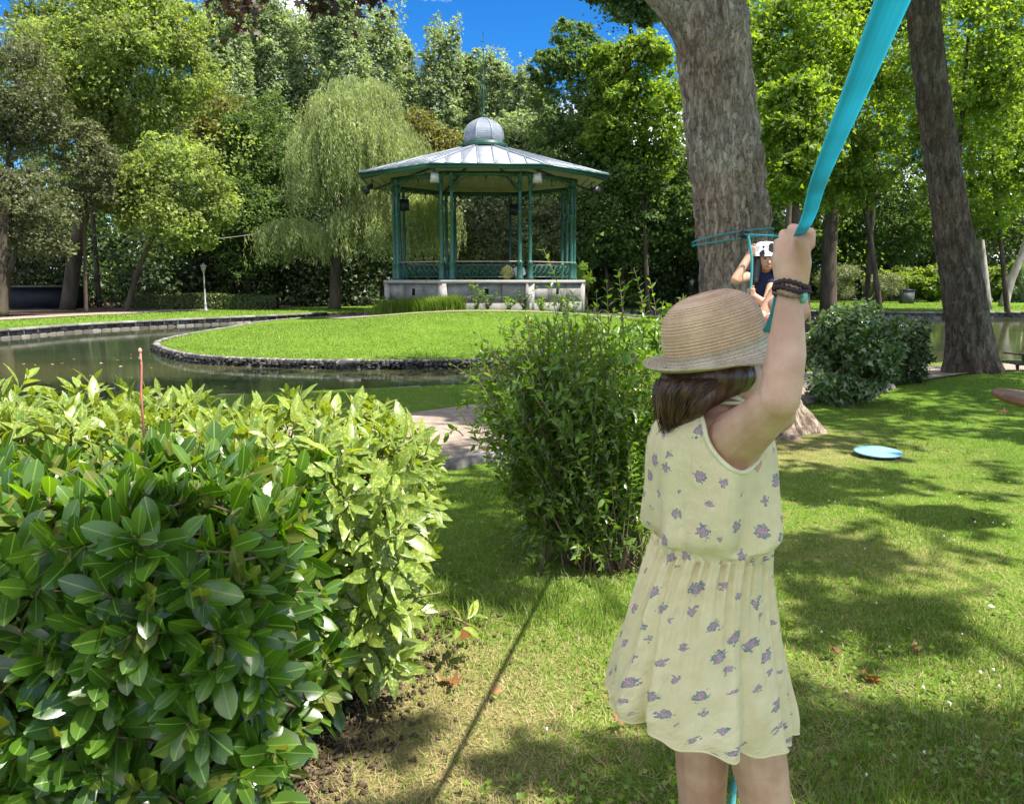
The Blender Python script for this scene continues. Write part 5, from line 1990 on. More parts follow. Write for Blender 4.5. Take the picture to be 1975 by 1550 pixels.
# skirt
ns, nr_ = 360, 70
ang = np.arange(ns + 1) * 2 * PI / ns
sil = np.array([(1262, 1480, 1042), (1240, 1487, 1090), (1218, 1496, 1150), (1200, 1506, 1220), (1186, 1514, 1265), (1175, 1522, 1310), (1168, 1523, 1340), (1170, 1520, 1362)], float)
tt = np.linspace(0, 7, nr_)
Vs, UVs = [], []
ph = np.random.default_rng(8).random(12) * 6.28
for k, q in enumerate(tt):
    f = k / (nr_ - 1)
    xl, xr, py = [np.interp(q, np.arange(8), sil[:, c]) for c in range(3)]
    L_, R_ = at(xl, py, 1.60), at(xr, py, 1.60)
    c = (L_ + R_) / 2
    a = (R_[0] - L_[0]) / 2 * .98
    b = .118 + .062 * sstep(0, 1, f)
    g1 = np.exp(-f * 3.2)
    fold = .0050 * g1 * np.sin(46 * ang + ph[0]) + .0050 * g1 * np.sin(31 * ang + ph[1] + 3 * f)
    aw = ang + .16 * np.sin(3 * ang + ph[7]) + .09 * np.sin(5 * ang + ph[8] + 1.5 * f)          # uneven spacing of the folds
    am = .45 + .9 * vn2(6 * np.cos(ang) / 3, 6 * np.sin(ang) / 3 + 9 + .8 * f, 1.0, 2)
    fold = fold + f ** 1.1 * am * (.013 * np.sin(7 * aw + ph[2] + .8 * f) + .012 * np.sin(12 * aw + ph[3] - f) + .006 * np.sin(21 * aw + ph[4] + 1.3 * f) + .004 * np.sin(5 * ang + 9 * f + ph[5]))
    fold = fold + .0035 * np.sin(11 * f + 2 * np.sin(3 * ang)) * f * (vn2(ang * 4.0, np.full_like(ang, f * 5), 1.0, 8) - .3)
    fold = fold + .004 * f * (vn2(ang * 3.0, np.full_like(ang, f * 9), 1.0, 4) - .5) * 2
    P = ring_pts(c, a + fold * 1.0, b + fold * 1.1, ang)
    # the hem swings up at the back and hangs lower in front, with an uneven edge
    back = np.clip(-np.cos(ang) * .5 + .5, 0, 1)
    hem = sstep(.25, 1, f)
    P[:, 2] += hem * (.026 * back - .042 * (1 - back) + .006 * np.sin(7 * ang + ph[2]) + .004 * np.sin(13 * ang + ph[6]))
    Vs.append(P)
    UVs.append(np.stack([ang * (.118 + .05 * f), np.full(ns + 1, c[2] + 3.0)], -1))
Vs, UVs = np.concatenate(Vs), np.concatenate(UVs)
i, j = np.meshgrid(np.arange(nr_ - 1), np.arange(ns), indexing='ij')
a_ = i * (ns + 1) + j
skirt = part('dress_skirt', Vs, np.stack([a_, a_ + ns + 1, a_ + ns + 2, a_ + 1], -1).reshape(-1, 4), M['dress'], girl, uv=UVs, smooth=True)
V, F = tube(Vs[(nr_ - 1) * (ns + 1):], .0022, 5, cap=False)
part('hem', V, F, M['dress'], skirt, smooth=True, uv=np.zeros((len(V), 2)) + .013)

# bracelets
M['braid'] = simple_mat('dark_braid', (.018, .010, .014), (.075, .045, .055), .7, .3, 220, bmp=.6, bscale=300, bdist=.004)
M['teal'] = simple_mat('teal_bead', (.06, .28, .22), (.12, .42, .34), .35, .5, 60)
ax = norm(wrR - elR)
bu = norm(np.cross(ax, (0, 1, 0)))
bv = np.cross(ax, bu)
for k, (off, r, th) in enumerate(((.006, .0265, .0042), (-.003, .0272, .0045), (-.013, .0285, .0022))):
    c = wrR + ax * off
    t = np.linspace(0, 2 * PI, 61)
    tw = .0035 * np.sin(t * 2 + k)
    P = c + r * (np.cos(t)[:, None] * bu + np.sin(t)[:, None] * bv) + ax * tw[:, None]
    rad = th * (1 + .28 * np.sin(t * 19))
    V, F = tube(P, rad, 7, cap=False)
    part('bracelet', V, F, M['braid'] if k < 2 else M['twig'], girl, smooth=True)
V, F = ellipsoid(at(1550, 573, 1.352), (.0065, .0065, .011))
part('bracelet_bead', V, F, M['teal'], girl, smooth=True)
for an in (anR, anL):
    mb = MB()
    P = [an + GF * -.035 + (0, 0, -.066), an + GF * .05 + (0, 0, -.066), an + GF * .15 + (0, 0, -.066)]
    V, F = tube(P, [.03, .034, .03], 10)
    V[:, 2] = np.clip(V[:, 2], .0, .014)
    part('sandal', V, F, M['sandal'], girl)

# --- second child on the hanging seat by the big trunk
YK = 6.2
kid = thing('person', 'child in a cow-spotted bucket hat holding a hanging strap by the trunk', 'person', at(1470, 640, YK))
k_head = at(1477, 500, 6.15)
sR, eR, hR = at(1458, 530, 6.18), at(1418, 540, 6.02), at(1449, 486, 6.08)
sL, eL, hL = at(1494, 531, 6.2), at(1478, 588, 5.95), at(1447, 566, 6.02)
pv = at(1470, 612, 6.25)
ch = at(1476, 548, 6.22)
kb = [ellipsoid(k_head, (.068, .08, .095)), ellipsoid(k_head + (0, -.028, -.045), (.045, .05, .045))]
kb += chain([k_head + (0, 0, -.05), ch + (0, 0, .06)], [.042, .045])
kb += chain([k_head + (0, -.083, -.008), k_head + (0, -.095, -.028)], [.008, .012])
kb += chain([ch + (0, 0, .03), ch + (0, 0, -.08), pv], [.09, .085, .095])
kb += chain([ch + (-.03, 0, .05), sR, eR], [.05, .042, .036]) + chain([eR, hR], [.036, .024])
kb += chain([ch + (.03, 0, .05), sL, eL], [.05, .042, .034]) + chain([eL, hL], [.034, .024])
knA, anA = at(1496, 566, 5.86), at(1462, 622, 5.80)
knB, anB = at(1446, 600, 5.9), at(1479, 618, 5.72)
kb += chain([pv + (.06, 0, 0), knA], [.075, .056]) + chain([knA, anA], [.054, .036])
kb += chain([pv + (-.06, 0, 0), knB], [.07, .05]) + chain([knB, anB], [.048, .034])
kb += chain([anA, anA + (-.02, -.05, -.07)], [.035, .022]) + chain([anB, anB + (.01, -.08, .035)], [.034, .024])
for hc in (hR, hL):
    for q in range(4):
        z = .030 - .017 * q
        kb += chain([hc + (-.012, .01, z), hc + (-.008, -.026, z), hc + (.02, -.03, z), hc + (.026, -.006, z)], [.010, .0095, .009, .008])
    kb += chain([hc + (-.01, .0, .0), hc + (.0, -.02, .045), hc + (.014, -.03, .055)], [.014, .010, .008])
remesh('body', kb, .007, 3, M['skin2'], kid)
M['navy'] = simple_mat('navy_cotton', (.010, .014, .045), (.020, .026, .07), .8, .2, 30, bmp=.3)
M['dark_cotton'] = simple_mat('dark_cotton', (.010, .010, .014), (.03, .03, .036), .85, .2, 30)
sh = chain([ch + (0, 0, .035), ch + (0, 0, -.08), pv + (0, 0, .03)], [.102, .098, .108]) + chain([ch + (-.03, 0, .05), sR, sR * .7 + eR * .3], [.058, .052, .05]) + chain([ch + (.03, 0, .05), sL, sL * .7 + eL * .3], [.058, .052, .05])
remesh('shirt', sh, .008, 3, M['navy'], kid)
so = chain([pv, pv + (.06, 0, 0), pv * .45 + (knA + (.02, 0, 0)) * .55], [.105, .088, .078]) + chain([pv, pv + (-.06, 0, 0), pv * .5 + knB * .5], [.105, .085, .072])
remesh('shorts', so, .008, 2, M['dark_cotton'], kid)
hk = chain([k_head + (-.060, .0, .0), k_head + (-.082, -.02, -.08), k_head + (-.088, -.05, -.16)], [.048, .046, .028]) + chain([k_head + (.060, .0, 0), k_head + (.09, -.02, -.08), k_head + (.105, -.04, -.16)], [.048, .050, .030])
hk.append(ellipsoid(k_head + (0, .025, .012), (.08, .078, .10)))
remesh('hair', hk, .007, 3, M['hair2'], kid)
dk = M['hair2']
for s in (-1, 1):
    V, F = ellipsoid(k_head + (s * .026, -.072, .004), (.012, .006, .006))
    part('eye', V, F, dk, kid, smooth=True)
V, F = tube([k_head + (-.022, -.078, -.052), k_head + (0, -.085, -.055), k_head + (.022, -.078, -.052)], .004, 5)
part('mouth', V, F, simple_mat('lip', (.30, .10, .09), None, .5, .3), kid, smooth=True)
M['red_sandal'] = simple_mat('coral_sandal', (.62, .14, .10), (.75, .24, .18), .6, .3, 20)
V, F = tube([anB + (-.01, .0, -.03), anB + (.0, -.05, .0), anB + (.014, -.10, .03)], [.034, .038, .030], 10)
part('sandal', V, F, M['red_sandal'], kid, smooth=True)
V, F = tube([anB + (-.02, -.055, .035), anB + (.005, -.07, .05), anB + (.035, -.06, .035)], .012, 6)
part('sandal_strap', V, F, simple_mat('white_strap', (.7, .68, .66), None, .6, .3), kid, smooth=True)


def cow_mat():
    m, t, out = nodes('cow_spot_cloth')
    tc = N_(t, 'ShaderNodeTexCoord')
    nz = noise(t, 11, 1.0, .4, tc.outputs['Object'])
    f = math_(t, 'GREATER_THAN', nz.outputs[0], .505)
    col = mixc(t, (.74, .76, .84), (.012, .012, .014), f)
    principled(t, out, col, .85, .2)
    return m


kh = thing('bucket_hat', 'white bucket hat with black cow spots on the child by the trunk', 'hat', k_head + (0, 0, .06))
V, F = lathe([(.114, -.022), (.098, .004), (.088, .012), (.084, .040), (.074, .068), (.050, .082), (.0, .088)], 28, k_head + (0, .01, .045))
V2, F2 = lathe([(.085, .008), (.096, .001), (.111, -.022)], 28, k_head + (0, .01, .045))
part('crown', V, F, cow_mat(), kh, smooth=True)
part('brim_lining', V2, F2, M['dark_cotton'], kh, smooth=True)
mb = MB()
for dx in (-.016, .012):
    ring(mb, (k_head[0] + dx, k_head[1] - .088, k_head[2] + .098), .009, .0028, 10)
mb.tube([(k_head[0] - .025, k_head[1] - .088, k_head[2] + .107), (k_head[0] - .025, k_head[1] - .088, k_head[2] + .089)], .0028, 5)
mb.build('printed_mark', M['dark_cotton'], kh)

# --- couple seated on the bandstand floor
def seated(label, p, shirt, hair_m, seed):
    root = thing('person', label, 'person', p, None)
    p = np.array(p)
    it = [ellipsoid(p + (0, .02, .66), (.075, .085, .105))]
    it += chain([p + (0, 0, .56), p + (0, 0, .45)], [.05, .06])
    it += chain([p + (0, 0, .42), p + (0, .0, .12)], [.13, .14])
    for s in (-1, 1):
        it += chain([p + (s * .15, 0, .43), p + (s * .21, .06, .22), p + (s * .12, .28, .20)], [.06, .05, .035])
        it += chain([p + (s * .08, .02, .10), p + (s * .14, .36, .32), p + (s * .12, .55, .04)], [.09, .07, .045])
        it += chain([p + (s * .12, .28, .20), p + (s * .10, .34, .22)], [.032, .026])
        it += chain([p + (s * .12, .55, .04), p + (s * .12, .68, .03)], [.045, .03])
    remesh('body', it, .018, 3, M['skin2'], root)
    it = chain([p + (0, 0, .43), p + (0, 0, .12)], [.155, .165])
    for s in (-1, 1): it += chain([p + (s * .08, 0, .44), p + (s * .16, 0, .42), p + (s * .21, .05, .26)], [.09, .08, .07])
    remesh('shirt', it, .018, 3, shirt, root)
    it = []
    for s in (-1, 1): it += chain([p + (0, 0, .09), p + (s * .08, .02, .10), p + (s * .14, .36, .32), p + (s * .12, .50, .10)], [.13, .11, .085, .06])
    remesh('trousers', it, .018, 2, M['dark_cotton'], root)
    V, F = ellipsoid(p + (0, -.005, .69), (.085, .09, .10))
    part('hair', V, F, hair_m, root, smooth=True)


M['mustard'] = simple_mat('mustard_cotton', (.38, .27, .04), (.48, .35, .07), .85, .2, 12)
M['white_cotton'] = simple_mat('white_cotton', (.50, .50, .52), (.62, .62, .64), .85, .2, 12)
seated('person in a mustard yellow top sitting on the bandstand floor, back turned', (W(978, 540, 33.2)[0], 33.2, 1.51), M['mustard'], M['hair2'], 1)
seated('person in a white top sitting beside the yellow one on the bandstand', (W(1001, 540, 33.3)[0], 33.3, 1.51), M['white_cotton'], M['hair2'], 2)

# ------------------------------------------------------------------ the big trunks
def trunk_mesh(cl, rad, seg, rows, seed, amp=.014, flare=.9, roots=5, crease=0.0, fz=.28, scale=1.0):
    """bark-relief trunk: cl = centre points from below the ground upward"""
    P = smoothline(cl, rows)
    r = np.interp(np.linspace(0, 1, rows), np.linspace(0, 1, len(rad)), rad)
    a = np.arange(seg) * 2 * PI / seg
    z = P[:, 2]
    hgt = np.maximum(z - z[0] - .1, 0)
    A, Rr = np.meshgrid(a, r)
    H = np.repeat(hgt[:, None], seg, 1)
    lob = .5 + .5 * np.sin(roots * A + seed) + .35 * np.sin((roots + 3) * A + seed * 2)
    fl = flare * np.exp(-H / fz) * (.35 + .65 * np.clip(lob, 0, 1.4))
    rr = Rr * (1 + fl + .035 * np.sin(2 * A + seed + H * .5) + .03 * np.sin(3 * A + 2 * H * .4))
    if crease: rr -= crease * Rr * np.exp(-((np.angle(np.exp(1j * (A + PI / 2 + .15 + .10 * H)))) / .16) ** 2)
    cx, sx = np.cos(A), np.sin(A)
    S3 = np.stack([cx * Rr * 16 * scale, sx * Rr * 16 * scale, H * 5 * scale], -1) + seed
    n1 = vnoise(S3)
    n2 = vnoise(S3 * 2.3 + 7)
    n3 = vnoise(S3 * np.array([5, 5, 4]) + 3)
    plate = np.abs(n1 - .5) * 2
    d = amp * (np.clip(plate * 2.2, 0, 1) * .9 + .7 * (n2 - .5) + .5 * (n3 - .5))
    rr = rr + d
    V = np.stack([P[:, 0:1] + rr * cx, P[:, 1:2] + rr * sx, np.repeat(z[:, None], seg, 1) + .0 * rr], -1).reshape(-1, 3)
    i, j = np.meshgrid(np.arange(rows - 1), np.arange(seg), indexing='ij')
    a0, a1 = i * seg + j, i * seg + (j + 1) % seg
    return V, np.stack([a0, a1, a1 + seg, a0 + seg], -1).reshape(-1, 4)


YT = 8.15
T1 = thing('plane_tree', 'massive grey plane trunk with flaking bark and a blue strap tied round it', 'tree', at(1472, 835, YT) * (1, 1, 0))
c1 = [at(x, y, YT) for x, y in ((1474, 850), (1462, 790), (1436, 700), (1425, 600), (1414, 450), (1403, 350), (1391, 250), (1377, 120), (1366, 0), (1352, -180), (1335, -420), (1320, -700), (1300, -1000))]
c1[0][2] = -.15
part('trunk', *trunk_mesh(c1, [.40, .385, .365, .35, .342, .338, .336, .332, .325, .31, .27, .22, .16], 190, 270, 3.1, .036, .75, 5, fz=.22), M['bark'], T1, smooth=True)
f1 = [at(x, y, YT - .02) for x, y in ((1390, 230), (1372, 130), (1332, 50), (1272, -20), (1200, -90), (1090, -220), (900, -330), (700, -330), (560, -200), (470, -110))]
V, F = trunk_mesh(f1[::1], [.25, .25, .235, .20, .17, .14, .10, .07, .04, .02], 90, 120, 5.0, .016, 0, 3)
part('limb', V, F, M['bark'], T1, smooth=True)

T2 = thing('lime_tree', 'dark leaning tree trunk with ridged mossy bark near the right edge', 'tree', at(1878, 718, 11.8) * (1, 1, 0) + (0, 0, .12))
c2 = [at(x, y, 11.8) for x, y in ((1880, 750), (1876, 712), (1871, 650), (1858, 560), (1842, 470), (1828, 380), (1811, 273), (1791, 121), (1778, 0), (1766, -120), (1750, -300), (1735, -600), (1725, -900))]
part('trunk', *trunk_mesh(c2, [.34, .325, .285, .262, .245, .222, .205, .200, .195, .185, .16, .13, .1], 140, 240, 1.3, .020, .55, 4, crease=.16, fz=.30, scale=1.2), M['bark_dark'], T2, smooth=True)

T3 = thing('plane_tree', 'unseen plane tree added at the right to shade the lawn', 'tree', (7.6, .3, 0))  # stands out of view, added for the dappled shade it casts
part('trunk', *trunk_mesh([np.array(p, float) for p in ((7.6, .3, -.15), (7.6, .3, 1), (7.5, .3, 3), (7.4, .35, 5.5), (7.2, .4, 8), (7.0, .4, 12))], [.4, .36, .33, .3, .22, .08], 60, 80, 2.2, .02), M['bark'], T3, smooth=True)

# crowns out of view: leaf clumps added sunward of each spot wanted in shade
sunny = [(.38, 4.25, 1.2, .75), (-.60, 3.2, .9, .85), (.10, 2.75, 0, .55), (4.3, 9.7, .9, .75), (3.2, 6.95, 0, .45), (.9, 5.6, .6, .5)]
for px, py, r in ((1640, 1150, .14), (1790, 1200, .45), (880, 825, .5), (1650, 1350, .3), (1650, 1290, .42), (1860, 1100, .5), (1640, 1010, .22), (1900, 1270, .5), (1800, 930, .35), (1880, 880, .25)):
    g_ = gnd(px, py)
    sunny.append((g_[0], g_[1], 0, r))
rg = np.random.default_rng(77)
shade = []


def shade_px(x0, x1, y0, y1, n, h0=6.0, h1=9.0, r=.30, z=0.0):
    for _ in range(n):
        g_ = gnd(rg.uniform(x0, x1), rg.uniform(y0, y1), z)
        h = rg.uniform(h0, h1)
        shade.append((*(g_ + SUN * h), r * rg.uniform(.7, 1.3)))


shade_px(1490, 1760, 905, 965, 15, r=.30)
shade_px(1490, 1680, 1040, 1110, 12, r=.26)
shade_px(1560, 1770, 1180, 1225, 8, r=.24)
shade_px(1650, 1975, 1400, 1500, 11, r=.20)
shade_px(1830, 1975, 1440, 1540, 6, r=.2)
shade_px(1130, 1320, 1440, 1550, 7, r=.16)
shade_px(1500, 1640, 1430, 1550, 7, r=.17)
shade_px(960, 1160, 1440, 1500, 4, r=.13)
shade_px(600, 800, 1400, 1440, 3, r=.10)
shade_px(1490, 1620, 840, 868, 6, r=.3)
shade_px(1600, 1990, 770, 850, 26, 7, 10, r=.42)
shade_px(1740, 1990, 722, 765, 26, 8, 11, r=.50)
shade_px(1500, 1740, 775, 820, 9, 7, 10, r=.35)
shade_px(500, 935, 742, 782, 60, 8, 12, r=.55)
shade_px(820, 945, 775, 800, 3, 7, 10, r=.3)
shade_px(820, 945, 850, 900, 5, 7, 10, r=.25)
shade_px(835, 1010, 930, 1160, 15, 6, 9, r=.22)
shade_px(835, 1000, 905, 1010, 9, 6, 9, r=.26)
shade_px(1500, 1975, 880, 1320, 14, r=.09)
shade_px(1500, 1975, 850, 960, 6, r=.18)
for z_ in np.linspace(.45, 1.55, 16):                       # the girl stands in the shade
    for _ in range(3):
        q = np.array([.42 + rg.normal() * .10, 1.55 + rg.normal() * .12, z_])
        h = rg.uniform(5.5, 7.5)
        shade.append((*(q + SUN * h), .17))
for _ in range(9):                                         # the camera side of the hedge
    q = np.array([rg.uniform(-1.45, -.62), rg.uniform(1.9, 2.15), rg.uniform(.1, .72)])
    shade.append((*(q + SUN * rg.uniform(5.5, 8.0)), rg.uniform(.12, .24)))
for _ in range(10):                                         # the disc swing
    q = at(rg.uniform(1925, 2050), rg.uniform(760, 800), 4.85)
    shade.append((*(q + SUN * rg.uniform(5.0, 7.0)), .2))
for z_ in np.linspace(.6, 4.6, 22):                         # the big trunk
    for _ in range(3):
        q = np.array([2.25 - .09 * z_ + rg.normal() * .15, 8.0 + rg.normal() * .2, z_])
        shade.append((*(q + SUN * rg.uniform(4.2, 6.5)), .36))
for z_ in np.linspace(.6, 5.5, 18):                         # the dark trunk
    for _ in range(2):
        q = np.array([7.0 - .14 * z_ + rg.normal() * .15, 11.8 + rg.normal() * .2, z_])
        shade.append((*(q + SUN * rg.uniform(4.2, 6.5)), .42))
shade = np.array(shade)
roots_xy = np.array([[2.0, 8.1], [6.6, 11.8], [7.4, .4]])
owner = np.argmin(((shade[:, None, :2] - roots_xy[None]) ** 2).sum(-1), 1)


def extra_crown(c, rad, n, rc):
    Cs, Rs = crown_clumps(rg, c, rad, n, rc, .3)
    keep = []
    for p, r in zip(Cs, Rs):
        ok_ = p[2] > 5.2 and (p[2] - 1.5) > .36 * max(p[1], 0) + r
        for sx_, sy_, sz_, sr in sunny:
            q = p - SUN * (p[2] - sz_)
            if math.hypot(q[0] - sx_, q[1] - sy_) < sr + r * 1.05: ok_ = False
        if ok_: keep.append((*p, r))
    return np.array(keep).reshape(-1, 4)


def big_crown(root, own, extra, leaf, limb_from, bark, nleaf_m2=95, seed=0):
    rng = np.random.default_rng(seed)
    cl = np.vstack([shade[owner == own], extra])
    n = (cl[:, 3] ** 2 * PI * nleaf_m2).astype(int) + 8
    k = np.repeat(np.arange(len(cl)), n)
    d = rdir(rng, len(k))
    r = cl[k, 3] * rng.random(len(k)) ** .45
    P = cl[k, :3] + d * r[:, None] * (1, 1, .6)
    Nn = norm(d * .3 + (0, 0, .8) + rng.normal(size=P.shape) * .5)
    V, F = scatter(T_TRI, P, frames(Nn, rng), .15 * (.7 + .6 * rng.random(len(k))))
    part('crown', V, F, M[leaf], root)
    for q in range(8):
        e = cl[int(rng.integers(len(cl)))]
        a = limb_from[int(rng.integers(len(limb_from)))]
        V, F = tube(limb_path(a, e[:3], rng, 8, .08), np.linspace(.05, .010, 8), 7)
        part('limb', V, F, bark, root, smooth=True)


big_crown(T1, 0, extra_crown((1.4, 9.4, 10.5), (6.0, 4.2, 4.6), 90, .8), 'maple', c1[-4:], M['bark'], seed=1)
big_crown(T2, 1, extra_crown((7.0, 12.5, 11.0), (5.5, 4.5, 4.2), 70, .8), 'maple', c2[-4:], M['bark_dark'], seed=2)
big_crown(T3, 2, extra_crown((7.6, .2, 10.0), (4.5, 4.0, 4.0), 16, .7), 'maple', [np.array((7.35, .35, 6.0)), np.array((7.2, .4, 8.0)), np.array((7.1, .4, 10.0))], M['bark'], seed=3)

# copper sprays hanging from the left fork of the big trunk
def star_leaf():
    a = np.array([-90, -52, -20, 8, 36, 62, 90, 118, 144, 172, 200, 232]) * PI / 180
    r = np.array([.10, .42, .30, .56, .34, .66, 0.0, .66, .34, .56, .30, .42])
    r[6] = .40
    pts = np.stack([r * np.cos(a), .38 + r * np.sin(a) * 1.05], -1)
    V = np.vstack([[0, .38, .03], np.column_stack([pts, -.05 * (np.arange(12) % 2)])])
    V[:, 2] += .05 * np.abs(V[:, 0])
    F = np.array([(0, 1 + k, 1 + (k + 1) % 12) for k in range(12)])
    return V, F


T_STAR = star_leaf()
for k, (xa, xb, yb, nb2) in enumerate(((405, 452, 22, 46), (455, 492, 52, 40), (560, 630, 22, 60), (660, 735, 26, 62))):
    rng = np.random.default_rng(400 + k)
    items, st = [], []
    for q in range(5):
        a = at(rng.uniform(xa, xb), -150, 8.3)
        e = at(rng.uniform(xa, xb), yb + rng.uniform(-22, 12), 8.2 + rng.normal() * .15)
        lp = limb_path(a, e, rng, 7, 0, .05)
        st.append(tube(lp, np.linspace(.012, .003, 7), 5))
        m = int(nb2 * .7)
        t = .35 + .65 * rng.random(m)
        pts = np.stack([np.interp(t, np.linspace(0, 1, 7), lp[:, c]) for c in range(3)], -1) + rng.normal(size=(m, 3)) * .075
        items.append(scatter(T_STAR, pts, frames(rng.normal(size=(m, 3)) * .6 + (0, -.4, .6), rng, rng.normal(size=(m, 3)) + (0, 0, -.8)), .082 * (.7 + .6 * rng.random(m))))
    V, F = merge(st)
    tw = part('hanging_twig', V, F, M['bark_far'], T1)
    V, F = merge([tuple(q) for q in items])
    part('leaves', V, F, M['copper'], tw)

# ------------------------------------------------------------------ straps
def strap_mat():
    m, t, out = nodes('turquoise_webbing')
    g = N_(t, 'ShaderNodeTexCoord')
    nz = noise(t, 420, 2, .6, g.outputs['Object'])
    n2 = noise(t, 5, 3, .5, g.outputs['Object'])
    c = ramp(t, [(.3, (.075, .33, .32)), (.7, (.12, .44, .44))], n2.outputs[0]).outputs[0]
    su = N_(t, 'ShaderNodeSeparateXYZ')
    t.links.new(g.outputs['UV'], su.inputs[0])
    rib_ = math_(t, 'ABSOLUTE', math_(t, 'SINE', math_(t, 'MULTIPLY', su.outputs[0], 15.7)))
    wv = math_(t, 'ABSOLUTE', math_(t, 'SINE', math_(t, 'MULTIPLY', su.outputs[1], 1300.0)))
    ed_ = math_(t, 'GREATER_THAN', math_(t, 'ABSOLUTE', math_(t, 'SUBTRACT', su.outputs[0], .5)), .44)
    k_ = math_(t, 'ADD', .82, math_(t, 'ADD', math_(t, 'MULTIPLY', rib_, .08), math_(t, 'MULTIPLY', wv, .12)))
    kc_ = N_(t, 'ShaderNodeCombineXYZ')
    for q_ in range(3): t.links.new(k_, kc_.inputs[q_])
    c = mixc(t, c, kc_.outputs[0], 1.0, 'MULTIPLY')
    c = mixc(t, c, (.20, .55, .53), math_(t, 'MULTIPLY', ed_, .6))
    p = principled(t, None, c, .7, .3, normal=bump(t, nz.outputs[0], .4, .002))
    tr = N_(t, 'ShaderNodeBsdfTranslucent')
    t.links.new(mixc(t, c, (.25, 1.35, 1.75), 1.0, 'MULTIPLY'), tr.inputs[0])
    mx = N_(t, 'ShaderNodeMixShader')
    mx.inputs[0].default_value = .55
    t.links.new(p.outputs[0], mx.inputs[1])
    t.links.new(tr.outputs[0], mx.inputs[2])
    t.links.new(mx.outputs[0], out.inputs[0])
    return m


M['strap'] = strap_mat()


def ribbon(pts, width_dir, w, th=.0022, n=60, wob=0.0):
    P = smoothline(pts, n)
    T = norm(np.gradient(P, axis=0))
    Wd = np.asarray(width_dir, float)
    Wd = np.broadcast_to(Wd, P.shape) if Wd.ndim == 1 else smoothline(Wd, n)
    Wd = norm(Wd - T * (Wd * T).sum(-1, keepdims=True))
    Nn = np.cross(T, Wd)
    k = np.full((n, 1), w / 2) if np.isscalar(w) else np.interp(np.linspace(0, 1, n), np.linspace(0, 1, len(w)), w)[:, None] / 2
    V = np.stack([P - Wd * k - Nn * th / 2, P + Wd * k - Nn * th / 2, P + Wd * k + Nn * th / 2, P - Wd * k + Nn * th / 2], 1).reshape(-1, 3)
    F = []
    for i in range(n - 1):
        for j in range(4):
            F.append((i * 4 + j, i * 4 + (j + 1) % 4, i * 4 + 4 + (j + 1) % 4, i * 4 + 4 + j))
    F += [(3, 2, 1, 0), tuple((n - 1) * 4 + j for j in range(4))]
    uv = np.tile(np.array([(0, 0), (1, 0), (1, 0), (0, 0)], float), (n, 1))
    uv[:, 1] = np.repeat(np.concatenate([[0], np.cumsum(np.linalg.norm(np.diff(P, axis=0), axis=1))]), 4)
    return V, np.array(F), uv


def strap_part(name, r, mat, parent):
    return part(name, r[0], r[1], mat, parent, uv=r[2])


hand_p = at(1541, 455, 1.368)
top_p = at(1722, 0, .46)
tree_p = at(1436, 452, 7.72)
dv = top_p - hand_p
line = thing('slackline', 'long turquoise webbing strap running from the big trunk to the raised hand and overhead', 'strap', hand_p)
strap_part('webbing', ribbon([hand_p + (-.004, .02, -.012), hand_p, hand_p + dv * .25 + (.002, 0, -.001), hand_p + dv * .5 + (-.002, 0, .001), top_p, top_p + dv * .8, top_p + dv * 2.4, top_p + dv * 4 + (0, 0, .1)], (1, .3, .1), .0192, n=80), M['strap'], line)
strap_part('webbing', ribbon([tree_p, tree_p * .75 + hand_p * .25 + (0, 0, 0), tree_p * .4 + hand_p * .6 + (0, 0, .0), hand_p + (.0, .03, .0)], (0, 1, .1), .020, n=60), M['strap'], line)
strap_part('hand_loop', ribbon([hand_p + (-.004, .02, -.012), at(1538, 490, 1.41), at(1522, 530, 1.44), at(1506, 556, 1.47), at(1496, 600, 1.5), at(1480, 640, 1.52)], (1, .1, .3), .020, n=40), M['strap'], line)
band_t = np.linspace(0, 2 * PI, 60)
for zoff in (0.0, .035):
    pts = []
    for q in band_t:
        cz = at(1413, 461, YT)
        pts.append(cz + np.array([.392 * math.cos(q), .392 * math.sin(q), .055 * math.cos(q) + zoff - .01 - .03 * (zoff > 0) * math.sin(q * 1.0)]))
    strap_part('trunk_band', ribbon(pts, (0, 0, 1), .016, .004, n=90), M['strap'], line)
MB().box(tree_p + (0, .02, 0), (.05, .05, .07)).build('buckle', M['black_plastic'], line)
hang = thing('hanging_strap', 'vertical turquoise strap with a round seat held by the child at the trunk', 'swing', at(1452, 468, 6.0))
s0 = tree_p + (hand_p - tree_p) * ((tree_p[1] - 6.0) / (tree_p[1] - hand_p[1]))
strap_part('strap', ribbon([s0 + (0, 0, -.005), at(1450, 500, 6.0), at(1448, 560, 5.99), at(1447, 610, 5.99), at(1456, 648, 6.02)], (1, .2, 0), .021, n=30), M['strap'], hang)
sd = at(1462, 650, 6.1)
M['disc_wood'] = simple_mat('varnished_wood', (.10, .042, .018), (.17, .075, .032), .45, .4, 7, stretch=(1, 6, 1))
MB().lathe([(0, -.02), (.15, -.02), (.165, -.008), (.165, .008), (.15, .02), (0, .02)], 28, sd).build('seat', M['disc_wood'], hang, smooth=False)
tail = thing('strap_end', 'loose light turquoise strap end lying behind the girl\'s legs', 'strap', gnd(1410, 1560))
q0, q1, q2 = gnd(1398, 1590, .10), gnd(1410, 1535, .13), gnd(1420, 1487, .03)
strap_part('webbing', ribbon([gnd(1380, 1640, .01), gnd(1392, 1600, .03), q1 + (0, 0, -.06), gnd(1417, 1495, .03), gnd(1424, 1470, .01)], (1, .1, .6), .022, n=30), M['strap'], tail)

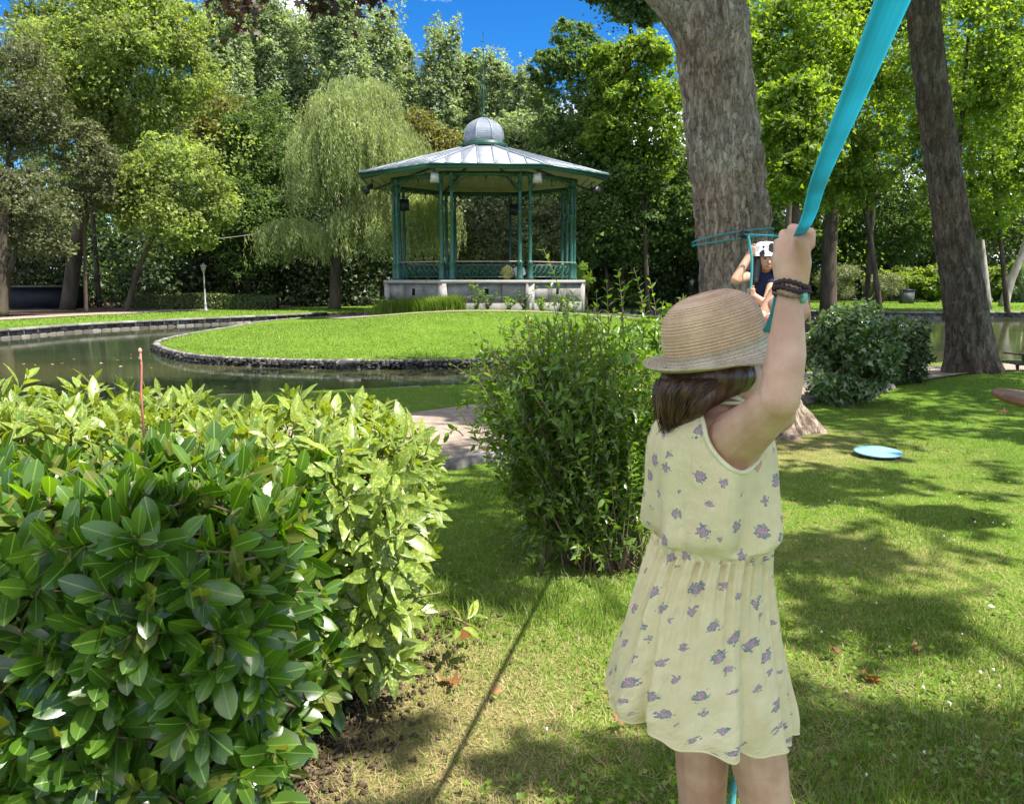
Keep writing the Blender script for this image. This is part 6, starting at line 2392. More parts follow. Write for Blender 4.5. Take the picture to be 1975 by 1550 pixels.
sw = thing('disc_swing', 'round brown wooden disc swing hanging at the right edge over the lawn', 'swing', at(1978, 776, 5.35))
sc_ = at(2003, 776, 4.85)
th_ = math.radians(9)
Rt = np.array([[math.cos(th_), 0, math.sin(th_)], [0, 1, 0], [-math.sin(th_), 0, math.cos(th_)]]) @ np.array([[1, 0, 0], [0, math.cos(.10), -math.sin(.10)], [0, math.sin(.10), math.cos(.10)]])
V, F = lathe([(0, -.024), (.235, -.024), (.258, -.010), (.258, .010), (.235, .024), (0, .024)], 40)
part('seat', V @ Rt.T + sc_, F, M['disc_wood'], sw)
V, F = tube(smoothline([sc_ + (0, 0, -.03), sc_ + (.01, 0, .6), sc_ + (.06, .1, 2.2), sc_ + (.2, .3, 5.2)], 16), .011, 7)
part('rope', V, F, simple_mat('pale_rope', (.42, .36, .27), (.55, .48, .38), .85, .2, 60), sw, smooth=True)
V, F = ellipsoid(sc_ + (.0, 0, .05), (.026, .026, .03))
part('knot', V, F, M['straw_hat'], sw, smooth=True)

disc = MB().lathe([(0, 0), (.185, 0), (.195, .006), (.195, .014), (.18, .018), (0, .020)], 48)
dp = gnd(1693, 873, .03)
V, F = disc.arrays()
th_ = .04
o = part('flying_disc', V @ np.array([[1, 0, 0], [0, math.cos(th_), -math.sin(th_)], [0, math.sin(th_), math.cos(th_)]]).T + dp, F, simple_mat('pale_blue_plastic', (.15, .36, .47), (.19, .41, .52), .35, .45, 3))
tag(o, 'pale blue round flat disc lying on the lawn', 'disc')

bag = thing('cloth_bag', 'white cloth bag with pink print leaning at the foot of the big trunk', 'bag', gnd(1482, 866))
bc = gnd(1474, 864) + (0, .02, 0)
V, F = ellipsoid(bc + (0, 0, .115), (.085, .05, .135), seg=20)
V[:, 2] = np.maximum(V[:, 2], .01)
V += (vn2(V[:, 0] * 10, V[:, 2] * 10, 1.5) - .5)[:, None] * .02


def print_mat():
    m, t, out = nodes('pink_print_cotton')
    tc = N_(t, 'ShaderNodeTexCoord')
    nz = noise(t, 22, 2, .5, tc.outputs['Object'])
    c = ramp(t, [(.0, (.68, .66, .68)), (.53, (.68, .66, .68)), (.56, (.62, .14, .30)), (.64, (.40, .10, .35))], nz.outputs[0], 'CONSTANT').outputs[0]
    principled(t, out, c, .85, .2)
    return m


part('sack', V, F, print_mat(), bag, smooth=True)
fc = bpy.data.curves.new('letter', 'FONT')
fc.body = 'R'
fc.size = .055
fc.extrude = .001
ft = bpy.data.objects.new('letter_src', fc)
C.objects.link(ft)
bpy.context.view_layer.update()
lm = bpy.data.meshes.new_from_object(ft.evaluated_get(bpy.context.evaluated_depsgraph_get()))
bpy.data.objects.remove(ft)
fo = obj('letter', lm, M['navy'], bag)
fo.location = tuple(np.array([bc[0] + .035, bc[1] - .049, .045]) - origin_of(bag))
fo.rotation_euler = (PI / 2, 0, .1)

# ------------------------------------------------------------------ bench
M['iron'] = simple_mat('black_iron', (.010, .010, .011), (.022, .022, .024), .4, .5, 12)
bz = -.06
bp = at(1962, 700, 12.2)
bn = thing('park_bench', 'black iron park bench with scrolled arm at the right edge by the path', 'bench', (bp[0], bp[1], bz))
zs = bp[2] + .005
for k in range(5):
    MB().box((bp[0] + .75, bp[1] - .22 + .105 * k, zs), (1.75, .085, .03)).build('slat', M['iron'], bn)
for k in range(4):
    MB().box((bp[0] + 1.02, bp[1] + .30 + .02 * k, zs + .14 + .10 * k), (1.45, .03, .075)).build('slat', M['iron'], bn)
for s in (0, 1):
    mb = MB()
    x = bp[0] - .02 + s * 1.5
    t = np.linspace(-.6, 2 * PI - .9, 22)
    mb.tube(np.stack([np.full(22, x), bp[1] - .20 + .055 * np.cos(t), zs + .085 + .055 * np.sin(t)], -1), .014, 7)
    mb.tube([(x, bp[1] - .19, zs + .14), (x, bp[1] + .05, zs + .13), (x, bp[1] + .33, zs + .12)], .014, 7)
    mb.build('arm', M['iron'], bn)
    mb = MB()
    t = np.linspace(.4, 2 * PI - .2, 20)
    mb.tube(np.stack([x - .0 + .052 * np.cos(t), np.full(20, bp[1] - .26), zs + .085 + .055 * np.sin(t)], -1), .013, 7)
    mb.tube([(x + .04, bp[1] - .26, zs + .125), (x + .3, bp[1] - .20, zs + .09)], .012, 7)
    mb.build('scroll', M['iron'], bn)
    for yo in (-.20, .26):
        mb = MB()
        mb.tube([(x + .18, bp[1] + yo, zs), (x + .20, bp[1] + yo, (zs + bz) / 2), (x + .16, bp[1] + yo * 1.15, bz)], [.03, .022, .03], 8)
        mb.build('leg', M['iron'], bn)

# ------------------------------------------------------------------ foreground hedge
TL = leaf_template([0, .10, .26, .48, .70, .86, .95, 1.0], [.018, .070, .150, .208, .216, .165, .085, .010], .09, .16)
TA = leaf_template([0, .12, .32, .50, .66, .84, 1.0], [.012, .075, .150, .170, .150, .085, .004], .12, .24, .010)
TP = leaf_template([0, .45, 1.0], [.02, .20, .01], .14, .12)
TP_leaf = leaf_template([0, .28, .68, 1.0], [.02, .19, .18, .006], .14, .14)


def shoot_leaves(rng, base, axis, n, size, tilt0, tilt1, droop=.0, spacing=.013):
    """leaves in a spiral round a shoot tip: positions, frames, sizes"""
    axis = norm(axis)
    a = np.array([0, 0, 1.0]) if abs(axis[2]) < .9 else np.array([1.0, 0, 0])
    u = norm(np.cross(axis, a))
    v = np.cross(axis, u)
    P, Fm, Sz = [], [], []
    ph = rng.random() * 6.28
    for k in range(n):
        q = ph + k * 2.39996 + rng.normal() * .2
        f = k / max(n - 1, 1)
        tl = tilt1 + (tilt0 - tilt1) * f + rng.normal() * .12
        rad = math.cos(q) * u + math.sin(q) * v
        d = norm(axis * math.cos(tl) + rad * math.sin(tl) + (0, 0, -droop))
        nn = norm(axis * math.sin(tl) - rad * math.cos(tl) + rng.normal(size=3) * .18)
        nn = norm(nn - d * nn.dot(d))
        b = np.cross(d, nn)
        P.append(base + axis * spacing * k * 1.0 + d * .008)
        Fm.append(np.stack([b, d, nn], -1))
        Sz.append(size * (1.05 - .45 * max(0, f - .6) / .4) * rng.uniform(.68, 1.22))
    return P, Fm, Sz


def leafy_shrub(root, P, Fm, Sz, tmpl, leafmat, restmat, n_single=300, name='leaf', rest_tmpl=None):
    P, Fm, Sz = np.array(P), np.array(Fm), np.array(Sz)
    d = P + Fm[:, :, 1] * Sz[:, None] * .5 - np.array([0, 0, 1.5])
    dist = np.linalg.norm(d, axis=1)
    depth = d[:, 1] * CP - d[:, 2] * SP
    upc = d[:, 1] * SP + d[:, 2] * CP
    sx_, sy_ = d[:, 0] / depth, upc / depth
    inside = (np.abs(sx_) < .63) & (np.abs(sy_) < .495)
    facing = np.abs((Fm[:, :, 2] * d / dist[:, None]).sum(-1))
    # leaves that something of the same shrub stands in front of count less
    cell = np.floor(np.stack([sx_, sy_], -1) / .022).astype(int)
    key_ = cell[:, 0] * 1000 + cell[:, 1]
    order = np.argsort(dist)
    seen, front = {}, np.zeros(len(P))
    for i in order:
        c = seen.get(key_[i], 0)
        front[i] = 1.0 if c < 2 else .25
        seen[key_[i]] = c + 1
    score = inside * (Sz / dist) ** 2 * (.15 + facing) * front
    top = np.argsort(-score)[:n_single]
    me = np_mesh(name, tmpl[0], tmpl[1], tmpl[2], smooth=True)
    me.materials.append(leafmat)
    og = origin_of(root)
    for i in top:
        o = bpy.data.objects.new(name, me)
        C.objects.link(o)
        o.parent = root
        A = np.eye(4)
        A[:3, :3] = Fm[i] * Sz[i]
        A[:3, 3] = P[i] - og
        o.matrix_local = Matrix(A.tolist())
    rest = np.setdiff1d(np.arange(len(P)), top)
    V, F, UV = scatter(rest_tmpl or tmpl, P[rest], Fm[rest], Sz[rest])
    part('foliage', V, F, restmat, root, uv=UV, smooth=True, kind='stuff')


def bump_surface(x, y, s=2.2, a=.12, off=0):
    return a * (vn2(np.array([x]), np.array([y]), s, off)[0] - .5) * 2


rng = np.random.default_rng(21)
laurel = thing('laurel_hedge', 'glossy dark green cherry laurel hedge in the lower left foreground', 'hedge', (-1.3, 2.3, 0))
P, Fm, Sz = [], [], []
stems = MB()


def add_shoot(base, axis, n, size, t0, t1, droop, spacing=.013, back=.25):
    a, b, c = shoot_leaves(rng, np.array(base), np.array(axis), n, size, t0, t1, droop, spacing)
    P.extend(a)
    Fm.extend(b)
    Sz.extend(c)
    ax_ = norm(np.array(axis, float))
    b_ = np.array(base) - ax_ * back + np.array([0, .02, -.10])
    b_[0] = min(b_[0], base[0] - .05)
    b_[1] = max(b_[1], base[1] + .04)
    stems.tube([b_, np.array(base) - ax_ * back * .4 + (0, 0, -.02), np.array(base) + ax_ * spacing * n], [.006, .005, .003], 5)


for k in range(315):                                   # camera side
    x = rng.uniform(-2.7, -.66)
    z = rng.uniform(.03, .86)
    y = 1.95 + bump_surface(x, z, 2.4, .11) + .12 * max(0, (z - .72) / .3) + .22 * max(0, (x + .85) / .25) ** 2
    add_shoot((x, y, z), (rng.normal() * .35 + .12, -.75 + rng.normal() * .25, .38 + rng.normal() * .3), int(rng.integers(6, 10)), .112, .45, 1.25, .12)
for k in range(225):                                   # top
    x = rng.uniform(-2.7, -.70)
    y = rng.uniform(1.98, 2.75)
    z = .83 + bump_surface(x, y, 2.5, .07, 3)
    if x > -1.0: z -= .12 * (x + 1.0) / .3
    add_shoot((x, y, z), (rng.normal() * .3, -.15 + rng.normal() * .3, .9), int(rng.integers(6, 9)), .110, .30, 1.0, .0)
for k in range(95):                                    # right end
    y = rng.uniform(2.02, 2.75)
    z = rng.uniform(.04, .84)
    x = -.70 + bump_surface(y, z, 2.4, .07, 8) - .12 * max(0, (z - .8) / .3)
    add_shoot((x, y, z), (.65 + rng.normal() * .25, -.35 + rng.normal() * .3, .35 + rng.normal() * .3), int(rng.integers(6, 9)), .108, .45, 1.2, .1)
for k in range(320):                                   # inside
    add_shoot((rng.uniform(-2.65, -.78), rng.uniform(2.1, 2.7), rng.uniform(.05, .9)), (rng.normal(), -.4 + rng.normal() * .6, .5), 7, .095, .6, 1.3, .1, back=.05)
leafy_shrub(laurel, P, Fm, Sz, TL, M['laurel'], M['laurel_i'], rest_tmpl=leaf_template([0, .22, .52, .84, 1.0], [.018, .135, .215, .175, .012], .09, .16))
for k in range(34):
    b = np.array([rng.uniform(-2.6, -1.05), rng.uniform(2.35, 2.6), -.03])
    stems.tube(limb_path(b, b + (rng.normal() * .2, -.1 + rng.normal() * .12, rng.uniform(.6, .9)), rng), np.linspace(.014, .006, 6), 6)
stems.build('stems', M['twig'], laurel)

aucuba = thing('aucuba_shrub', 'sunlit yellow-green spotted laurel shrub at the right end of the hedge', 'shrub', (-.9, 3.15, 0))
P, Fm, Sz = [], [], []
stems = MB()
for k in range(120):                                   # right end
    t = rng.random()
    y = rng.uniform(2.72, 3.65)
    z = rng.uniform(.06, .85) if rng.random() < .85 else rng.uniform(.03, .3)
    x = -.505 + .09 * math.sin((y - 2.7) / .95 * PI) - .16 * max(0, (z - .75) / .25) - .14 * max(0, (.45 - z) / .45) + bump_surface(y, z, 2.6, .06, 12) - .18 * max(0, (2.95 - y) / .25)
    add_shoot((x, y, z), (.6 + rng.normal() * .3, -.3 + rng.normal() * .35, .45 + rng.normal() * .25), int(rng.integers(6, 9)), .125, .55, 1.35, .22, .02)
for k in range(75):                                    # camera side showing past the laurel
    x = rng.uniform(-.98, -.42)
    z = rng.uniform(.10, .86)
    y = 2.70 + .18 * (x + .42) / -.5 * -1 + bump_surface(x, z, 2.6, .06, 14)
    add_shoot((x, y, z), (.25 + rng.normal() * .3, -.65 + rng.normal() * .25, .45), int(rng.integers(6, 9)), .12, .55, 1.35, .22, .02)
for k in range(210):                                   # top
    x = rng.uniform(-2.6, -.50)
    y = rng.uniform(2.75, 3.65)
    z = .845 + bump_surface(x, y, 2.5, .05, 16) - .10 * max(0, (x + .75) / .35) + .05 * max(0, (-1.2 - x))
    add_shoot((x, y, z), (rng.normal() * .35 + .1, rng.normal() * .35, .85), int(rng.integers(6, 9)), .125, .5, 1.25, .14, .02)
for k in range(230):
    add_shoot((rng.uniform(-2.55, -.6), rng.uniform(2.85, 3.5), rng.uniform(.1, .9)), (rng.normal(), rng.normal(), .6), 6, .115, .6, 1.3, .15, .02, back=.05)
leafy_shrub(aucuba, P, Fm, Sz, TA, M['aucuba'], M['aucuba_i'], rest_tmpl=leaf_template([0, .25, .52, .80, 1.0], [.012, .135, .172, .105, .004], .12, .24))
for k in range(46):
    b = np.array([rng.uniform(-2.5, -.62), rng.uniform(2.95, 3.4), -.03])
    stems.tube(limb_path(b, b + (rng.normal() * .15 + .12, rng.normal() * .12, rng.uniform(.6, .95)), rng), np.linspace(.012, .005, 6), 6)
stems.build('stems', M['green_stem'], aucuba)

for lab, (px, py), hgt, n_, sd_ in (('low spotted-laurel sprig on bare soil at the right foot of the hedge', (770, 1275), .20, 4, 1), ('low yellow-green spotted-laurel sprig hard against the hedge foot', (600, 1290), .22, 4, 2)):
    rng = np.random.default_rng(500 + sd_)
    g_ = gnd(px, py)
    rt = thing('laurel_sprig', lab, 'plant', g_)
    P, Fm, Sz = [], [], []
    stems = MB()
    for k in range(n_):
        tip = g_ + (rng.normal() * .07, rng.normal() * .05, hgt * rng.uniform(.55, 1))
        a, b, c = shoot_leaves(rng, tip, norm(tip - g_) + (0, 0, .6), 7, .105, .5, 1.35, .2)
        P += a
        Fm += b
        Sz += c
        stems.tube([g_ + (0, 0, -.02), (g_ + tip) / 2, tip], .004, 5)
    me = np_mesh('leaf', TA[0], TA[1], TA[2], smooth=True)
    me.materials.append(M['aucuba'])
    for p, f, s in zip(P, Fm, Sz):
        o = bpy.data.objects.new('leaf', me)
        C.objects.link(o)
        o.parent = rt
        A = np.eye(4)
        A[:3, :3] = f * s
        A[:3, 3] = p - g_
        o.matrix_local = Matrix(A.tolist())
    stems.build('stem', M['green_stem'], rt)

# pink bare shoot above the hedge
b0 = at(272, 760, 2.7)
sh_ = thing('bare_shoot', 'thin reddish bare shoot sticking up above the hedge', 'twig', b0)
V, F = tube([b0 + (0, 0, -.25), b0, at(273, 705, 2.7), at(270, 674, 2.7)], [.0045, .004, .0035, .003], 6)
part('stem', V, F, simple_mat('red_twig', (.38, .12, .09), (.50, .20, .15), .6, .3, 30), sh_, smooth=True)
V, F = ellipsoid(at(270, 676, 2.7), (.006, .006, .009))
part('bud', V, F, simple_mat('bud', (.5, .28, .2), None, .6, .3), sh_, smooth=True)
V, F = tube([at(272, 696, 2.7), at(268, 688, 2.7)], [.005, .004], 5)
part('bud', V, F, M['twig'], sh_)

# ------------------------------------------------------------------ privet bush in the middle
privet = thing('privet_bush', 'loose leafy privet bush with tall shoots beside the girl', 'bush', (.44, 4.15, 0))
rng = np.random.default_rng(31)
P, Fm, Sz = [], [], []
stems = MB()


def leafy_stem(pts, size, spacing, t_from, stem_r=.004, n=9, tipscale=.8):
    S_ = smoothline(pts, n)
    L = np.concatenate([[0], np.cumsum(np.linalg.norm(np.diff(S_, axis=0), axis=1))])
    stems.tube(S_[::2], np.linspace(stem_r, stem_r * .35, len(S_[::2])), 4)
    s = L[-1] * t_from
    k = 0
    while s < L[-1]:
        p = np.array([np.interp(s, L, S_[:, c]) for c in range(3)])
        p2 = np.array([np.interp(min(s + .02, L[-1]), L, S_[:, c]) for c in range(3)])
        ax_ = norm(p2 - p + 1e-6)
        q = (k % 2) * PI / 2 + rng.normal() * .35
        a = np.array([0, 0, 1.0]) if abs(ax_[2]) < .9 else np.array([1.0, 0, 0])
        u = norm(np.cross(ax_, a))
        v = np.cross(ax_, u)
        for h in (0, PI):
            rad = math.cos(q + h) * u + math.sin(q + h) * v
            d = norm(ax_ * .65 + rad * .8 + rng.normal(size=3) * .22)
            nn = norm(ax_ * .7 - rad * .5 + (0, 0, .35) + rng.normal(size=3) * .3)
            nn = norm(nn - d * nn.dot(d))
            P.append(p)
            Fm.append(np.stack([np.cross(d, nn), d, nn], -1))
            Sz.append(size * rng.uniform(.65, 1.2) * (1 - (1 - tipscale) * s / L[-1]))
        s += spacing * rng.uniform(.75, 1.3)
        k += 1


base = np.array([.50, 4.15, -.02])
pc = np.array([.35, 4.32, .76])
for k in range(760):
    d = rdir(rng, 1)[0]
    if d[2] < -.75: d[2] *= -.3
    env = np.array([.66, .54, .62])
    if d[2] < 0: env = np.array([.64 - .20 * -d[2], .5, .66])
    rr = rng.uniform(.55, 1.0) ** .6
    tip = pc + d * env * rr
    if tip[2] < .10: tip[2] = .10 + .1 * rng.random()
    st0 = base + rng.normal(size=3) * (.10, .08, 0)
    mid = st0 * .5 + tip * .5 + (tip - pc) * .12 + rng.normal(size=3) * .05 + (0, 0, .05)
    st0[2] = -.02
    if k % 2:                                            # a side twig arching outward
        o_ = norm(tip - pc) * (1, 1, .35)
        tip = tip + rng.normal(size=3) * .04
        st0 = tip - o_ * rng.uniform(.14, .30) + (0, 0, -.05) + rng.normal(size=3) * (.05, .05, .04)
        mid = (st0 + tip) / 2 + (0, 0, .03)
    leafy_stem([st0, mid, tip], .064, .026, .45 if rng.random() < .5 else .22, .0035)
for k in range(190):                                     # low skirts of foliage
    a_ = rng.uniform(0, 2 * PI)
    r_ = rng.uniform(.12, .54)
    tip = np.array([.34 + math.cos(a_) * r_, 4.2 + math.sin(a_) * r_ * .8, rng.uniform(.06, .42)])
    st0 = tip - np.array([math.cos(a_) * .16, math.sin(a_) * .14, -.02])
    leafy_stem([st0, (st0 + tip) / 2 + (0, 0, .03), tip], .054, .026, .1, .003)
for (tx, ty, bx_, by_, Yd) in ((1048, 480, 1105, 680, 4.0), (1193, 522, 1215, 660, 4.15), (1222, 516, 1240, 650, 4.1), (1252, 536, 1262, 660, 4.2), (1150, 560, 1160, 680, 4.2), (1318, 566, 1290, 700, 4.5), (1105, 565, 1125, 690, 4.4), (868, 700, 985, 790, 4.3), (1060, 545, 1085, 680, 4.05), (1170, 540, 1175, 660, 4.2), (1208, 548, 1205, 660, 4.0), (1236, 560, 1240, 680, 4.15), (1135, 590, 1140, 690, 4.0), (1085, 580, 1090, 690, 4.2), (935, 660, 1010, 740, 4.3), (950, 690, 1030, 770, 4.1), (1275, 610, 1262, 720, 4.3), (882, 690, 990, 740, 4.35),
                               (915, 640, 1010, 720, 4.4), (960, 612, 1020, 720, 4.2), (1010, 600, 1050, 700, 4.1), (1280, 580, 1270, 700, 4.4), (985, 622, 1060, 770, 3.95), (1020, 740, 1090, 850, 3.72), (1075, 610, 1100, 700, 4.0)):
    leafy_stem([at(bx_, by_, Yd + .05), (at(bx_, by_, Yd) + at(tx, ty, Yd)) / 2 + rng.normal(size=3) * .015, at(tx, ty, Yd)], .058, .036, .05, .0032, tipscale=.7)
T4 = (np.array([(0, 0, 0), (-.19, .48, .03), (0, .48, -.03), (.19, .48, .03), (0, 1, -.12)]), np.array([(0, 2, 1), (0, 3, 2), (1, 2, 4), (2, 3, 4)]), np.array([(.5, 0), (.3, .48), (.5, .48), (.7, .48), (.5, 1)]))
leafy_shrub(privet, P, Fm, Sz, TP_leaf, M['privet'], M['privet'], rest_tmpl=T4)
for k in range(26):
    b = base + rng.normal(size=3) * (.13, .10, 0)
    b[2] = -.03
    stems.tube(limb_path(b, pc + rng.normal(size=3) * (.25, .2, .2), rng), np.linspace(.014, .006, 6), 6)
stems.build('stems', M['twig'], privet)

# second bush by the big trunk and the dark one behind
def small_leaf_bush(name, label, c, rad, leaf, n, size, seed, cat='bush'):
    rng = np.random.default_rng(seed)
    c = np.array(c)
    root = thing(name, label, cat, (c[0], c[1], 0))
    Cs, Rs = crown_clumps(rng, c, rad, 46, min(rad) * .34, .3)
    P, N = clump_leaves(rng, Cs, Rs, n, up=.6, out=.7, rnd=.7, flat=.9)
    P[:, 2] = np.maximum(P[:, 2], .04)
    V, F = scatter(T_SLIM, P, frames(N, rng), size * 1.15 * (.6 + .8 * rng.random(n)))
    part('foliage', V, F, M[leaf], root)
    mb = MB()
    for k in range(16):
        b = np.array([c[0] + rng.normal() * .1, c[1] + rng.normal() * .1, -.03])
        mb.tube(limb_path(b, Cs[int(rng.integers(len(Cs)))], rng), np.linspace(.014, .004, 6), 5)
    mb.build('stems', M['twig'], root)
    return root


small_leaf_bush('privet_bush', 'rounded dense bush with glinting leaves right of the big trunk', (4.12, 9.75, .60), (.54, .50, .56), 'shrub', 15000, .062, 41)
small_leaf_bush('dark_bush', 'darker loose bush behind the glinting one at the path edge', (5.35, 11.3, .55), (.50, .4, .5), 'ivy', 5000, .07, 42)
small_leaf_bush('low_bush', 'low sunlit bush left of the big trunk, behind the straw hat', (1.55, 7.2, .55), (.5, .4, .55), 'privet', 8000, .06, 43)

# ------------------------------------------------------------------ grass
rng = np.random.default_rng(51)


def lawn_points(n, d0, d1, pw, side=.80):
    u = rng.random(n)
    y = (d0 ** (1 - pw) + u * (d1 ** (1 - pw) - d0 ** (1 - pw))) ** (1 / (1 - pw))
    x = rng.uniform(-1, 1, n) * (side * y + .25)
    return x, y


x, y = lawn_points(330000, 1.75, 14, 1.15)
z, so, si = land_z(x, y, True)
pd2 = pdist(np.stack([x, y], -1), PATH)
soilv = np.exp(-((x + .78) ** 2 / .12 + (y - 2.75) ** 2 / 1.0)) * 1.25 + .55 * np.exp(-((x - .5) ** 2 / .15 + (y - 4.1) ** 2 / .3)) + .9 * np.exp(-((x - 2.55) ** 2 / .6 + (y - 8.2) ** 2 / .5))
dryv = .10 + .5 * (vn2(x, y, .9, 3) - .35) + .75 * np.exp(-((x + .35) ** 2 / .28 + (y - 2.55) ** 2 / .45)) + .6 * np.exp(-((x - 2.7) ** 2 / 1.2 + (y - 7.4) ** 2 / .8))
patch = vn2(x, y, 5.0, 21)
keep = (so > .12) & (pd2 > 1.18) & (rng.random(len(x)) > soilv * .95) & ~((x < -.72) & (y > 2.0) & (y < 3.6)) & (rng.random(len(x)) < .35 + patch * 1.1)
keep &= rng.random(len(x)) > np.clip(dryv - .25, 0, .85)
x, y, z, dryv = x[keep], y[keep], z[keep], dryv[keep]
Pg = np.stack([x, y, z - .004], -1)
isdry = rng.random(len(x)) < np.clip(.10 + dryv * .55, 0, .8)
far_ = np.clip(y / 6, 1, 2.4)
tall = np.clip(vn2(x, y, 1.7, 31) * 1.6 - .2, .45, 1.5)
H = (.022 + .030 * rng.random(len(x))) * tall
ka, kb = ~isdry & (y < 3.6), ~isdry & (y >= 3.6)
gv, gf = merge([blades(rng, Pg[ka], H[ka], .55, .0042 * far_[ka]), blades(rng, Pg[kb], H[kb], .55, .0056 * far_[kb], True)])
o = part('grass', gv, gf, M['grass'], None, kind='stuff')
o['label'] = 'short green lawn grass in the foreground'
xd, yd = lawn_points(60000, 1.75, 9, 1.3)
dv2 = .12 + .5 * (vn2(xd, yd, .9, 3) - .35) + .75 * np.exp(-((xd + .35) ** 2 / .28 + (yd - 2.55) ** 2 / .45)) + .6 * np.exp(-((xd - 2.7) ** 2 / 1.2 + (yd - 7.4) ** 2 / .8))
kd = (rng.random(len(xd)) < np.clip(dv2, 0, 1)) & (pdist(np.stack([xd, yd], -1), PATH) > 1.2) & ~((xd < -.95) & (yd > 2.1))
Pd = np.stack([xd[kd], yd[kd], land_z(xd[kd], yd[kd]) - .003], -1)
Pd = np.vstack([Pd, Pg[isdry]])
o = part('dry_grass', *blades(rng, Pd, .018 + .022 * rng.random(len(Pd)), 1.4, .0046, True), M['straw'], None, kind='stuff')
o['label'] = 'dry straw-coloured grass lying in the lawn'
# longer tufts under the bush and along the hedge
tx, ty = [], []
for _ in range(150):
    if rng.random() < .6:
        c = (rng.uniform(-.5, 1.3), rng.uniform(3.25, 3.75))
    else:
        c = (rng.uniform(.45, 2.2), rng.uniform(1.9, 2.6))
    m = int(rng.integers(10, 26))
    tx.append(c[0] + rng.normal(size=m) * .03)
    ty.append(c[1] + rng.normal(size=m) * .03)
tx, ty = np.concatenate(tx), np.concatenate(ty)
o = part('tall_grass', *blades(rng, np.stack([tx, ty, 0 * tx - .004], -1), .05 + .08 * rng.random(len(tx)), .55, .0042), M['tallgrass'], None, kind='stuff')
o['label'] = 'longer grass tufts under the bush and by the girl'
# island and far lawns: coarser blades
xs, ys = rng.uniform(-12, 9, 90000), 16.4 + 14.5 * rng.random(90000) ** 1.4
zz, so, si = land_z(xs, ys, True)
k = (si < -.12) & (np.hypot(xs - BC[0], ys - BC[1]) > 5.2)
o = part('island_grass', *blades(rng, np.stack([xs[k], ys[k], zz[k] - .004], -1), .030 + .035 * rng.random(k.sum()), .6, .020, True), M['grass'], None, kind='stuff')
o['label'] = 'bright mown grass of the island lawn'
xs, ys = np.concatenate([rng.uniform(-24, -8, 26000), rng.uniform(10, 30, 20000)]), np.concatenate([rng.uniform(22, 44, 26000), rng.uniform(39, 60, 20000)])
zz, so, si = land_z(xs, ys, True)
k = (so > .35) & (pdist(np.stack([xs, ys], -1), far_line) > 1.1) & ((xs > 0) | (so < 6))
o = part('bank_grass', *blades(rng, np.stack([xs[k], ys[k], zz[k] - .004], -1), .04 + .05 * rng.random(k.sum()), .6, .036, True), M['grass'], None, kind='stuff')
o['label'] = 'mown grass of the far banks'

# clover leaves and small broad weeds in the turf
xc, yc = lawn_points(5200, 1.8, 7, 1.4)
kc = (vn2(xc, yc, 2.6, 41) > .50) & (pdist(np.stack([xc, yc], -1), PATH) > 1.25) & ~((xc < -.75) & (yc > 2.0))
xc, yc = xc[kc], yc[kc]
Nn = rng.normal(size=(len(xc), 3)) * .35 + (0, 0, 1)
V, F = scatter(T_WIDE, np.stack([xc, yc, .016 + .018 * rng.random(len(xc))], -1), frames(Nn, rng), .018 + .012 * rng.random(len(xc)))
o = part('clover', V, F, M['sprout'], None, kind='stuff')
o['label'] = 'small clover leaves scattered in the lawn'

# white clover blossoms
M['blossom'] = simple_mat('clover_blossom', (.62, .60, .52), (.78, .76, .72), .8, .2, 60)
fb = MB()
rgb = np.random.default_rng(9)
for k in range(10):
    d = norm(rgb.normal(size=3) + (0, 0, .6))
    c = d * .006
    fb.tube([c * .3 + (0, 0, .02), c + (0, 0, .022 + .002)], [.0026, .0012], 4)
fb.lathe([(0, .014), (.0055, .017), (.0062, .021), (.004, .026), (0, .027)], 7)
fb_me = mb_mesh('flower_head', fb)
st_me = mb_mesh('stalk', MB().tube([(0, 0, -.004), (0, 0, .016)], .0011, 4))
for k, (px, py) in enumerate(((1703, 964), (1610, 972), (1598, 970), (1880, 1012), (1915, 1012), (1668, 1062), (1690, 1168), (1820, 1040), (1840, 1045), (1952, 1012), (1584, 1225), (1715, 1255), (1765, 1250), (1855, 1228), (1890, 1306), (1915, 1300), (1926, 1330), (1670, 1502), (1054, 1415), (1782, 1460), (1850, 962), (1632, 1340), (1780, 1335))):
    g_ = gnd(px, py)
    t_ = thing('clover_flower', 'small white clover blossom dotted in the lawn grass', 'flower', g_, 'clover blossoms in the lawn')
    o = obj('flower_head', fb_me, M['blossom'], t_)
    s = rgb.uniform(.65, 1.0)
    o.scale = (s, s, s)
    o = obj('stalk', st_me, M['green_stem'], t_)
    o.scale = (s, s, s)

# fallen leaves
def dry_leaf_mesh(seed):
    rng = np.random.default_rng(seed)
    V, F = T_STAR
    V = V.copy()
    V[:, :2] += rng.normal(size=(len(V), 2)) * .05
    V[:, 2] += 1.1 * V[:, 0] ** 2 * rng.uniform(.5, 2.2) + .5 * (V[:, 1] - .4) ** 2 * rng.uniform(-1, 2.5) + .18 * np.sin(V[:, 1] * 5 + rng.random() * 6) * .5
    return np_mesh('dry_leaf', V, F)


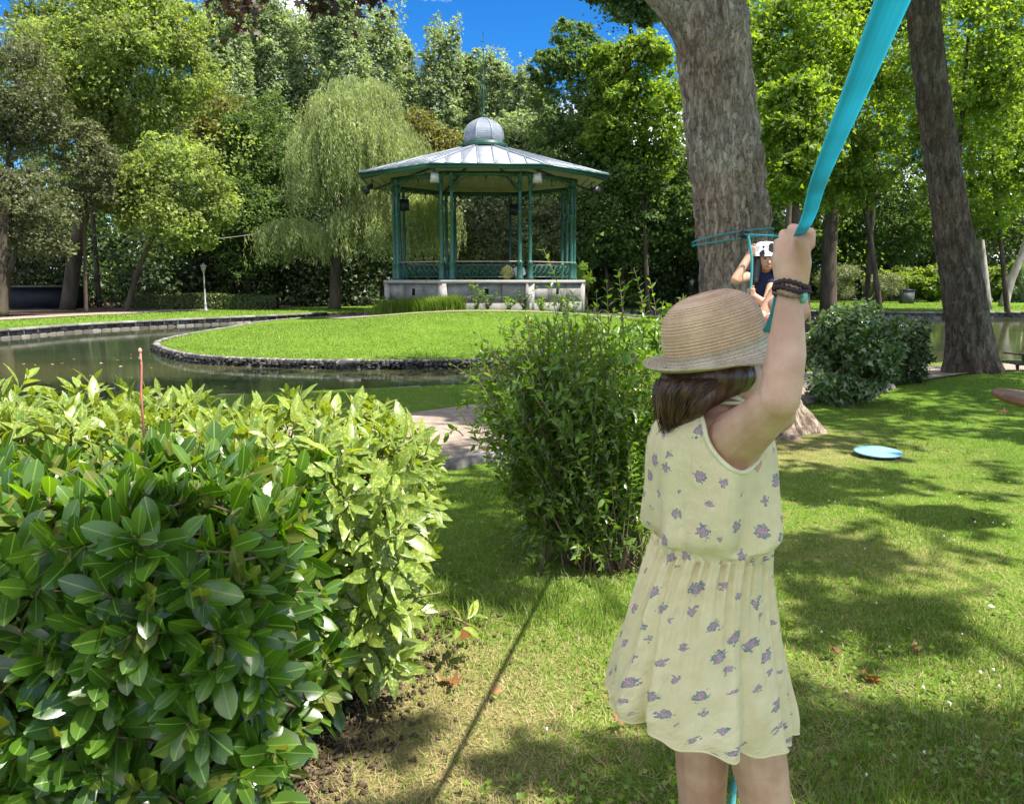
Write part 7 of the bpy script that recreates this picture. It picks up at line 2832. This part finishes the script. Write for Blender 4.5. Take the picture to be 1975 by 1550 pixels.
dl = [dry_leaf_mesh(k) for k in range(5)]
rgl = np.random.default_rng(12)
spots = [(590, 1360), (610, 1350), (585, 1395), (560, 1385), (622, 1405), (600, 1385), (640, 1395), (500, 1478), (480, 1490), (520, 1465), (475, 1510), (460, 1530), (700, 1290), (715, 1300), (745, 1285), (690, 1310), (850, 1315), (575, 1420), (545, 1445), (430, 1500), (410, 1535)]
for k, (px, py) in enumerate(spots):
    g_ = gnd(px, py, .02)
    o = obj('dry_leaf', dl[k % 5], M['dryleaf'])
    tag(o, 'curled orange-brown dead leaf on the soil along the foot of the hedge', 'leaf', 'dead leaves along the hedge foot')
    s = rgl.uniform(.05, .085)
    o.scale = (s, s, s)
    o.location = tuple(float(v) for v in g_)
    o.rotation_euler = (rgl.normal() * .5, rgl.normal() * .5, rgl.uniform(0, 6.28))
for lab, px, py, s in (('large curled tan leaf lying alone on the sunny grass right of the girl', 1655, 1300, .095), ('small pale dead leaf near the girl, below her skirt hem', 1208, 1392, .05), ('pale dry leaf pair in the grass above the curled tan one', 1622, 1262, .05),
                       ('pale crumpled leaf on the lawn right of the curled tan one', 1763, 1252, .055), ('brown leaf at the front of the disc swing shadow', 1868, 1000, .06), ('light tan leaf below the disc swing', 1945, 798, .11), ('pale tan leaf near the left middle of the lawn patch', 880, 1232, .07),
                       ('rusty leaf lying at the right corner of the bare soil', 862, 1318, .06), ('reddish leaf close to the girl on the shaded lawn', 1494, 998, .09), ('brown leaf under the strap shadow on dry grass', 945, 1335, .05)):
    g_ = gnd(px, py, .025)
    o = obj('dry_leaf', dl[int(rgl.integers(5))], M['dryleaf'])
    tag(o, lab, 'leaf')
    o.scale = (s, s, s)
    o.location = tuple(float(v) for v in g_)
    o.rotation_euler = (rgl.normal() * .35, rgl.normal() * .35, rgl.uniform(0, 6.28))
# sticks
for lab, a, b, r, mt in (('short grey stick lying in the grass left of the bush', gnd(860, 1190, .02), gnd(905, 1206, .015), .008, 'twig'), ('bent pale stalk poking out of the right side of the hedge', at(760, 1172, 3.0), at(850, 1142, 2.9), .005, 'green_stem')):
    V, F = tube([a, (a + b) / 2 + (0, 0, .012), b], [r, r * .9, r * .6], 7)
    o = part('twig', V, F, M[mt], smooth=True)
    tag(o, lab, 'twig')
# soil crumbs and bark bits at the hedge foot
rng = np.random.default_rng(61)
n = 1500
x = -.62 + rng.normal(size=n) * .16
y = rng.uniform(2.05, 3.5, n)
x += (y - 2.7) * .26
Vc, Fc = boxes_along(np.stack([x, y], -1), rng.random(n) * 6.28, (.016, .010, .008), .004, .45, 0, rng)
o = part('soil_crumbs', Vc, Fc, simple_mat('soil_crumb', (.035, .024, .017), (.13, .095, .065), .95, .1, 40), None, kind='stuff')
o['label'] = 'loose soil crumbs and bark bits at the foot of the hedge'
# floating specks on the pond
n = 60
x, y = rng.uniform(-11, -5, n), rng.uniform(12.5, 22, n)
V, F = scatter(T_WIDE, np.stack([x, y, np.full(n, -.344)], -1), frames(np.tile((0, 0, 1.0), (n, 1)) + rng.normal(size=(n, 3)) * .05, rng), .05 + .05 * rng.random(n))
o = part('floating_leaves', V, F, M['straw'], None, kind='stuff')
o['label'] = 'pale leaves floating on the dark pond at the left'
